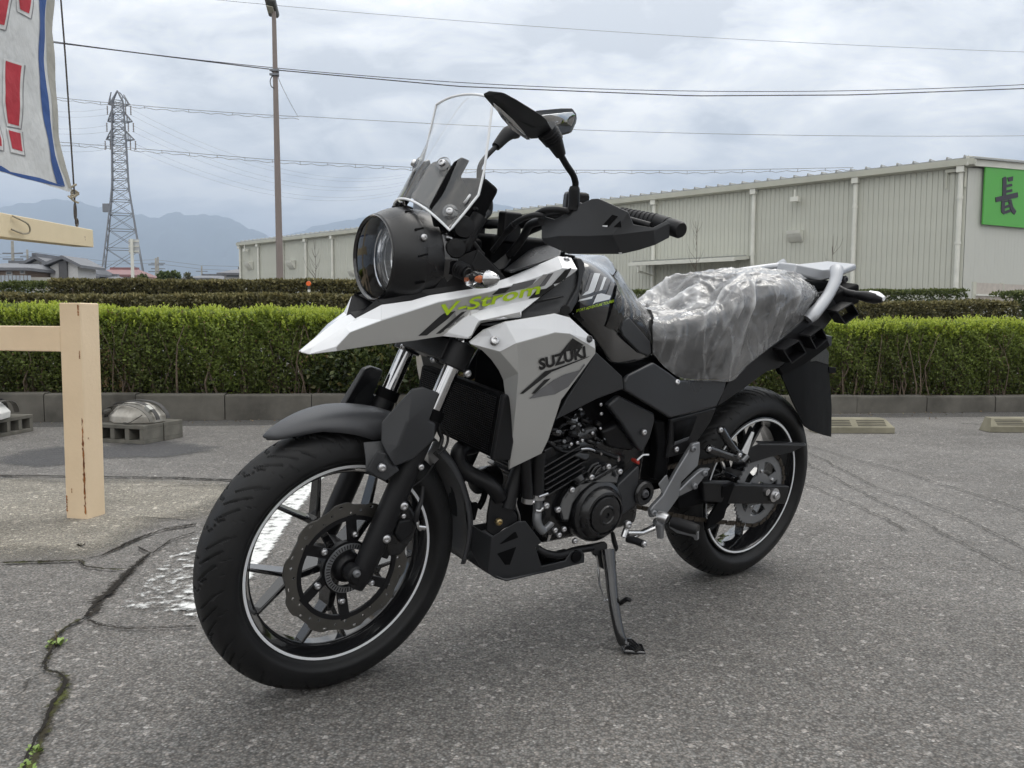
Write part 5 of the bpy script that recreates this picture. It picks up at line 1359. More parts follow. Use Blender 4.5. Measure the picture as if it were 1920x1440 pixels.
for i in range(nr):
    for j in range(nc): F_.append((i * (nc + 1) + j, i * (nc + 1) + j + 1, (i + 1) * (nc + 1) + j + 1, (i + 1) * (nc + 1) + j))
b = MB(); b.add(V, F_); scr = b.build('screen', K_CLEAR, sc_, smooth=80)
per = [V[j] for j in range(nc + 1)] + [V[i * (nc + 1) + nc] for i in range(1, nr + 1)] + [V[nr * (nc + 1) + j] for j in range(nc - 1, -1, -1)] + [V[i * (nc + 1)] for i in range(nr - 1, -1, -1)]
b = MB(); b.tube(per, .0028, 8, caps=False); b.build('screen_edge_gleam', K_EDGE, sc_)  # opaque white tube stands in for light gathered in the clear edge
tS = bvh_of(scr)
def on_screen(x, y):
    d = (BINV @ ray(*pxl('A', x, y))).normalized(); h = tS.ray_cast(CL, d); n = h[1]
    return h[0], (n if n.dot(CL - h[0]) > 0 else -n)
K_WASH = glass_mat('clear_washer', (.62, .63, .66), .05, .12)
for x, y in ((930, 505), (972, 792)):
    p, n = on_screen(x, y)
    for s in (1, -1):
        pp, nn = (p, n) if s > 0 else (mir(p), mir(n))
        b = MB(); b.lathe([(0, .004), (.010, .004), (.0165, .001), (.0165, -.004)], pp, nn, 24); b.build('washer', K_WASH, sc_)
        bolt(pp + nn * .006, nn, .0082, None, sc_); b = MB(); b.lathe([(.0, -.003), (.012, -.003), (.012, -.03), (0, -.03)], pp, nn, 16); b.build('spacer', K_DEEP, sc_)
pan('screen_bracket', 'A', [(735, 700, .018), (800, 550, .020), (870, 490, .026), (950, 472, .038), (985, 520, .046), (940, 600, .050), (850, 770, .055), (790, 740, .035)], None, K_GLOSS, th=.006, bevel=.003)
pan('screen_bracket', 'A', [(940, 590, .082), (1000, 490, .082), (1045, 462, .082), (1092, 482, .082), (1040, 580, .085), (1085, 668, .09), (1040, 780, .095), (970, 880, .1), (880, 880, .09), (850, 760, .076)], None, K_DEEP, th=.008, mirror=False, bevel=.003)
b = MB(); b.box((.455, 0, 1.095), (.05, .17, .13), Matrix.Rotation(R(-28), 3, 'Y')); b.build('instrument_panel', K_DEEP, bike, bevel=.012)
b = MB(); b.box((.428, 0, 1.11), (.006, .13, .085), Matrix.Rotation(R(-28), 3, 'Y')); b.build('display', K_GLOSS, bike, bevel=.003)
pan('caution_plate', 'A', [(1052, 735, .131), (1090, 683, .133), (1100, 690, .133), (1065, 740, .131)], None, K_EDGE, sc_, th=.001, mirror=False, bevel=0)

# ------------------------------------------------------------------ HANDLEBAR, GUARDS, MIRRORS
hb = [Vector((.345, 0, 1.065)), Vector((.34, .06, 1.065)), Vector((.305, .17, 1.100)), Vector((.238, .27, 1.108)), Vector((.214, .385, 1.098)), Vector((.216, .422, 1.092))]
b = MB(); b.tube([mir(p) for p in reversed(hb[1:])] + hb, .0112, 14, smooth=6); b.build('handlebar', K_BLK, bike)
for s in (1, -1):
    S_ = (lambda p: p) if s > 0 else mir
    b = MB(); b.tube([S_(hb[3].lerp(hb[4], .15)), S_(hb[4]), S_(hb[4].lerp(hb[5], .75))], [.0165, .0175, .0175], 18); gr = b.build('grip', K_HOSE, bike)
    b = MB()
    for k in range(9): p = hb[3].lerp(hb[4], .2 + .09 * k); b.lathe([(.0165, -.002), (.0188, -.0015), (.0188, .0015), (.0165, .002)], S_(p), S_(hb[4] - hb[3]), 16)
    b.build('grip_ribs', K_HOSE, gr)['kind'] = 'stuff'
    e = hb[5]; t_ = (hb[5] - hb[4]).normalized(); b = MB(); b.lathe([(0, -.012), (.0165, -.012), (.0175, .002), (.0175, .022), (.0145, .027), (0, .027)], S_(e + t_ * .004), S_(t_), 20); b.build('bar_end', K_BLK, bike)
    tube('lever', [S_(Vector((.315, .235, 1.125))), S_(Vector((.345, .28, 1.118))), S_(Vector((.315, .35, 1.105))), S_(Vector((.275, .42, 1.09)))], [.008, .0075, .006, .0075], K_BLK)
    b = MB(); b.box(S_(Vector((.305, .225, 1.125))), (.05, .045, .045), Matrix.Rotation(R(-28 * s), 3, 'Z')); b.build('switch_box', K_BLK, bike, bevel=.008)
    b = MB(); b.box(S_(Vector((.36, .07, 1.06))), (.05, .03, .07)); b.build('bar_clamp', K_BLK, bike, bevel=.006)
GU = [(678, 1108, .235), (780, 1138, .262), (822, 1122, .272), (1000, 1012, .322), (1090, 972, .345), (1140, 970, .357), (1192, 990, .368), (1388, 1080, .408), (1402, 1110, .410), (1432, 1182, .414), (1590, 1208, .432), (1700, 1152, .440), (1728, 1172, .441),   # 0-12 upper rim
      (1726, 1290, .441), (1605, 1352, .434), (1480, 1392, .416), (1330, 1426, .392), (900, 1426, .305), (700, 1338, .245), (676, 1292, .238),                                             # 13-19 lower rim
      (820, 1278, .290), (1060, 1278, .345), (1260, 1268, .392), (1604, 1232, .438), (730, 1292, .258)]                                                                                     # 20-24 crease
gd = pan('hand_guard', 'B', GU, [(0, 1, 2, 20, 24, 19), (2, 3, 21, 20), (3, 4, 5, 6, 7, 22, 21), (7, 8, 9, 22), (9, 10, 23, 22), (10, 11, 12, 23), (12, 13, 14, 23), (22, 23, 14, 15, 16), (21, 22, 16), (20, 21, 16, 17), (24, 20, 17, 18), (19, 24, 18)], K_CHAR, th=.006, bevel=.003, smooth=22)
tg = bvh_of(gd)
decal('opening_shade', 'B', [[(1175, 1192), (1258, 1102), (1304, 1116), (1216, 1210)], [(1268, 1204), (1326, 1150), (1330, 1206)]], tg, K_DEEP, gd, off=.0012)  # no holes: black decals stand in for the dark inside them
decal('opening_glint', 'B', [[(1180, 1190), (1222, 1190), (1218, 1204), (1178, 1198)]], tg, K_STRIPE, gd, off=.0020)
decal('guard_clip', 'B', [[(1310, 1408), (1334, 1408), (1334, 1418), (1310, 1418)]], tg, K_STRIPE, gd, off=.0015)
# left mirror, turned so that a sliver of its glass shows
mi = empty('mirror'); mi.parent = bike; mi['label'] = 'mirror seen edge on beside the windscreen'
sh = qs('B', [(198, 112, .315), (245, 84, .33), (300, 108, .34), (420, 170, .345), (560, 255, .345), (700, 340, .345), (755, 395, .345), (775, 430, .34), (690, 478, .325), (590, 486, .31), (440, 400, .29), (300, 235, .29), (205, 135, .30)])
c_ = sum(sh, Vector()) / len(sh)
b = MB(); inn = [c_ + (p - c_) * .72 + Vector((.012, .028, .006)) for p in sh]; n = len(sh); b.add(sh + inn, [(i, (i + 1) % n, n + (i + 1) % n, n + i) for i in range(n)] + [tuple(range(n, 2 * n)), tuple(range(n - 1, -1, -1))]); b.build('housing', K_CHAR, mi, bevel=.006, seg=3, smooth=50)
gl = [(284, 190), (330, 222), (440, 320), (520, 410), (584, 486), (560, 490), (440, 412), (350, 310), (290, 215)]
v3 = [q('B', x, y, .300 if i < 4 else .286) for i, (x, y) in enumerate(gl)]; v3 = [p + (CL - p).normalized() * .02 for p in v3]
pan('glass', 'B', None, None, K_MIRR, mi, th=.002, mirror=False, bevel=0, v3=v3)
tube('boot', qs('B', [(715, 405, .335), (770, 480, .335), (835, 612, .33)]), [.0205, .018, .0105], K_BLK, mi, 18, 5)
b = MB()
for k in range(4): p = q('B', 735 + 14 * k, 435 + 20 * k, .335); b.lathe([(.0190 - .0007 * k, -.0022), (.0212 - .0007 * k, -.001), (.0212 - .0007 * k, .001), (.0190 - .0007 * k, .0022)], p, q('B', 835, 612, .33) - q('B', 715, 405, .335), 18)
b.build('boot_rings', K_BLK, mi)['kind'] = 'stuff'
tube('stem', qs('B', [(830, 605, .33), (885, 700, .325), (935, 775, .318), (955, 840, .312), (952, 890, .31)]), .0066, K_BLK, mi)
tube('base_boot', qs('B', [(950, 872, .31), (946, 900, .31), (944, 1010, .305), (940, 1062, .305)]), [.009, .0115, .0115, .0125], K_BLK, mi, 16, 0)
mr_ = empty('mirror'); mr_.parent = bike; mr_['label'] = 'mirror turned with its glass towards the front'
sh = qs('B', [(606, 258, -.33), (640, 245, -.33), (840, 226, -.36), (930, 226, -.38), (965, 275, -.385), (955, 330, -.38), (908, 432, -.37), (840, 452, -.36), (740, 462, -.345), (650, 430, -.33), (600, 330, -.325)])
c_ = sum(sh, Vector()) / len(sh); bk = [c_ + (p - c_) * .8 + Vector((-.045, -.03, 0)) for p in sh]; n = len(sh)
b = MB(); b.add(sh + bk, [(i, (i + 1) % n, n + (i + 1) % n, n + i) for i in range(n)] + [tuple(range(n, 2 * n)), tuple(range(n - 1, -1, -1))]); b.build('housing', K_CHAR, mr_, bevel=.005, seg=3, smooth=50)
v3 = [p + (CL - p).normalized() * .003 for p in qs('B', [(640, 300, -.318), (700, 288, -.318), (880, 268, -.34), (935, 264, -.35), (955, 288, -.358), (945, 330, -.366), (900, 424, -.386), (838, 444, -.384), (745, 452, -.372), (665, 420, -.355)])]
gm_ = pan('glass', 'B', None, None, K_MIRR, mr_, th=.002, mirror=False, bevel=0, v3=v3)
tube('boot', qs('B', [(470, 420, -.33), (400, 440, -.325), (305, 545, -.315)]), [.020, .0195, .0125], K_BLK, mr_, 16, 5)
tube('stem', qs('B', [(310, 540, -.315), (215, 640, -.305), (170, 720, -.30), (165, 850, -.30)]), .0066, K_BLK, mr_)
tube('base_boot', qs('B', [(185, 735, -.30), (182, 960, -.30)]), .011, K_BLK, mr_, 14, 0)
# cables and hoses at the bar
for pts, r_ in (([(275, 1400, .10), (400, 1240, .15), (480, 1160, .19), (600, 1108, .235), (700, 1108, .26)], .0058), ([(430, 1420, .10), (520, 1300, .13), (580, 1190, .17), (680, 1150, .24)], .009), ([(400, 1440, .08), (540, 1270, .12), (650, 1210, .18), (700, 1190, .22)], .007),
                ([(640, 1095, .22), (700, 1065, .26), (800, 1058, .285), (900, 1072, .30)], .006), ([(655, 1105, .22), (730, 1075, .25), (830, 1072, .28), (890, 1085, .30)], .004)):
    tube('cable', qs('B', pts), r_, K_HOSE)
tube('cable_ferrule', qs('B', [(400, 1238, .15), (455, 1182, .18)]), .008, K_BLK, None, 12, 0)
for pts, r_ in (([(1150, 820, .10), (1100, 900, .10), (1060, 990, .10), (1050, 1010, .09)], .018), ([(1175, 690, -.02), (1165, 800, .02), (1100, 940, .05), (1060, 1000, .06)], .010), ([(1000, 990, .10), (1040, 965, .11), (1100, 970, .11), (1150, 1030, .11), (1170, 1050, .11)], .006),
                ([(1180, 700, -.05), (1195, 740, -.05), (1190, 790, -.05), (1160, 815, -.04)], .014), ([(1120, 770, .09), (1170, 790, .06), (1180, 830, .06), (1130, 870, .08)], .004)):
    tube('cable', qs('A', pts), r_, K_HOSE)
b = MB(); b.lathe([(0, -.02), (.022, -.018), (.026, 0), (.022, .018), (0, .02)], q('A', 1050, 885, .10), (.4, 1, .1), 20); b.build('ignition_lock', K_BLK, bike)
b = MB(); b.lathe([(0, -.02), (.02, -.018), (.024, 0), (.02, .018), (0, .02)], q('A', 1000, 1010, .10), (.4, 1, .1), 20); b.build('horn', K_BLK, bike)
tube('wire_clip', qs('A', [(945, 945, .1), (975, 950, .1), (1000, 970, .105)]), .004, K_STEEL)
# ------------------------------------------------------------------ FRONT COWL (beak and side wings)
CW = [(75, 662, 0), (76, 672, .006), (128, 686, .014),                                                        # 0-2 nose tip
      (150, 640, .012), (340, 520, .030), (440, 466, .042),                                                   # 3-5 inner crease
      (290, 640, .034), (372, 552, .058), (560, 480, .082), (740, 422, .100), (900, 370, .118), (1220, 306, .150), (1420, 246, .166), (1650, 168, .184),   # 6-13 outer crease
      (290, 668, .045), (500, 634, .072), (780, 600, .100), (930, 578, .116), (1075, 594, .140),              # 14-18 lower rim
      (404, 470, .022), (560, 388, .070), (742, 362, .088), (850, 330, .100), (1100, 292, .130), (1312, 228, .146), (1620, 96, .172), (1700, 106, .180), (1738, 176, .190),  # 19-27 upper rim
      (1722, 192, .190), (1512, 344, .190), (1402, 428, .190), (1400, 462, .190), (1152, 500, .166), (1095, 590, .148),     # 28-33 lower wing
      (1085, 438, .160), (1290, 394, .182), (942, 552, .126), (1152, 482, .172)]                              # 34-37 bright facet
v = qs('C', CW)
fa, fb, fc = q('C', 290, 655, .040), q('C', 1512, 344, .190), q('C', 900, 372, .120)
fn = (fb - fa).cross(fc - fa).normalized()
def flank(x, y): d = BINV @ ray(*pxl('C', x, y)); return CL + d * ((fa - CL).dot(fn) / d.dot(fn))
for i in (6, 7, 8, 9, 10, 11, 12, 13, 14, 15, 16, 17, 27, 28, 29, 34, 35, 36): v[i] = flank(CW[i][0], CW[i][1])
pc = [q('C', 180, 470, 0)] 
# keep the nose symmetric: its middle line runs from the tip back to the dark cowl
mid1 = Vector((v[3].x + .0, 0, v[3].z + .010)); mid2 = Vector((v[4].x, 0, v[4].z + .012)); mid3 = Vector((v[19].x, 0, v[19].z + .006))
v += [mid1, mid2, mid3]
fs = [(0, 1, 3, 38), (1, 2, 3), (38, 3, 4, 39), (39, 4, 19, 40), (4, 5, 19), (2, 6, 7, 4, 3), (4, 7, 8, 5), (5, 8, 20, 19), (8, 9, 21, 20), (9, 10, 22, 21), (10, 11, 23, 22), (11, 12, 24, 23), (12, 13, 25, 24), (13, 27, 26, 25),
      (2, 14, 6), (6, 14, 15, 7), (7, 15, 16, 8), (8, 16, 9), (9, 16, 17, 36), (9, 36, 34, 10), (10, 34, 11), (11, 34, 35, 12), (12, 35, 29, 13), (13, 29, 28, 27), (36, 17, 18, 33), (36, 33, 37, 34), (34, 37, 31, 30, 35), (35, 30, 29), (33, 32, 37), (37, 32, 31)]
cowl = pan('front_cowl', 'C', None, fs, K_SILV, th=.004, bevel=.004, v3=v, join=True, smooth=18, seg=3)
tC = bvh_of(cowl)
# shade on the cowl's lower flank, painted on as grey decals
decal('flank_shade_decal', 'C', [[(290, 645), (370, 556), (560, 486), (740, 428), (900, 376), (1220, 312), (1320, 283), (1330, 306), (1100, 372), (1005, 425), (900, 556), (940, 548), (925, 574), (780, 598), (500, 632), (294, 664)]], tC, K_GREY, cowl, off=.0008, step=14)
decal('flank_shade_decal', 'C', [[(1082, 584), (1146, 486), (1390, 434), (1398, 458), (1155, 497), (1097, 586)]], tC, K_GREY, cowl, off=.0008, step=14)
decal('black_stripe', 'C', [[(780, 574), (910, 456), (932, 440), (1005, 424), (960, 470), (832, 571)], [(885, 562), (1040, 432), (1072, 424), (915, 559)],
                            [(1220, 330), (1265, 292), (1340, 278), (1300, 316)], [(1512, 340), (1440, 352), (1490, 300), (1548, 290), (1590, 262), (1600, 278)], [(1582, 266), (1660, 180), (1702, 168), (1650, 250)]], tC, K_DBLK, cowl, off=.0016)
decal('grey_stripe', 'C', [[(1300, 316), (1350, 266), (1490, 232), (1462, 270), (1420, 290)], [(1500, 284), (1560, 204), (1592, 196), (1540, 272)], [(960, 500), (1100, 428), (1200, 404), (1090, 440), (945, 545), (915, 556)]], tC, K_DGRY, cowl, off=.0014)
decal('pale_stripe', 'C', [[(1425, 288), (1470, 262), (1530, 208), (1556, 206), (1496, 284)]], tC, K_DLGT, cowl, off=.0014)
text_decal('model_lettering', 'V-Strom', 'C', (895, 458), (610, -140), (20, -70), tC, K_LIME, cowl, bold=.022, shear=.0, off=.0030, step=5)
bolts('C', [(1672, 122)], .187, .008)
# dark cowl under and beside the headlight
DC = [(372, 432, .0), (404, 467, .020), (560, 386, .068), (744, 360, .086), (850, 328, .098), (1098, 290, .128), (1312, 234, .144), (1262, 168, .136), (1140, 56, .118), (1000, 108, .108), (940, 215, .104), (880, 290, .098), (760, 300, .085), (700, 330, .078), (540, 362, .055), (440, 300, .03), (412, 286, .0)]
v = qs('C', DC); v[0].y = 0; v[16].y = 0
v[16] = Vector((v[0].x - .09, 0, v[0].z + .012)); v[15] = Vector((v[0].x - .08, .028, v[0].z + .014))
pan('headlight_cowl', 'C', None, [(0, 1, 15, 16), (1, 2, 14, 15), (2, 3, 13, 14), (3, 4, 12, 13), (4, 5, 6, 11, 12), (6, 7, 10, 11), (7, 8, 9, 10)], K_BLK, th=.004, bevel=.003, v3=v, join=True, smooth=20)
pan('cowl_stay', 'C', [(1140, 56, .122), (1316, 234, .148), (1262, 262, .142), (1150, 260, .13), (1100, 150, .12)], None, K_BLK, th=.006, bevel=.003)
# inner dash cover and tank front
pan('dash_cover', 'C', [(1170, 150, .06), (1230, 30, .06), (1330, 10, .06), (1340, 120, .08), (1300, 170, .11), (1250, 180, .11)], None, K_BLK, th=.01, bevel=.004)
TK = [(1290, 180, .11), (1480, 30, .07), (1560, 28, .08), (1640, 60, .12), (1630, 95, .14), (1500, 135, .165), (1330, 185, .16)]
pan('tank_front_cover', 'C', TK, [(0, 1, 2, 3, 4, 5, 6)], K_CHAR, th=.006, bevel=.004)
pan('tank_front_cover', 'C', [(1480, 30, .07), (1450, 10, .0), (1560, 20, .0), (1660, 66, .06), (1640, 60, .12), (1560, 28, .08)], None, K_CHAR, th=.006, bevel=.004)
b = MB(); b.box((.30, 0, .98), (.22, .16, .12)); b.build('steering_head', K_DEEP, bike, bevel=.01)
# front indicators
for s in (1, -1):
    S_ = (lambda p: p) if s > 0 else mir
    bk = empty('indicator'); bk.parent = bike
    b = MB(); b.tube([S_(q('C', 1015, 168, .115)), S_(q('C', 1080, 205, .145))], [.016, .013], 14)
    for k in range(4): b.lathe([(.015, -.003), (.0185, 0), (.015, .003)], S_(q('C', 1020 + 14 * k, 172 + 7 * k, .118 + .007 * k)), S_(q('C', 1080, 205, .145)) - S_(q('C', 1015, 168, .115)), 14)
    b.build('stalk', K_BLK, bk)
    p0, p1 = S_(q('C', 1086, 236, .145)), S_(q('C', 1262, 232, .232)); ax = (p1 - p0); L = ax.length; ax.normalize()
    prof = [(.0, 0), (.015, .001), (.0195, .018), (.0200, L * .4), (.0185, L * .62), (.0135, L * .84), (.006, L * .97), (0, L)]
    b = MB(); b.lathe(prof[:5] + [(.0, L * .62)], p0, ax, 28); b.build('lens', K_LENS, bk)
    b = MB(); b.lathe([(.0182, L * .70), (.0176, L * .72), (.0138, L * .86), (.006, L * .98), (0, L * 1.01)], p0, ax, 28); b.build('cap', K_CHROME, bk)
    b = MB(); b.lathe([(0, L * .60), (.0165, L * .66), (.017, L * .70)], p0, ax, 24); b.build('reflector', K_REFL, bk)
    b = MB(); b.lathe([(0, .008), (.006, .010), (.008, .020), (.006, .030), (0, .034)], p0 + ax * .014, ax, 16); b.build('bulb', K_ORNG, bk)

# ------------------------------------------------------------------ SHROUD WITH THE MAKER'S NAME
SH = [(1085, 612, .162), (1170, 540, .186), (1300, 490, .206), (1600, 440, .226), (1690, 463, .232), (1840, 600, .236), (1846, 655, .236),
      (1092, 624, .164), (1272, 672, .204), (1372, 622, .224), (1600, 558, .240), (1690, 566, .244),
      (1220, 720, .180), (1290, 840, .178), (1314, 1100, .172), (1320, 1380, .166), (1522, 1282, .196), (1562, 1200, .202), (1640, 960, .214), (1845, 682, .236),
      (1384, 800, .222), (1368, 1000, .212), (1330, 1374, .170), (1165, 664, .176), (1262, 780, .180), (1305, 960, .175)]
shr = pan('side_shroud', 'C', SH, [(0, 1, 2, 9, 8, 7), (2, 3, 10, 9), (3, 4, 11, 10), (4, 5, 6, 11), (7, 8, 23), (8, 12, 23), (8, 20, 24, 12), (20, 13, 24), (20, 21, 25, 13), (21, 14, 25), (21, 22, 15, 14), (8, 9, 20), (9, 10, 11, 6, 19, 18, 20), (20, 18, 17, 21), (21, 17, 16, 22)], K_GREY, th=.004, bevel=.005, smooth=16, seg=3)
tH = bvh_of(shr)
decal('lit_top_decal', 'C', [[(1090, 613), (1174, 543), (1302, 493), (1600, 443), (1688, 466), (1836, 602), (1842, 652), (1690, 562), (1600, 554), (1370, 618), (1272, 668), (1096, 622)]], tH, K_SILV, shr, off=.0009, step=14)  # light on the shroud's top painted on in white
bolt(q('C', 1240, 604, .203), (.3, .8, .5), .0105, None, shr); bolt(q('C', 1808, 592, .2395), (.1, .8, .6), .0085, M_DKM, shr)
text_decal('maker_lettering', 'SUZUKI', 'C', (1506, 777), (280, -80), (-6, -60), tH, K_DBLK, shr, bold=.045, space=1.0, off=.0020, step=8)
decal('black_stripe', 'C', [[(1632, 676), (1706, 588), (1772, 628), (1740, 652)], [(1388, 922), (1540, 786), (1600, 770), (1815, 692), (1790, 706), (1580, 790), (1410, 921)], [(1458, 922), (1535, 838), (1575, 828), (1480, 920)]], tH, K_DBLK, shr, off=.0016)
decal('grey_stripe', 'C', [[(1500, 905), (1590, 840), (1660, 805), (1745, 780), (1780, 750), (1775, 740), (1680, 880), (1600, 925), (1445, 952)]], tH, K_DGRY, shr, off=.0013)
# dark side frame cover between shroud and tank
pan('side_frame_cover', 'C', [(1152, 502, .158), (1398, 466, .182), (1402, 430, .182), (1512, 346, .184), (1722, 194, .184), (1770, 120, .176), (1786, 178, .186), (1654, 416, .204), (1700, 470, .214), (1600, 455, .214), (1300, 505, .196)],
    [(0, 1, 10), (1, 2, 3, 7, 8, 9, 10), (3, 4, 6, 7), (4, 5, 6)], K_CHAR, th=.005, bevel=.003)
pan('inner_cover', 'C', [(1060, 590, .128), (1150, 495, .148), (1400, 440, .17), (1640, 400, .19), (1700, 480, .20), (1300, 520, .18), (1170, 560, .16), (1095, 625, .15)], None, K_DEEP, th=.006, bevel=0)
pan('frame_cover_brace', 'J', [(470, 190, .182), (545, 200, .186), (586, 262, .19), (578, 365, .196), (500, 700, .212), (430, 822, .216), (340, 832, .216), (336, 775, .215), (375, 745, .214), (480, 560, .205), (520, 455, .198), (500, 320, .19)], None, K_CHAR, th=.012, bevel=.005, seg=3)
tube('brace_bolt', qs('J', [(355, 790, .215), (362, 790, .224)]), .011, K_BLK, None, 16, 0)
pan('frame_rib', 'J', [(20, 690, .196), (330, 630, .205), (360, 640, .205), (30, 718, .197)], None, K_BLK, th=.004, bevel=.001)

# ------------------------------------------------------------------ TANK
grid = [  # rows from the middle line outwards; columns front to back
    [(430, 150, 0), (620, 150, 0), (800, 170, 0), (900, 320, 0), (1005, 470, 0), (1130, 640, 0), (1250, 800, 0), (1300, 868, 0)],
    [(470, 180, .10), (640, 230, .10), (800, 300, .09), (900, 420, .085), (1010, 560, .08), (1120, 690, .07), (1262, 838, .06), (1306, 900, .05)],
    [(490, 260, .165), (640, 300, .175), (810, 395, .172), (930, 500, .165), (1000, 640, .150), (1110, 780, .128), (1260, 900, .10), (1318, 980, .085)],
    [(480, 520, .19), (580, 640, .205), (730, 700, .205), (880, 760, .195), (985, 850, .178), (1090, 900, .150), (1270, 1010, .120), (1330, 1110, .10)],
    [(470, 800, .195), (560, 850, .208), (690, 930, .205), (800, 1000, .195), (900, 1040, .182), (1010, 1080, .158), (1230, 1160, .128), (1340, 1200, .108)],
    [(430, 840, .19), (540, 960, .195), (670, 1090, .19), (760, 1220, .18), (880, 1380, .168), (1060, 1400, .150), (1240, 1350, .128), (1338, 1290, .112)]]
NCc = 8; rows_ = [[q('J', *p) for p in row] for row in grid]
for p in rows_[0]: p.z -= .004
v, fs = cr_surface(rows_, 6, 6)
tank = pan('fuel_tank', 'J', None, fs, K_GLOSS, th=.003, bevel=0, v3=v, join=True, smooth=80)
tT = bvh_of(tank)
decal('white_flash', 'J', [[(680, 372), (750, 378), (680, 580), (640, 600), (545, 628), (580, 590), (612, 570)], [(520, 672), (668, 632), (655, 660), (505, 692)], [(790, 415), (820, 425), (770, 562), (735, 575)], [(712, 612), (762, 600), (748, 652), (870, 628), (852, 668), (690, 706), (664, 726)]], tT, K_DWHT, tank, off=.0012)
decal('grey_flash', 'J', [[(640, 372), (678, 370), (608, 566), (566, 590)], [(752, 390), (790, 412), (735, 572), (684, 590)], [(822, 428), (860, 445), (815, 560), (772, 570)], [(870, 470), (915, 492), (872, 622), (806, 634), (820, 600), (838, 560)], [(545, 668), (700, 612), (690, 632), (670, 632)]], tT, K_DGRY, tank, off=.0010)
text_decal('tank_lettering', 'SPORT ADVENTURE TOURER', 'J', (482, 812), (420, -112), (5, -30), tT, K_LIME, tank, bold=.008, off=.0016, step=10)
pan('knee_pad', 'J', [(1005, 925, .176), (1040, 885, .170), (1085, 872, .163), (1140, 935, .152), (1318, 1140, .124), (1330, 1270, .118), (1290, 1304, .126), (1200, 1270, .142), (1010, 1080, .172), (990, 1010, .178)], None, K_CHAR, th=.008, mirror=True, bevel=.005, seg=3)
K_FILM = glass_mat('clear_protective_film', (.95, .95, .955), .16, .025)

# ------------------------------------------------------------------ SEAT
st = [((640, 440, .05), (628, 455, .10), (632, 590, .108)), ((700, 425, .05), (700, 470, .115), (690, 665, .125)), ((760, 415, .055), (800, 450, .130), (775, 724, .140)), ((850, 400, .06), (905, 440, .140), (850, 736, .148)),
      ((935, 345, .06), (985, 420, .145), (950, 737, .148)), ((1010, 255, .06), (1080, 345, .146), (1045, 732, .146)), ((1090, 215, .06), (1170, 310, .142), (1130, 650, .138)), ((1220, 200, .055), (1270, 290, .134), (1240, 560, .130)),
      ((1340, 205, .05), (1385, 285, .122), (1340, 485, .122)), ((1440, 240, .045), (1460, 300, .10), (1440, 395, .108)), ((1482, 280, .03), (1490, 315, .075), (1480, 352, .085))]
NS = len(st)
mid_ = [(608, 400), (690, 394), (740, 392), (800, 330), (860, 278), (960, 222), (1060, 196), (1200, 187), (1340, 192), (1440, 230), (1490, 285)]
srows = [[q('F', x, y, 0) for x, y in mid_]] + [[q('F', *st[k][a]) for k in range(NS)] for a in range(3)]
v, fs = cr_surface(srows, 5, 5)
K_SEAT = mat('black_seat_vinyl', (.022, .022, .024), .5, var=.1, bump=.35, bscale=350)
seat = pan('seat', 'F', None, fs, K_SEAT, th=.004, bevel=0, v3=v, join=True, smooth=80)
# wrinkled clear sheet laid over the seat
cv = empty('seat_cover_sheet'); cv.matrix_world = bike.matrix_world.copy(); tag(cv, 'crumpled clear plastic sheet wrapped over the black motorcycle seat', 'plastic sheet')
crow = []
for ri, row in enumerate(srows):
    o_ = []
    for c, p in enumerate(row):
        p = p + Vector((0, .006 if ri else 0, .008 if ri < 3 else -.004))
        if c == NS - 1: p.x -= .014
        if c == 0: p.x += .006
        o_.append(p)
    crow.append(o_)
v, fs = cr_surface(crow, 22, 22)
n_ = len(v); ff = face_fix(v, fs); V = v + [mir(p) for p in v]; F_ = ff + [tuple(reversed([i + n_ for i in a])) for a in ff]
cme = bpy.data.meshes.new('sheet'); cme.from_pydata([tuple(p) for p in V], [], F_); cme.update()
MC = (NS - 1) * 22 + 1; rowp = np.array([(i % n_) // MC for i in range(2 * n_)]) / (3 * 22)
n_ = len(cme.vertices); co = np.empty(n_ * 3, np.float32); cme.vertices.foreach_get('co', co); co = co.reshape(-1, 3).astype(float); no = np.empty(n_ * 3, np.float32); cme.vertices.foreach_get('normal', no); no = no.reshape(-1, 3)
from mathutils import noise as mnoise
def ridge(p, sc, ax, k):
    """sharp fold lines: ridged noise stretched along ax"""
    q_ = Vector(p); al = q_.dot(ax); q_ = q_ - ax * al * .84
    w_ = mnoise.noise_vector(q_ * sc * .35 + Vector((k, 0, 0))) * .5
    x = mnoise.noise(q_ * sc + w_ + Vector((0, k, 0))); return (1 - min(1, abs(x) * 2.6)) ** 2.2
AX = [Vector((-.62, .25, .74)).normalized(), Vector((.35, .2, -.9)).normalized(), Vector((-.85, .1, .3)).normalized()]
hgt = np.zeros(n_)
for i in range(n_):
    p = co[i]; x = p[0]
    wa = max(0, 1 - abs(x + .40) / .30); wb = max(0, 1 - abs(x + .72) / .32); wc = .35
    crease = math.exp(-((x + .47) / .05) ** 2)
    hgt[i] = .011 * wa * ridge(p, 8, AX[1], 1.3) + .009 * wb * ridge(p, 9, AX[0], 4.1) + .005 * ridge(p, 14, AX[2], 7.7) + .005 * ridge(p, 20, AX[1], 9.2) * (wa + .4) + .0018 * ridge(p, 42, AX[0], 2.2) - .006 * crease + .0012 * mnoise.noise(Vector(p) * 60)
hgt *= 1 - .9 * np.clip((rowp - .72) / .28, 0, 1)
sgn = np.sign((no * (co - np.array([-.5, 0, .75]))).sum(1)); co2 = co + no * sgn[:, None] * (hgt[:, None] + .001)
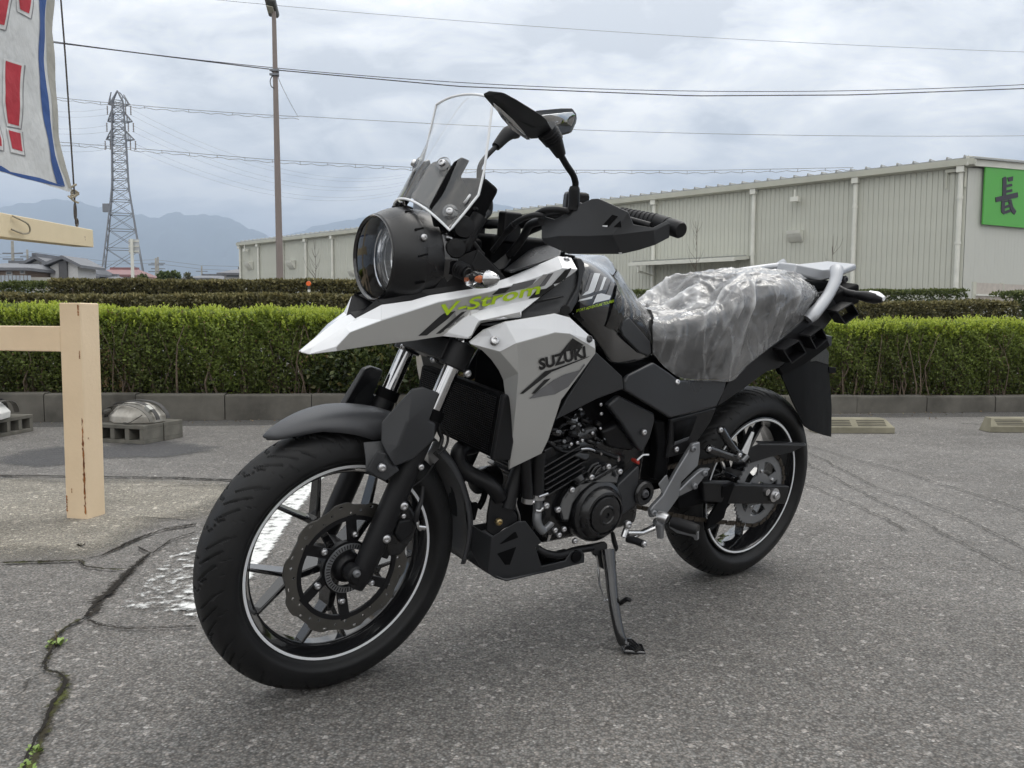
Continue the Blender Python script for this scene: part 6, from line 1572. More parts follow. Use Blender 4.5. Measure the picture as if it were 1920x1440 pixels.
# frayed lower hem
hem = (no[:, 2] < .2)
cme.vertices.foreach_set('co', co2.reshape(-1).astype(np.float32))
at = cme.attributes.new('fold', 'FLOAT', 'POINT'); at.data.foreach_set('value', np.clip(hgt / .013, 0, 1).astype(np.float32)); cme.update()
m, n, l, b_ = new_mat('crumpled_clear_sheet'); o_ = n['Material Output']; n.remove(b_)
def mm(op, a, c, clamp=False):
    x = n.new('ShaderNodeMath'); x.operation = op; x.use_clamp = clamp
    for i, z in enumerate((a, c)):
        if isinstance(z, (int, float)): x.inputs[i].default_value = z
        else: l.new(z, x.inputs[i])
    return x.outputs[0]
t = n.new('ShaderNodeTexCoord')
def crk(sc, st, w=.07):      # thin crease lines: the zero crossings of a stretched noise
    mp = n.new('ShaderNodeMapping'); mp.inputs['Scale'].default_value = st; mp.inputs['Rotation'].default_value = (.2, .7, .3); l.new(t.outputs['Object'], mp.inputs['Vector'])
    x = n.new('ShaderNodeTexNoise'); x.inputs['Scale'].default_value = sc; x.inputs['Detail'].default_value = 2; x.inputs['Distortion'].default_value = .8; l.new(mp.outputs[0], x.inputs['Vector'])
    q_ = n.new('ShaderNodeMapRange'); q_.inputs[1].default_value = 0; q_.inputs[2].default_value = w; q_.inputs[3].default_value = 1; q_.inputs[4].default_value = 0
    l.new(mm('ABSOLUTE', mm('SUBTRACT', x.outputs['Fac'], .5), 0), q_.inputs[0]); return q_.outputs[0]
aF = n.new('ShaderNodeAttribute'); aF.attribute_name = 'fold'
c1_ = crk(9, (1, .6, .35), .045); c2_ = crk(24, (.5, 1, .6), .05)
n1_ = n.new('ShaderNodeTexNoise'); n1_.inputs['Scale'].default_value = 6; n1_.inputs['Detail'].default_value = 5; l.new(t.outputs['Object'], n1_.inputs['Vector'])
mr = n.new('ShaderNodeMapRange'); mr.inputs[1].default_value = .42; mr.inputs[2].default_value = .66; mr.inputs[3].default_value = .07; mr.inputs[4].default_value = .34; l.new(n1_.outputs['Fac'], mr.inputs[0])
hgt_ = mm('ADD', mm('MULTIPLY', c1_, 1.0), mm('MULTIPLY', c2_, .22))
bp = n.new('ShaderNodeBump'); bp.inputs['Strength'].default_value = .4; bp.inputs['Distance'].default_value = .006; l.new(hgt_, bp.inputs['Height'])
dif = n.new('ShaderNodeBsdfDiffuse'); dif.inputs[0].default_value = (.80, .80, .81, 1); l.new(bp.outputs[0], dif.inputs['Normal'])
trl = n.new('ShaderNodeBsdfTranslucent'); trl.inputs[0].default_value = (.80, .80, .81, 1); md_ = n.new('ShaderNodeMixShader'); md_.inputs[0].default_value = .4; l.new(dif.outputs[0], md_.inputs[1]); l.new(trl.outputs[0], md_.inputs[2])
tr = n.new('ShaderNodeBsdfTransparent'); tr.inputs[0].default_value = (.95, .95, .955, 1)
fac = mm('ADD', mm('ADD', mr.outputs[0], mm('MULTIPLY', mm('POWER', aF.outputs['Fac'], 2.4), .6)), mm('ADD', mm('MULTIPLY', c1_, .13), mm('MULTIPLY', c2_, .05)), True)
m1_ = n.new('ShaderNodeMixShader'); l.new(fac, m1_.inputs[0]); l.new(tr.outputs[0], m1_.inputs[1]); l.new(md_.outputs[0], m1_.inputs[2])
gl_ = n.new('ShaderNodeBsdfGlossy'); gl_.inputs['Roughness'].default_value = .22; l.new(bp.outputs[0], gl_.inputs['Normal'])
fr_ = n.new('ShaderNodeFresnel'); fr_.inputs['IOR'].default_value = 1.5; l.new(bp.outputs[0], fr_.inputs['Normal'])
m2_ = n.new('ShaderNodeMixShader'); l.new(mm('MULTIPLY', fr_.outputs[0], 1.5, True), m2_.inputs[0]); l.new(m1_.outputs[0], m2_.inputs[1]); l.new(gl_.outputs[0], m2_.inputs[2]); l.new(m2_.outputs[0], o_.inputs['Surface'])
cme.materials.clear(); cso = link('sheet', cme, m, cv, 60)
# film still on the rear half of the tank
frows = [[p + Vector((0, .003 if i else 0, .003)) for p in row[3:]] for i, row in enumerate(rows_[:5])]
v, fs = cr_surface(frows, 14, 14)
v = [p + (Vector((p.x - .1, p.y, .3)).normalized()) * (.003 * ridge(p, 11, AX[1], 5.5) + .001 * ridge(p, 26, AX[0], 3.3)) for p in v]
film = pan('protective_film', 'J', None, fs, K_FILM, tank, th=0, bevel=0, v3=v, join=True, smooth=60)

# ------------------------------------------------------------------ SIDE COVERS
pan('side_cover', 'F', [(480, 748, .168), (505, 716, .170), (640, 648, .160), (722, 702, .156), (775, 742, .154), (1028, 742, .150), (1012, 800, .152), (972, 882, .154), (728, 944, .170), (486, 796, .174)], None, K_CHAR, th=.014, bevel=.006, seg=3)
bolt(q('F', 762, 752, .156), (.3, 1, .4), .008)
pan('side_cover', 'F', [(332, 592, .206), (472, 722, .182), (478, 790, .184), (335, 842, .196), (122, 952, .200), (180, 840, .206), (325, 620, .212)], None, K_CHAR, th=.006, bevel=.004, seg=3)
pan('lower_side_cover', 'F', [(728, 948, .160), (972, 886, .150), (940, 965, .150), (868, 1070, .152), (800, 1130, .154), (704, 1160, .158), (722, 1060, .16)], None, K_BLK, th=.012, bevel=.005)
pan('recess_shade', 'F', [(752, 966, .1625), (868, 936, .157), (828, 1040, .158), (752, 1068, .1622)], None, K_DEEP, th=.010, bevel=0)  # raised black plate stands in for the shade of a recess
pan('recess_lip', 'F', [(752, 1068, .164), (828, 1040, .160), (818, 1062, .162), (748, 1088, .166)], None, K_CHAR, th=.008, bevel=.002)
bolts('F', [(757, 1108)], .164, .0085); bolts('F', [(586, 1018)], .163, .0085)
pan('frame_spar', 'F', [(640, 960, .148), (700, 960, .148), (712, 1200, .150), (690, 1271, .150), (640, 1271, .148), (660, 1100, .148)], None, K_DEEP, th=.03, bevel=.006)
pan('air_duct_cover', 'H', [(1080, 122, .150), (1212, 12, .150), (1608, 212, .150), (1612, 292, .152), (1560, 480, .156), (1505, 600, .156), (1462, 650, .154), (1412, 600, .152), (1240, 330, .150)], None, K_CHAR, th=.02, bevel=.006, seg=3)
pan('intake_box', 'H', [(1000, 420, .12), (1200, 330, .13), (1412, 600, .14), (1340, 640, .13), (1080, 600, .12)], None, K_BLK, th=.05, bevel=.012, seg=3)

# ------------------------------------------------------------------ ENGINE
b = MB(); b.box((.03, 0, .42), (.36, .22, .28)); b.build('crankcase', K_ENG, bike, bevel=.03, seg=3)
b = MB(); b.box((.06, 0, .655), (.5, .20, .20)); b.build('frame_core', K_DEEP, bike, bevel=.02)
b = MB(); b.box((-.18, 0, .56), (.16, .20, .34)); b.build('frame_core', K_DEEP, bike, bevel=.02)
TL = Matrix.Rotation(R(21), 3, 'Y'); CC = Vector((.165, .0, .485))
b = MB(); b.box(CC, (.12, .21, .13), TL); b.build('cylinder', K_ENG, bike, bevel=.006)
for k in range(6):
    b = MB(); p = CC + TL @ Vector((.003 * (k % 2), .004, -.040 + .0155 * k)); b.box(p, (.132, .250, .0045), TL); b.build('cooling_fin', K_ENG, bike, bevel=.0015)
b = MB(); b.box(CC + TL @ Vector((.01, 0, .115)), (.13, .20, .10), TL); b.build('cylinder_head', K_DEEP, bike, bevel=.015, seg=3)
rnd_ = random.Random(11)
for k in range(46):     # hoses, clips and small castings crowded above the engine
    x, y = rnd_.uniform(470, 1050), rnd_.uniform(200, 640)
    if (x - 470) * .62 + y < 330 or x > 900 and y < 330: continue
    a_ = rnd_.uniform(0, 3.14); L_2 = rnd_.uniform(20, 75); r_ = rnd_.choice([.0025, .0035, .005, .007, .010])
    tube('engine_hose', qs('H', [(x, y, .10), (x + L_2 * math.cos(a_), y - L_2 * math.sin(a_) * .6, .112), (x + 2 * L_2 * math.cos(a_ + .3), y - L_2 * math.sin(a_), .105)]), r_, rnd_.choice([K_HOSE, K_ENG, K_ENG, K_GLOSS, K_BLK]), None, 8, 3)
    if k % 3 == 0: bolt(q('H', x + 15, y + 10, .118), (.3, 1, .3), rnd_.choice([.003, .004, .0055]), rnd_.choice([K_ALU, K_STEEL, K_ENG]))
GC = q('H', 985, 1318, .155); GA = Vector((.04, 1, .02)).normalized()
b = MB(); b.lathe([(.083, -.05), (.083, -.012), (.079, -.002), (.070, .003), (.066, .014), (.0585, .0225), (.053, .024), (.0515, .0195), (.049, .0195), (.047, .026), (.040, .028), (.026, .029), (.0235, .033), (.021, .033), (.019, .030), (.007, .030), (.006, .026), (0, .026)], GC, GA, 72); b.build('generator_cover', K_ENG, bike, smooth=25)
pan('clutch_cover', 'H', [(640, 1060, .128), (760, 980, .134), (900, 880, .138), (1060, 780, .138), (1190, 800, .138), (1230, 880, .140), (1190, 1030, .146), (1060, 1010, .150), (900, 1020, .150), (780, 1120, .148), (700, 1240, .146), (660, 1440, .145), (560, 1440, .135), (520, 1290, .128), (560, 1160, .126)], None, K_ENG, th=.03, bevel=.010, seg=3, mirror=True)
pan('cover_rib', 'H', [(905, 950, .150), (1105, 828, .150), (1190, 788, .148), (1200, 830, .150), (960, 972, .152)], None, K_ENG, th=.012, bevel=.004, mirror=False)
pan('cover_rib', 'H', [(820, 980, .150), (920, 966, .152), (1160, 1002, .152), (1155, 1020, .152), (920, 985, .152)], None, K_ENG, th=.010, bevel=.003, mirror=False)
for k in range(3): tube('cover_web', qs('H', [(850 + 42 * k, 870 + 14 * k, .146), (900 + 40 * k, 800 + 16 * k, .146), (970 + 22 * k, 768 + 30 * k, .146)]), .0035, K_ENG)
pan('sprocket_cover', 'H', [(1200, 1010, .150), (1425, 795, .146), (1440, 830, .146), (1400, 1240, .150), (1300, 1320, .152), (1150, 1420, .154), (1100, 1420, .154), (1160, 1210, .154)], None, K_CHAR, th=.02, bevel=.005, mirror=False)
bolts('H', [(1083, 808), (893, 928), (674, 1072), (1212, 865), (518, 1294)], .158, .0085, None)
bolts('K', [(1205, 805), (1305, 793), (1428, 928), (1250, 860)], .15, .0075, None)
bolts('H', [(1495, 1115)], .16, .012, M_DKM); b = MB(); b.lathe([(.018, -.02), (.032, -.02), (.034, 0), (.030, .006), (.018, .006)], q('H', 1488, 1110, .155), (0, 1, 0), 28); b.build('pivot_boss', K_ENG, bike)
# hoses, pipes and wiring in front of the engine
tube('coolant_hose', qs('H', [(140, 700, .13), (160, 900, .13), (180, 1170, .13)]), .0135, K_HOSE)
tube('coolant_hose', qs('H', [(300, 640, .13), (290, 850, .13), (285, 1130, .13)]), .0165, K_HOSE)
for x, y, r_ in ((182, 1185, .0145), (288, 1140, .0175)): b = MB(); p = q('H', x, y, .13); b.lathe([(r_, -.006), (r_ + .0015, -.006), (r_ + .0015, .006), (r_, .006)], p, (0, 0, 1), 20, closed=True); b.build('hose_clip', K_STEEL, bike)
tube('clip_screw', qs('H', [(300, 1150, .148), (400, 1112, .15)]), .0042, K_CHROME, None, 10, 0)
tube('clip_screw', qs('H', [(205, 1225, .14), (255, 1205, .145)]), .0042, K_CHROME, None, 10, 0)
tube('water_pipe', qs('K', [(1010, 440, .13), (1010, 560, .13), (1000, 680, .135), (1020, 760, .138), (1070, 815, .14)]), .0115, K_ALU)
tube('water_pipe', qs('K', [(1070, 812, .14), (1150, 740, .145), (1165, 715, .145)]), .008, K_ALU, None, 12, 3)
tube('pipe_stay', qs('K', [(985, 585, .142), (1035, 590, .146), (1065, 560, .148), (1110, 525, .15)]), .0042, K_STEEL); bolts('K', [(1108, 530)], .156, .0085)
tube('drain_nozzle', qs('K', [(1118, 930, .15), (1140, 850, .15)]), [.004, .006], K_CHROME, None, 10, 0)
tube('wire', qs('K', [(775, 440, .12), (765, 510, .12), (800, 640, .12), (806, 700, .12)]), .0025, K_STEEL)
tube('fuel_pipe', qs('H', [(770, 615, .12), (860, 608, .12), (930, 632, .12)]), .0042, K_CHROME); tube('wire', qs('H', [(400, 520, .13), (500, 600, .13), (600, 640, .125), (770, 618, .12)]), .0028, K_HOSE)
tube('wire', qs('H', [(930, 632, .12), (1050, 660, .12), (1180, 710, .125)]), .006, K_HOSE); tube('wire_joint', qs('H', [(985, 640, .122), (1002, 672, .122)]), .0042, K_CHROME, None, 8, 0); tube('wire_joint', qs('H', [(1178, 690, .125), (1195, 740, .125)]), .0062, K_STEEL, None, 8, 0)
tube('wire', qs('H', [(1408, 738, .15), (1460, 690, .15), (1480, 678, .15), (1535, 676, .15)]), .0025, K_STRIPE); pan('connector', 'H', [(1395, 735, .148), (1440, 735, .148), (1440, 795, .148), (1395, 770, .148)], None, K_RED, th=.02, mirror=False, bevel=.003)
tube('throttle_body', qs('H', [(700, 470, .10), (880, 410, .10)]), .020, K_ENG); pan('valve_plate', 'H', [(690, 250, .11), (760, 170, .11), (735, 340, .115), (670, 280, .115)], None, K_ALU, th=.004, mirror=False); tube('plug_lead', qs('H', [(770, 160, .11), (780, 190, .11), (792, 236, .11)]), .004, K_STRIPE, None, 8, 0)
pan('starter_cover', 'H', [(690, 690, .13), (760, 650, .13), (890, 660, .13), (870, 730, .135), (830, 748, .135)], None, K_ENG, th=.02, mirror=False, bevel=.005)
bolts('H', [(665, 556), (1000, 112), (1004, 214), (735, 540), (790, 516), (905, 432)], .125, .005); tube('oil_switch', qs('H', [(740, 940, .14), (780, 985, .15)]), [.016, .012], K_ENG)
for k, (x0, y0, x1, y1) in enumerate(((560, 700, 690, 620), (520, 380, 600, 330), (660, 380, 720, 350), (450, 540, 570, 520))): tube('wire', qs('H', [(x0, y0, .11), ((x0 + x1) / 2, (y0 + y1) / 2 - 8, .115), (x1, y1, .11)]), .004, K_ALU if k == 2 else K_HOSE)
# radiator
RX = .405
b = MB(); b.box((RX, 0, .625), (.035, .35, .145), Matrix.Rotation(R(-6), 3, 'Y')); rad = b.build('radiator', K_DEEP, bike, bevel=.006)
b = MB(); rot = Matrix.Rotation(R(-6), 3, 'Y')
for k in range(26): b.box(Vector((RX, 0, .625)) + rot @ Vector((.019, 0, -.064 + .005 * k)), (.004, .32, .0012), rot)
for k in range(40): b.box(Vector((RX, 0, .625)) + rot @ Vector((.0195, -.158 + .0081 * k, 0)), (.003, .0012, .13), rot)
b.build('radiator_fins', K_BLK, rad, smooth=0)['kind'] = 'stuff'
b = MB(); b.bar(Vector((RX + .006, .182, .55)), Vector((RX - .008, .182, .70)), .018, .05); b.build('radiator_tank', K_BLK, rad, bevel=.006)
bolts('C', [(1078, 802)], .13, .009)
# exhaust header, downtubes, frame
tube('exhaust_header', qs('E', [(330, 330, .0), (268, 352, .02), (222, 362, .035), (204, 395, .04), (212, 440, .045), (262, 486, .06), (330, 520, .085), (380, 560, .10), (402, 600, .10)]), .0195, K_BLK, None, 18, 8)
tube('frame_tube', qs('K', [(830, 60, .10), (760, 230, .10), (700, 420, .105), (670, 560, .11)]), .019, K_BLK, None, 16, 4, True)
pan('engine_hanger', 'K', [(480, 420, .10), (600, 500, .11), (700, 520, .12), (780, 640, .125), (780, 720, .125), (620, 800, .12), (520, 880, .115), (430, 820, .10), (440, 640, .095)], None, K_BLK, th=.012, bevel=.004); bolts('K', [(574, 712)], .128, .0095, K_GOLD)
tube('frame_tube', qs('K', [(430, 330, .04), (390, 470, .04), (340, 560, .04)]), .008, K_DEEP); b = MB(); b.lathe([(0, -.03), (.032, -.03), (.034, 0), (.032, .035), (0, .04)], q('K', 430, 230, -.02), (1, .2, 0), 28); b.build('oil_filter', K_ENG, bike)
tube('frame_tube', qs('K', [(1000, 1010, .13), (1100, 1065, .14), (1250, 1085, .14), (1440, 1030, .14), (1620, 1000, .14)]), .010, K_BLK); tube('frame_tube', qs('K', [(1030, 1100, .10), (1150, 1125, .10), (1320, 1080, .10)]), .016, K_DEEP)
# belly guard
BP = [(205, 720, .045), (490, 884, .118), (446, 1292, .100), (340, 1192, .072), (230, 990, .045), (782, 710, .142), (872, 704, .146), (1052, 942, .152), (985, 1002, .150), (1054, 1212, .152), (1320, 1150, .152), (1392, 1042, .152), (1502, 1030, .152), (1538, 1076, .152), (1535, 1172, .152), (1300, 1232, .150), (650, 1382, .130), (530, 1346, .112)]
guard = pan('belly_guard', 'K', BP, [(0, 1, 2, 3, 4), (1, 5, 6, 7, 8, 9, 15, 16, 17, 2), (9, 10, 11, 12, 13, 14, 15)], K_CHAR, th=.004, bevel=.003)
decal('opening_shade', 'K', [[(578, 958), (740, 826), (762, 822), (788, 884), (600, 958)], [(552, 1068), (570, 1060), (766, 990), (694, 1190), (640, 1192)]], guard, K_DEEP, guard, off=.0010)  # shade of the guard's windows painted on in black
pan('belly_guard', 'K', [(172, 398, .030), (182, 440, .030), (206, 722, .045), (200, 720, .02), (186, 560, .0)], None, K_CHAR, th=.004)
pan('guard_bracket', 'K', [(195, 500, .035), (315, 488, .06), (345, 520, .06), (305, 690, .06), (205, 720, .045)], None, K_DEEP, th=.004)
b = MB(); b.lathe([(0, -.02), (.014, -.02), (.016, .004), (.006, .008), (0, .008)], q('K', 1440, 1100, .154), (0, 1, 0), 20); b.build('rubber_mount', K_DEEP, bike)
V_ = [q('K', 446, 1292, .100), q('K', 650, 1382, .130), q('K', 1300, 1232, .150)]; b = MB(); b.add([V_[0], V_[1], V_[2], mir(V_[2]), mir(V_[1]), mir(V_[0])], [(0, 1, 2, 3, 4, 5)]); b.build('guard_floor', K_CHAR, bike, solid=.004)
# side stand
pv = q('K', 1740, 1060, .15)
pan('stand_bracket', 'K', [(1612, 965, .13), (1770, 930, .14), (1800, 960, .15), (1790, 1090, .16), (1880, 1130, .17), (1905, 1160, .17), (1880, 1225, .17), (1790, 1260, .17), (1720, 1220, .16), (1690, 1110, .15), (1640, 1080, .14), (1620, 1010, .13)], None, K_BLK, th=.02, mirror=False, bevel=.005)
bolt(q('K', 1835, 1075, .175), (0, 1, .1), .014, M_DKM); pan('stand_fork', 'K', [(1840, 800, .15), (1880, 830, .155), (1925, 1010, .16), (1900, 1060, .165), (1860, 940, .155)], None, K_BLK, th=.012, mirror=False, bevel=.004)
se_ = [BINV @ (gz(u, v_) + Vector((0, 0, h)) - BT) for u, v_, h in ((1181, 1219, .016), (1197, 1227, .011))]
sp_ = [(925, 850), (938, 960), (950, 1080), (968, 1190), (985, 1264), (1002, 1298)]
tube('side_stand', [q('E', x, y, .165 + (se_[0].y - .012 - .165) * ((y - 850) / 448)) for x, y in sp_] + se_, [.019, .0155, .0142, .0134, .0130, .0134, .0145, .010], K_GLOSS, None, 14, 5)
pf = se_[0].lerp(se_[1], .4); b = MB(); b.box(pf - Vector((0, 0, .006)), (.058, .040, .011), Matrix.Rotation(R(-8.27), 3, 'X') @ Matrix.Rotation(R(-30), 3, 'Z')); b.build('stand_foot', K_GLOSS, bike, bevel=.005, seg=3)
tube('stand_spring', [q('E', 878 + .9 * (k / 8) + 4 * math.sin(k * 1.05), 930 + 9 + k * 1.25, .175 + .004 * math.cos(k * 1.05)) for k in range(70)], .0017, K_STEEL, None, 6, 2)
tube('spring_rod', qs('E', [(884, 1020, .18), (900, 1060, .185), (908, 1096, .19), (925, 1092, .20)]), .002, K_STEEL); tube('spring_rod', qs('E', [(872, 880, .165), (880, 940, .17)]), .002, K_STEEL)
tube('stand_peg', qs('E', [(955, 1126, .205), (985, 1108, .225), (1015, 1090, .25), (1035, 1095, .262)]), [.006, .006, .0065, .005], K_BLK)

# ------------------------------------------------------------------ FOOT CONTROLS
ft = pan('footpeg_bracket', 'M', [(238, 1068, .176), (262, 1020, .176), (378, 896, .178), (532, 622, .178), (722, 312, .176), (800, 292, .176), (800, 402, .176), (776, 560, .178), (590, 745, .182), (560, 915, .184), (430, 1100, .186), (330, 1122, .182), (250, 1150, .178)], None, K_ALU, th=.014, bevel=.004, seg=3)
pan('footpeg_bracket', 'M', [(566, 838, .180), (690, 712, .178), (772, 640, .176), (836, 598, .174), (920, 590, .170), (838, 700, .172), (762, 800, .174), (700, 842, .176), (560, 912, .180)], None, K_ALU, th=.014, bevel=.004, seg=3)
pan('heel_plate', 'M', [(330, 766, .170), (402, 680, .172), (428, 660, .172), (458, 780, .174), (382, 892, .174)], None, K_ALU, th=.004, bevel=.002)
bolts('M', [(720, 372), (850, 645), (735, 790), (272, 1092)], .188, .0095, K_ALU)
tube('peg_mount', qs('M', [(330, 1130, .19), (390, 1140, .205), (430, 1160, .215)]), [.016, .015, .013], K_STEEL, None, 12, 0)
tube('footpeg', qs('M', [(470, 1190, .215), (560, 1216, .235), (700, 1262, .268), (772, 1286, .285)]), [.0135, .0165, .0165, .0145], K_HOSE, None, 16, 3)
pan('peg_plate', 'M', [(440, 1195, .205), (470, 1225, .215), (740, 1322, .285), (772, 1296, .288), (770, 1400, .288), (735, 1405, .285), (715, 1362, .28), (530, 1320, .235), (450, 1262, .21)], None, K_ALU, th=.010, mirror=False, bevel=.003)
tube('shift_rod', qs('M', [(340, 1210, .19), (180, 1290, .18), (30, 1372, .17)]), .0062, K_CHROME, None, 12, 0); tube('shift_joint', qs('M', [(290, 1180, .19), (345, 1215, .195), (350, 1370, .20)]), [.010, .013, .009], K_ALU, None, 10, 0)
tube('shift_pedal', qs('E', [(1020, 798, .18), (1060, 808, .205), (1100, 824, .23)]), .0098, K_HOSE, None, 14, 0); bolt(q('E', 1101, 824, .235), (.2, 1, 0), .008); tube('shift_arm', qs('E', [(1000, 790, .175), (1020, 735, .17), (1025, 730, .17)]), .008, K_STEEL, None, 10, 0); tube('shift_arm', qs('E', [(1018, 770, .175), (1090, 770, .18), (1150, 745, .19)]), .007, K_CHROME, None, 10, 0); bolts('E', [(1022, 730)], .18, .012)
# swingarm, chain guard
pan('swingarm', 'M', [(830, 745, .112), (1182, 748, .112), (1200, 772, .114), (1806, 790, .114), (1752, 992, .114), (1170, 992, .114), (840, 965, .112)], None, K_BLK, th=.026, bevel=.006)
pan('swingarm', 'M', [(540, 920, .09), (700, 840, .09), (1060, 760, .10), (1020, 1000, .10), (830, 990, .095), (560, 1060, .09)], None, K_DEEP, th=.03, bevel=.006)
pan('chain_slider', 'M', [(1050, 790, .118), (1180, 745, .118), (1195, 775, .118), (1120, 960, .118), (1070, 1150, .112), (1020, 1190, .11), (860, 1300, .108), (920, 1120, .108), (1020, 960, .112)], None, K_DEEP, th=.012, mirror=False, bevel=.004)
b = MB(); b.lathe([(0, -.006), (.022, -.006), (.0225, .002), (.013, .004), (.013, .012), (.011, .014), (.006, .014), (.005, .010), (0, .010)], q('M', 1632, 890, .119), (0, 1, 0), 28); b.build('axle_nut', K_STEEL, bike)
b = MB(); b.tube([Vector((-WB / 2, -.13, RR)), Vector((-WB / 2, .12, RR))], .011, 12); b.build('rear_axle', K_STEEL, bike)
pan('chain_guard', 'G', [(826, 590, .105), (858, 542, .104), (905, 520, .100), (1195, 516, .100), (1206, 530, .100), (1115, 576, .102), (980, 606, .104), (852, 646, .105)], [(0, 1, 2, 3, 4, 5, 6, 7)], K_BLK, th=.004, mirror=False, bevel=.002)
pan('chain_guard_top', 'G', [(880, 500, .06), (1200, 512, .06), (1206, 528, .102), (905, 524, .102)], None, K_CHAR, th=.004, mirror=False, bevel=.002)
tube('rear_hugger_stay', qs('M', [(1025, 150, .14), (1100, 270, .15), (1180, 380, .158), (1240, 440, .165)]), [.013, .0125, .012, .012], K_GLOSS, None, 14, 3, True)
tube('rear_hugger_stay', qs('M', [(890, 370, .14), (1040, 420, .15), (1210, 480, .165)]), [.013, .012, .012], K_GLOSS, None, 14, 3, True)
bolts('M', [(1026, 158), (896, 372)], .158, .0085); bolts('M', [(1240, 442)], .180, .008)
pan('passenger_peg', 'M', [(1388, 178, .175), (1408, 186, .175), (1362, 330, .175), (1330, 440, .178), (1285, 415, .178), (1275, 395, .176)], None, K_POLI, th=.005, bevel=.001)
pan('passenger_peg_rubber', 'M', [(1250, 330, .150), (1345, 110, .145), (1372, 100, .146), (1402, 150, .150), (1378, 190, .165), (1270, 410, .168), (1215, 350, .152)], None, K_DEEP, th=.016, bevel=.004)
tube('peg_hinge', qs('M', [(1270, 500, .17), (1330, 440, .176)]), .008, K_ALU, None, 10, 0)

# ------------------------------------------------------------------ TAIL
tail = pan('tail_frame_cover', 'F', [(1040, 742, .140), (1120, 680, .136), (1205, 600, .130), (1330, 506, .124), (1440, 415, .116), (1450, 435, .124), (1560, 340, .128), (1600, 250, .118), (1650, 262, .112), (1640, 350, .118), (1535, 480, .126), (1480, 515, .128), (1420, 570, .128), (1300, 680, .128), (1235, 700, .130), (1120, 785, .138), (978, 882, .146), (1010, 800, .145)], [(0, 1, 2, 15, 16, 17), (2, 3, 12, 13, 14, 15), (3, 4, 5, 6, 10, 11, 12), (6, 7, 8, 9, 10)], K_BLK, th=.02, bevel=.005)
for (x, y, sx, sy) in ((1330, 592, 1, 1), (1455, 520, .78, .95), (1612, 390, .95, .9)):      # open pockets for the pannier mounts
    B0 = [(-62 * sx, -20 * sy), (20 * sx, -70 * sy), (58 * sx, -6 * sy), (-18 * sx, 48 * sy)]
    for a, c in ((0, 1), (1, 2), (2, 3), (3, 0)):
        p0, p1 = B0[a], B0[c]
        v3 = [q('F', x + p0[0], y + p0[1], .128), q('F', x + p1[0], y + p1[1], .128)]; o_ = Vector((.0, .038, 0)); v3 += [v3[1] + o_, v3[0] + o_]
        b = MB(); b.add(v3, [(0, 1, 2, 3)]); b.build('pannier_pocket', K_BLK, bike, smooth=0, solid=.004, off=0)
        b = MB(); b.add([mir(p) for p in v3], [(0, 1, 2, 3)]); b.build('pannier_pocket', K_BLK, bike, smooth=0, solid=.004, off=0)
b = MB(); b.prism([Vector((-.60, -.11, .80)), Vector((-1.05, -.095, .92)), Vector((-1.02, -.09, .985)), Vector((-.62, -.11, .87))], (0, .22, 0)); b.build('undertail', K_DEEP, bike, bevel=.01)
pan('undertail_side', 'F', [(1300, 680, .118), (1420, 570, .118), (1540, 480, .112), (1575, 560, .10), (1440, 660, .11), (1320, 720, .115)], None, K_DEEP, th=.02, bevel=.005)
# mudguard
mg = [(1302, 690, .088), (1370, 850, .088), (1435, 985, .086), (1470, 1008, .06), (1535, 1032, .02), (1578, 1042, -.03), (1580, 880, -.055), (1566, 690, -.06), (1560, 600, -.05), (1500, 545, .0), (1440, 590, .07)]
pan('rear_mudguard', 'F', mg, [(0, 1, 2, 3, 10), (3, 4, 9, 10), (4, 5, 6, 7, 8, 9)], K_DEEP, th=.004, mirror=False, bevel=.002, smooth=60)
pan('mudguard_top', 'F', [(1400, 610, .075), (1508, 542, .02), (1545, 560, -.02), (1566, 596, -.045), (1562, 660, -.05), (1500, 640, .02), (1430, 650, .07)], None, K_CHAR, th=.004, mirror=False, bevel=.004)
pan('plate_bracket', 'F', [(1495, 500, .0), (1530, 496, -.02), (1582, 512, -.04), (1580, 560, -.04), (1540, 570, -.02), (1505, 530, .0)], None, K_BLK, th=.01, mirror=False, bevel=.003)
pan('plate_bracket', 'F', [(1566, 670, -.05), (1606, 676, -.06), (1604, 704, -.06), (1566, 708, -.05)], None, K_DEEP, th=.03, mirror=False, bevel=.003)
pan('bracket_glint', 'F', [(1500, 500, -.0), (1530, 496, -.02), (1582, 510, -.04), (1580, 515, -.04), (1530, 505, -.02)], None, K_ALU, th=.003, mirror=False, bevel=0)
# tail lamp
pan('tail_lamp', 'I', [(960, 370, .075), (1215, 380, .07), (1235, 400, .06), (1190, 470, .06), (1080, 500, .07)], None, K_DEEP, th=.05, bevel=.01)
pan('tail_panel', 'I', [(1070, 500, .085), (1190, 470, .08), (1120, 560, .095), (1080, 580, .095)], None, K_CHAR, th=.02, bevel=.004)
for s in (1, -1):
    S_ = (lambda p: p) if s > 0 else mir
    ib = empty('indicator'); ib.parent = bike
    b = MB(); b.tube([S_(p) for p in qs('I', [(1310, 465, .10), (1390, 500, .125), (1480, 520, .150)])], [.014, .012, .0125], 14, smooth=3); b.build('stalk', K_BLK, ib)
    pts = [S_(p) for p in qs('I', [(1440, 512, .140), (1520, 528, .160), (1620, 545, .19), (1710, 562, .215), (1780, 580, .236)])]
    b = MB(); b.tube(pts, [.010, .0155, .0205, .0195, .009], 20, smooth=5, flat=.9); b.build('housing', K_BLK, ib, smooth=50)
    pts2 = [p + Vector((-.004, .0015 * s, .0045)) for p in pts[2:]]; b = MB(); b.tube(pts2, [.0175, .0185, .0085], 18, smooth=5, flat=.9); b.build('lens', K_EDGE, ib, smooth=50)

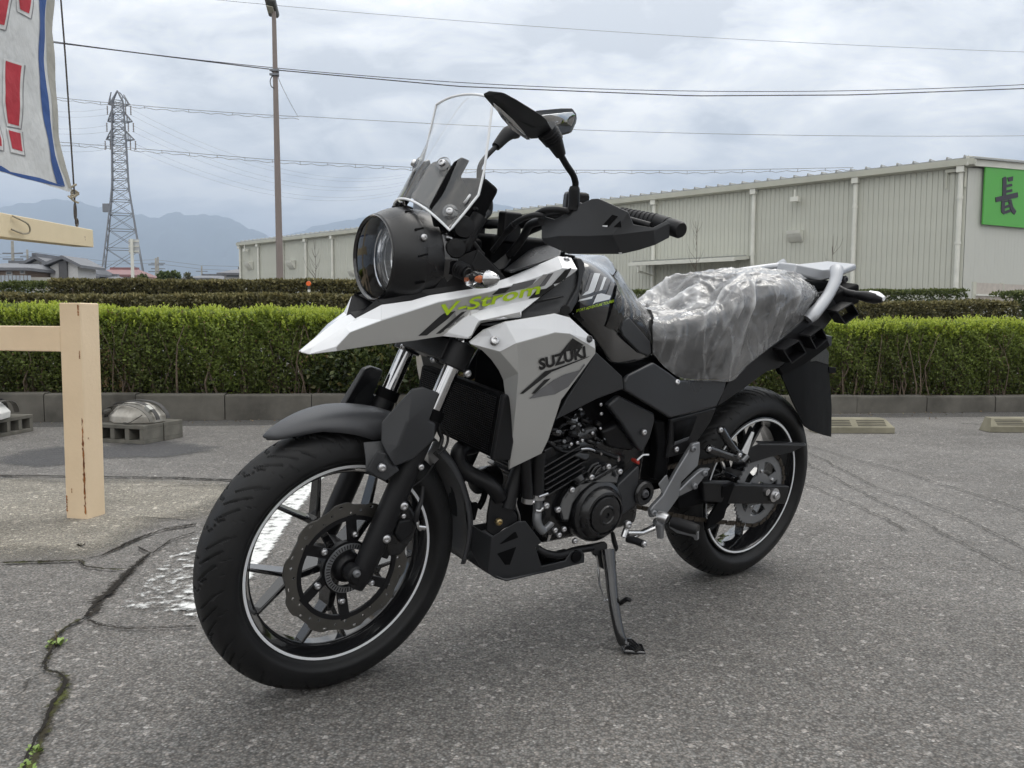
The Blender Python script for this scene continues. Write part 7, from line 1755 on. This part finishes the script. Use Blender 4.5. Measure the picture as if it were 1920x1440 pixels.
# ------------------------------------------------------------------ LUGGAGE RACK
zt_ = .0
near = [(872, 196, .035), (842, 300, .035), (1150, 246, .060), (1110, 372, .060), (1222, 240, .070), (1200, 366, .070), (1345, 262, .085), (1350, 318, .085), (1502, 196, .055), (1504, 262, .055)]
P_ = qs('I', near); up_ = P_[0::2]; dn = P_[1::2]
full_u = up_ + [mir(p) for p in reversed(up_)]; full_d = dn + [mir(p) for p in reversed(dn)]
n = len(full_u); b = MB(); b.add(full_u + full_d, [tuple(range(n)), tuple(range(2 * n - 1, n - 1, -1))] + [(i, i + n, (i + 1) % n + n, (i + 1) % n) for i in range(n)])
rk = b.build('luggage_rack', K_RACK, bike, bevel=.007, seg=3, smooth=40)
cx = sum(p.x for p in full_u) / n; cz_ = sum(p.z for p in full_u) / n
for s in (1, -1):
    S_ = (lambda p: p) if s > 0 else mir
    b = MB(); b.tube([S_(p) for p in qs('I', [(1290, 245, .095), (1290, 300, .108), (1270, 390, .118), (1200, 530, .126), (1120, 640, .130), (1040, 730, .130), (985, 785, .126)])], [.021, .020, .0185, .018, .019, .021, .017], 14, smooth=6, flat=.8); b.build('grab_rail', K_RACK, rk, smooth=50)
    if s > 0: continue
    b = MB(); b.tube([p for p in qs('I', [(730, 222, -.075), (560, 236, -.105), (400, 258, -.120), (240, 284, -.128), (160, 320, -.131), (105, 372, -.131), (120, 440, -.128)])], [.014, .0125, .0125, .0125, .013, .013, .011], 12, smooth=6); b.build('grab_rail', K_RACK, rk, smooth=50)
bolts('I', [(1380, 360)], .06, .012, M_DKM)
# silencer on the far side
b = MB(); b.tube([Vector((.05, -.14, .22)), Vector((-.25, -.17, .28)), Vector((-.4, -.2, .36)), Vector((-.82, -.22, .50))], [.02, .024, .055, .06], 20, smooth=4); b.build('silencer', K_BLK, bike)
b = MB(); b.box((-.35, 0, .50), (.05, .12, .25)); b.build('shock_absorber', K_DEEP, bike, bevel=.02)
# ================================================================== FRAME POST, BANNER, WEIGHTS, WHEEL STOPS
def rust_mat(name, col, seedk=0):
    m, n, l, b = new_mat(name); setin(b, Roughness=.5)
    t = n.new('ShaderNodeTexCoord')
    def N(sc, d, r, st=(1, 1, 1)):
        mp = n.new('ShaderNodeMapping'); mp.inputs['Scale'].default_value = st; mp.inputs['Location'].default_value = (seedk, 0, 0); l.new(t.outputs['Object'], mp.inputs['Vector'])
        x = n.new('ShaderNodeTexNoise'); x.inputs['Scale'].default_value = sc; x.inputs['Detail'].default_value = d; x.inputs['Roughness'].default_value = r; l.new(mp.outputs[0], x.inputs['Vector']); return x.outputs['Fac']
    def MR(x, a, c, lo=0, hi=1):
        q_ = n.new('ShaderNodeMapRange'); q_.inputs[1].default_value = a; q_.inputs[2].default_value = c; q_.inputs[3].default_value = lo; q_.inputs[4].default_value = hi; l.new(x, q_.inputs[0]); return q_.outputs[0]
    spots = MR(N(17, 3, .45), .735, .76); base = MR(N(3, 5, .6), .3, .7)
    mc = n.new('ShaderNodeMix'); mc.data_type = 'RGBA'; l.new(base, mc.inputs[0]); mc.inputs[6].default_value = (col[0] * .93, col[1] * .92, col[2] * .9, 1); mc.inputs[7].default_value = (col[0] * 1.05, col[1] * 1.05, col[2] * 1.05, 1)
    m2 = n.new('ShaderNodeMix'); m2.data_type = 'RGBA'; l.new(spots, m2.inputs[0]); l.new(mc.outputs[2], m2.inputs[6]); m2.inputs[7].default_value = (.16, .05, .02, 1); l.new(m2.outputs[2], b.inputs['Base Color'])
    bp = n.new('ShaderNodeBump'); bp.inputs['Strength'].default_value = .3; bp.inputs['Distance'].default_value = .003; l.new(N(60, 3, .5), bp.inputs['Height']); l.new(bp.outputs[0], b.inputs['Normal'])
    return m
M_BEIGE = rust_mat('beige_paint', (.70, .555, .385)); M_BEIG2 = rust_mat('beige_paint_beam', (.68, .57, .38), 3)
M_RUST = ragged_mat('rust_streak', (.17, .055, .018), rough=.9, scale=38, soft=.3, bias=.1, col2=(.36, .14, .04), c2scale=20)
fp = empty('railing', gz(152, 977)); tag(fp, 'beige painted square steel post and rail with rust streaks', 'railing')
PW_ = .104; pr_ = R(-13.5); H_ = .893
b = MB(); b.box((0, 0, H_ / 2 - .02), (PW_, PW_, H_ + .04)); po = b.build('post', M_BEIGE, fp, bevel=.005, seg=3)
cpos = gz(150, 974); fp.location = Vector((cpos.x + .00, cpos.y + .05, 0)); fp.rotation_euler = (0, 0, pr_)
inv = Matrix.Rotation(-pr_, 3, 'Z')
za, zb_ = gy(105, 612, 3.36).z, gy(105, 660, 3.36).z
b = MB(); b.box((-1.0 - PW_ / 2, 0, (za + zb_) / 2), (2.0, PW_ * .96, za - zb_)); b.build('rail', M_BEIGE, fp, bevel=.004)
b = MB(); b.box((-2.0 - PW_, 0, H_ / 2 - .02), (PW_, PW_, H_ + .04)); b.build('post', M_BEIGE, fp, bevel=.005)
def streak(z0, z1, xx, w, face=1):
    k = 26; vs, wr = [], []
    for i in range(k + 1):
        z = z0 + (z1 - z0) * i / k; x = xx + random.uniform(-.2, .2) * w; a = w * random.uniform(.3, 1.5)
        y = -PW_ / 2 - .0012; vs += [(x - a, y, z), (x, y, z), (x + a, y, z)]; e = 0 if i in (0, k) else random.uniform(.35, 1); wr += [0, e, 0]
    fs_ = [(3 * i + j, 3 * i + j + 1, 3 * i + j + 4, 3 * i + j + 3) for i in range(k) for j in (0, 1)]
    b = MB(); b.add(vs, fs_); o = b.build('rust_streak', M_RUST, po, smooth=0); at = o.data.attributes.new('wear', 'FLOAT', 'POINT'); at.data.foreach_set('value', [float(x) for x in wr])
streak(.43, .10, PW_ / 2 - .010, .006); streak(.30, .02, PW_ / 2 - .009, .007); streak(.885, .84, PW_ / 2 - .012, .006); streak(.70, .665, PW_ / 2 - .012, .005); streak(.10, .03, -PW_ / 2 + .006, .005); streak(.13, .11, -.02, .004)
# banner frame: beam running away from the camera
Bn, Bf = gy(0, 424, 3.7), gy(158, 447, 5.0); bd3 = (Bf - Bn).normalized(); bd = (Bf - Bn); bd.z = 0; bd.normalize(); zB = Bf.z
bfm = empty('banner_stand', (Bf.x, Bf.y, 0)); tag(bfm, 'beige steel beam of the banner frame with rust spots on top', 'frame')
bside = Vector((bd.y, -bd.x, 0))
b = MB(); b.bar(Vector((0, 0, zB)), -bd3 * 2.2 + Vector((0, 0, zB)), .10, .104); b.build('beam', M_BEIG2, bfm, bevel=.004)
b = MB(); b.bar(-bd * 1.9 + Vector((0, 0, 0)), -bd * 1.9 + Vector((0, 0, 3.6)), .10); b.build('post', M_BEIGE, bfm, bevel=.004)
K_ROPE = mat('old_rope', (.28, .25, .19), .9, var=.3, vscale=80); K_IRON = mat('rusty_black_iron', (.05, .042, .038), .6, var=.4, vscale=60)
HP = gy(143, 424, Bf.y - .10 * abs(bd.y)); Z_beam = zB + .05
# banner plane: upright, through the rope, along the beam
bn = bside.copy(); 
if bn.dot(CAM - HP) < 0: bn = -bn
O_ = Vector((HP.x, HP.y, 0))
def bplane(u, v_): return gpl(u, v_, O_, bn)
rp = empty('banner_rope', (HP.x, HP.y, Z_beam)); tag(rp, 'thin rope with turnbuckle and ring tying the banner to the beam', 'rope')
kn = bplane(137, 358); b = MB(); b.tube([bplane(140, 372) - rp.location, bplane(132, 250) - rp.location, bplane(122, 100) - rp.location, bplane(112, -30) - rp.location, bplane(104, -170) - rp.location], .0048, 8, smooth=4); b.build('line', K_IRON, rp)
def ring(c, r, t_, ax, n=20, sx=1.0):
    b = MB(); ax = Vector(ax).normalized(); w = Vector((0, 0, 1)); u = ax.cross(w).normalized()
    b.tube([c + u * (r * sx * math.cos(2 * math.pi * k / n)) + w * (r * math.sin(2 * math.pi * k / n)) for k in range(n + 1)], t_, 8, caps=False); return b
c = bplane(144, 417) - rp.location; ring(c, .021, .0055, bn).build('eye_ring', K_IRON, rp)
c = bplane(141, 397) - rp.location; ring(c, .044, .0055, bn, sx=.36).build('turnbuckle', K_IRON, rp)
b = MB(); b.tube([bplane(141, 384) - rp.location, bplane(139, 368) - rp.location], .005, 8); b.build('hook', K_IRON, rp)
b = MB()
for k in range(6): p = bplane(138 + random.uniform(-3, 4), 352 + 5 * k) - rp.location; b.tube([p + Vector((-.02, -.01, random.uniform(-.02, .02))), p + Vector((0, -.02, .0)), p + Vector((.02, 0, random.uniform(-.02, .02)))], .006, 6, smooth=3)
b.build('knot', K_ROPE, rp)
p0 = -bd3 * 1.28 + Vector((0, 0, zB + .01)); b = MB(); b.tube([p0 + bn * .06 + Vector((0, 0, .03)) - bd * .08, p0 + bn * .075 + bd * .06 + Vector((0, 0, .012)), p0 + bn * .07 + bd * .10 - Vector((0, 0, .02)), p0 + bn * .065 + bd * .03 - Vector((0, 0, .035)), p0 + bn * .06 - bd * .1 - Vector((0, 0, .03))], .004, 6, smooth=5); b.build('rope_loop', K_ROPE, bfm)
# banner cloth
bt = empty('banner', (HP.x, HP.y, Z_beam + .3)); tag(bt, 'white cloth banner with blue border and red lettering tied to a rope', 'banner')
def cloth_mat(name, col, tr=.25):
    m, n, l, b = new_mat(name); setin(b, Roughness=.85); b.inputs['Base Color'].default_value = (*col, 1); o = n['Material Output']
    t = n.new('ShaderNodeBsdfTranslucent'); t.inputs[0].default_value = (*col, 1); mx = n.new('ShaderNodeMixShader'); mx.inputs[0].default_value = tr
    tc_ = n.new('ShaderNodeTexCoord'); nz = n.new('ShaderNodeTexNoise'); nz.inputs['Scale'].default_value = 5; nz.inputs['Detail'].default_value = 6; l.new(tc_.outputs['Object'], nz.inputs['Vector'])
    mr = n.new('ShaderNodeMapRange'); mr.inputs[1].default_value = .3; mr.inputs[2].default_value = .7; mr.inputs[3].default_value = .88; mr.inputs[4].default_value = 1.05; l.new(nz.outputs['Fac'], mr.inputs[0])
    sc = n.new('ShaderNodeVectorMath'); sc.operation = 'SCALE'; sc.inputs[0].default_value = col; l.new(mr.outputs[0], sc.inputs['Scale']); l.new(sc.outputs[0], b.inputs['Base Color'])
    wv = n.new('ShaderNodeTexNoise'); wv.inputs['Scale'].default_value = 14; l.new(tc_.outputs['Object'], wv.inputs['Vector']); bp = n.new('ShaderNodeBump'); bp.inputs['Strength'].default_value = .5; bp.inputs['Distance'].default_value = .02; l.new(wv.outputs['Fac'], bp.inputs['Height']); l.new(bp.outputs[0], b.inputs['Normal'])
    l.new(b.outputs[0], mx.inputs[1]); l.new(t.outputs[0], mx.inputs[2]); l.new(mx.outputs[0], o.inputs['Surface']); return m
B_WHT = cloth_mat('banner_white', (.55, .56, .56)); B_BLU = cloth_mat('banner_blue', (.035, .095, .30)); B_RED = cloth_mat('banner_red', (.50, .035, .055)); B_OUT = cloth_mat('banner_letter_outline', (.70, .70, .70)); B_GRY = cloth_mat('banner_letter_shadow', (.25, .25, .26))
def bwave(p):
    a = (p - O_).dot(bd); z = p.z
    return bn * (.006 * math.sin(a * 7 + z * 3.1) + .0035 * math.sin(a * 15 - z * 9) + .0025 * math.sin(z * 21 + a * 6))
def cloth_piece(name, poly, m, parent, off, step=9):
    bm = bmesh.new(); vs = [bm.verts.new((x, y, 0)) for x, y in poly]; bm.faces.new(vs); bmesh.ops.triangulate(bm, faces=bm.faces); grid_cut(bm, step)
    for v_ in bm.verts: p = bplane(v_.co.x, v_.co.y); v_.co = p + bwave(p) + bn * off - bt.location
    me = bpy.data.meshes.new(name); bm.to_mesh(me); bm.free(); return link(name, me, m, parent, 80)
cl = cloth_piece('cloth', [(-420, -260), (96, -260), (101, -60), (103, 0), (101, 60), (105, 150), (113, 255), (124, 315), (137, 356), (130, 360), (72, 342), (0, 322), (-200, 262), (-420, 190)], B_WHT, bt, 0)
cloth_piece('hem', [(103, 0), (101, 60), (105, 150), (113, 255), (124, 315), (137, 356), (128, 352), (112, 312), (100, 250), (92, 150), (88, 60), (90, 0)], cloth_mat('banner_hem', (.42, .41, .37)), bt, .002)
cloth_piece('border_stripe', [(74, -60), (89, -60), (88, 0), (85, 60), (84, 110), (86, 165), (92, 225), (102, 290), (120, 350), (106, 345), (92, 300), (80, 230), (73, 165), (71, 110), (72, 60), (74, 0)], B_BLU, bt, .003)
cloth_piece('border_stripe', [(0, 311), (18, 322), (40, 326), (70, 333), (104, 344), (119, 351), (70, 341), (0, 321), (-200, 262), (-200, 250)], B_BLU, bt, .003)
def letter(polys, grow):
    for pl, big in polys:
        cloth_piece('letter_shadow', [(x + 2.5, y + 2.5) for x, y in big], B_GRY, bt, .0032); cloth_piece('letter_outline', big, B_OUT, bt, .0045); cloth_piece('letter', pl, B_RED, bt, .006)
letter([([(13, 114), (37, 123), (34, 180), (34, 236), (16, 231), (11, 190), (11, 150)], [(10, 109), (41, 120), (39, 180), (38, 241), (14, 236), (7, 190), (7, 150)]),
        ([(16, 244), (38, 250), (44, 284), (21, 278)], [(13, 239), (41, 245), (48, 291), (18, 285)]),
        ([(34, -40), (58, -40), (55, 0), (50, 25), (35, 17), (32, 0)], [(30, -44), (63, -44), (59, 2), (53, 34), (31, 21), (28, 0)]),
        ([(-60, -30), (18, -30), (12, 10), (5, 47), (-20, 40), (-60, 20)], [(-66, -36), (24, -36), (16, 12), (8, 56), (-22, 48), (-66, 26)]),
        ([(-30, 230), (-4, 238), (0, 262), (0, 274), (-30, 266)], [(-34, 224), (-1, 232), (4, 262), (3, 282), (-34, 274)])], 3)

# hollow blocks with strapped weights
M_BLOCK = mat('hollow_block_concrete', (.125, .12, .105), .95, var=.3, vscale=9, bump=1, bscale=120, spec=.1, dust=.2)
def hollow_block(name, loc, rz, label, group):
    """block laid on its side: three cores through its face"""
    L, Hh, D_ = .39, .125, .19; b = MB(); xs = [-L / 2, -L / 2 + .035]
    w = (L - .14) / 3
    b.box((0, 0, .0125), (L, D_, .025)); b.box((0, 0, Hh - .0125), (L, D_, .025))
    for k in range(4): b.box((-L / 2 + .0175 + k * (w + .035), 0, Hh / 2), (.035, D_ - .002, Hh - .05))
    o = b.build(name, M_BLOCK, smooth=0, bevel=.003); o.location = loc; o.rotation_euler = (0, 0, rz); return tag(o, label, 'concrete block', group)
def along(a, c): d = c - a; return math.atan2(d.y, d.x)
f0, f1, f2 = gz(182, 829), gz(270, 834), gz(312, 818)
rz = along(f0, f1); dx = Vector((math.cos(rz), math.sin(rz), 0)); dy = Vector((-dx.y, dx.x, 0))
c1 = f1 - dx * .195 + dy * .095; 
hollow_block('concrete_block', c1, rz, 'front hollow concrete block under the pale strapped weight behind the post', 'hollow concrete blocks')
hollow_block('concrete_block', c1 + dy * .20, rz, 'rear hollow concrete block under the pale strapped weight behind the post', 'hollow concrete blocks')
M_WT = mat('dirty_white_plastic', (.43, .41, .37), .8, var=.2, vscale=9, dust=.8); M_WTW = mat('white_plastic', (.66, .66, .65), .5, var=.05, dust=.15); M_STR = mat('grey_strap', (.045, .043, .042), .8, var=.3, vscale=50); M_STRL = mat('pale_strap', (.10, .095, .085), .8, var=.2)
def weight(c, rz, m, label, buckle=True):
    t = empty('strapped_weight', c, rz); tag(t, label, 'weight', 'strapped weights on hollow blocks')
    b = MB(); n = 8
    rings = [(.175, 0), (.180, .045), (.165, .062), (.125, .105), (.075, .128), (.0, .130)]
    vs = []
    for r, z in rings[:-1]: vs += [(r * 1.12 * math.cos(2 * math.pi * (k + .5) / n), r * .86 * math.sin(2 * math.pi * (k + .5) / n), z) for k in range(n)]
    fs_ = [(i * n + k, i * n + (k + 1) % n, (i + 1) * n + (k + 1) % n, (i + 1) * n + k) for i in range(len(rings) - 2) for k in range(n)] + [tuple(range((len(rings) - 2) * n, (len(rings) - 1) * n)), tuple(range(n - 1, -1, -1))]
    b.add(vs, fs_); b.build('body', m, t, bevel=.006, seg=3, smooth=30)
    for (yy, lift, mm_) in ((-.055, .0, M_STR), (.035, .008, M_STR), (-.115, -.012, M_STRL)):
        hz_ = lambda xx: .004 + (.135 - .30 * max(0, abs(yy) - .05)) * (1 - (abs(xx) / .225) ** 2.6) ** .55; pts = [(xx, yy * (1 + .15 * math.sin(xx * 9)), hz_(xx) + .004) for xx in (-.223, -.21, -.17, -.11, -.04, .05, .12, .17, .21, .223)]
        b = MB(); P2, _ = spline([Vector(p) for p in pts], [0] * 10, 5)
        for i in range(len(P2) - 1): b.bar(P2[i], P2[i + 1] + (P2[i + 1] - P2[i]) * .05, .036, .004)
        b.build('strap', mm_, t, smooth=0)
    if buckle:
        b = MB(); b.box((.155, -.07, .098), (.05, .035, .03), Matrix.Rotation(.6, 3, 'Y')); b.build('buckle', mat('steel_buckle', (.35, .35, .33), .5, metal=.5), t, bevel=.004)
        b = MB(); b.tube([(-.20, -.08, .055), (-.16, -.10, .075), (-.13, -.09, .09)], [.018, .022, .016], 10, smooth=3); b.build('ratchet', M_STRL, t)
        b = MB(); b.tube([(.02, -.15, .008), (.08, -.165, .012), (.15, -.13, .06)], .010, 6, smooth=4, flat=.25); b.build('loose_strap', M_STRL, t)
weight(c1 + dy * .10 - dx * .02 + Vector((0, 0, .127)), rz, M_WT, 'dirty pale dome shaped weight strapped on hollow blocks behind the post')
g0, g1 = gz(-30, 826), gz(63, 808); rz2 = along(g0, g1) ; dx2 = Vector((math.cos(rz2), math.sin(rz2), 0)); dy2 = Vector((-dx2.y, dx2.x, 0))
c2 = g1 - dx2 * .195 + dy2 * .095
hollow_block('concrete_block', c2, rz2, 'hollow concrete block under the bright white weight, the one nearer the kerb post', 'hollow concrete blocks')
hollow_block('concrete_block', c2 - dx2 * .40, rz2, 'hollow concrete block at the left edge under the bright white weight', 'hollow concrete blocks')
weight(c2 - dx2 * .15 + dy2 * .02 + Vector((0, 0, .127)), rz2 + .3, M_WTW, 'bright white weight with a dark strap on blocks at the left edge', False)
# wheel stops
M_STOP = mat('wheel_stop_concrete', (.20, .187, .14), .92, var=.25, vscale=6, bump=.8, bscale=150, spec=.15, dust=.2); M_SLOT = mat('slot_shade', (.05, .045, .035), .95)
def wheel_stop(loc, rz, label):
    t = empty('wheel_stop', loc, rz); tag(t, label, 'wheel stop', 'concrete wheel stops')
    L, Hh, D_ = .60, .105, .16; e = .045
    b = MB(); v = [(-L / 2, 0, 0), (L / 2, 0, 0), (L / 2, D_, 0), (-L / 2, D_, 0), (-L / 2, 0, .045), (L / 2, 0, .045), (-L / 2 + e, .075, Hh), (L / 2 - e, .075, Hh), (L / 2 - e, D_, Hh), (-L / 2 + e, D_, Hh)]
    b.add(v, [(0, 1, 5, 4), (4, 5, 7, 6), (6, 7, 8, 9), (1, 2, 8, 7, 5), (0, 4, 6, 9, 3), (3, 9, 8, 2), (0, 3, 2, 1)]); b.build('body', M_STOP, t, smooth=0, bevel=.004)
    d = Vector((0, .075, Hh - .045)).normalized(); nn = Vector((0, -d.z, d.y))
    for s in (-1, 1):
        for k in range(4):
            p = Vector((s * .132, 0, .045)) + d * (.020 + .0175 * k) + nn * .0008; b = MB(); b.box(p, (.215, .0065, .0025), Matrix.Rotation(math.atan2(d.z, d.y), 3, 'X')); b.build('slot', M_SLOT, t, smooth=0)  # thin dark bars stand in for the shade in the slots
    b = MB(); b.box((.16, .045, Hh * .78), (.07, .02, .003), Matrix.Rotation(math.atan2(d.z, d.y), 3, 'X'));
    return t
a, c = gz(1560, 812.5), gz(1678, 813); wheel_stop(c - (c - a).normalized() * .30, along(a, c), 'concrete wheel stop nearest the rear wheel, half hidden by the mudguard')
a2 = gz(1857, 811); wheel_stop(a2 + (c - a).normalized() * .30, along(a, c), 'concrete wheel stop cut off by the right edge of the picture')
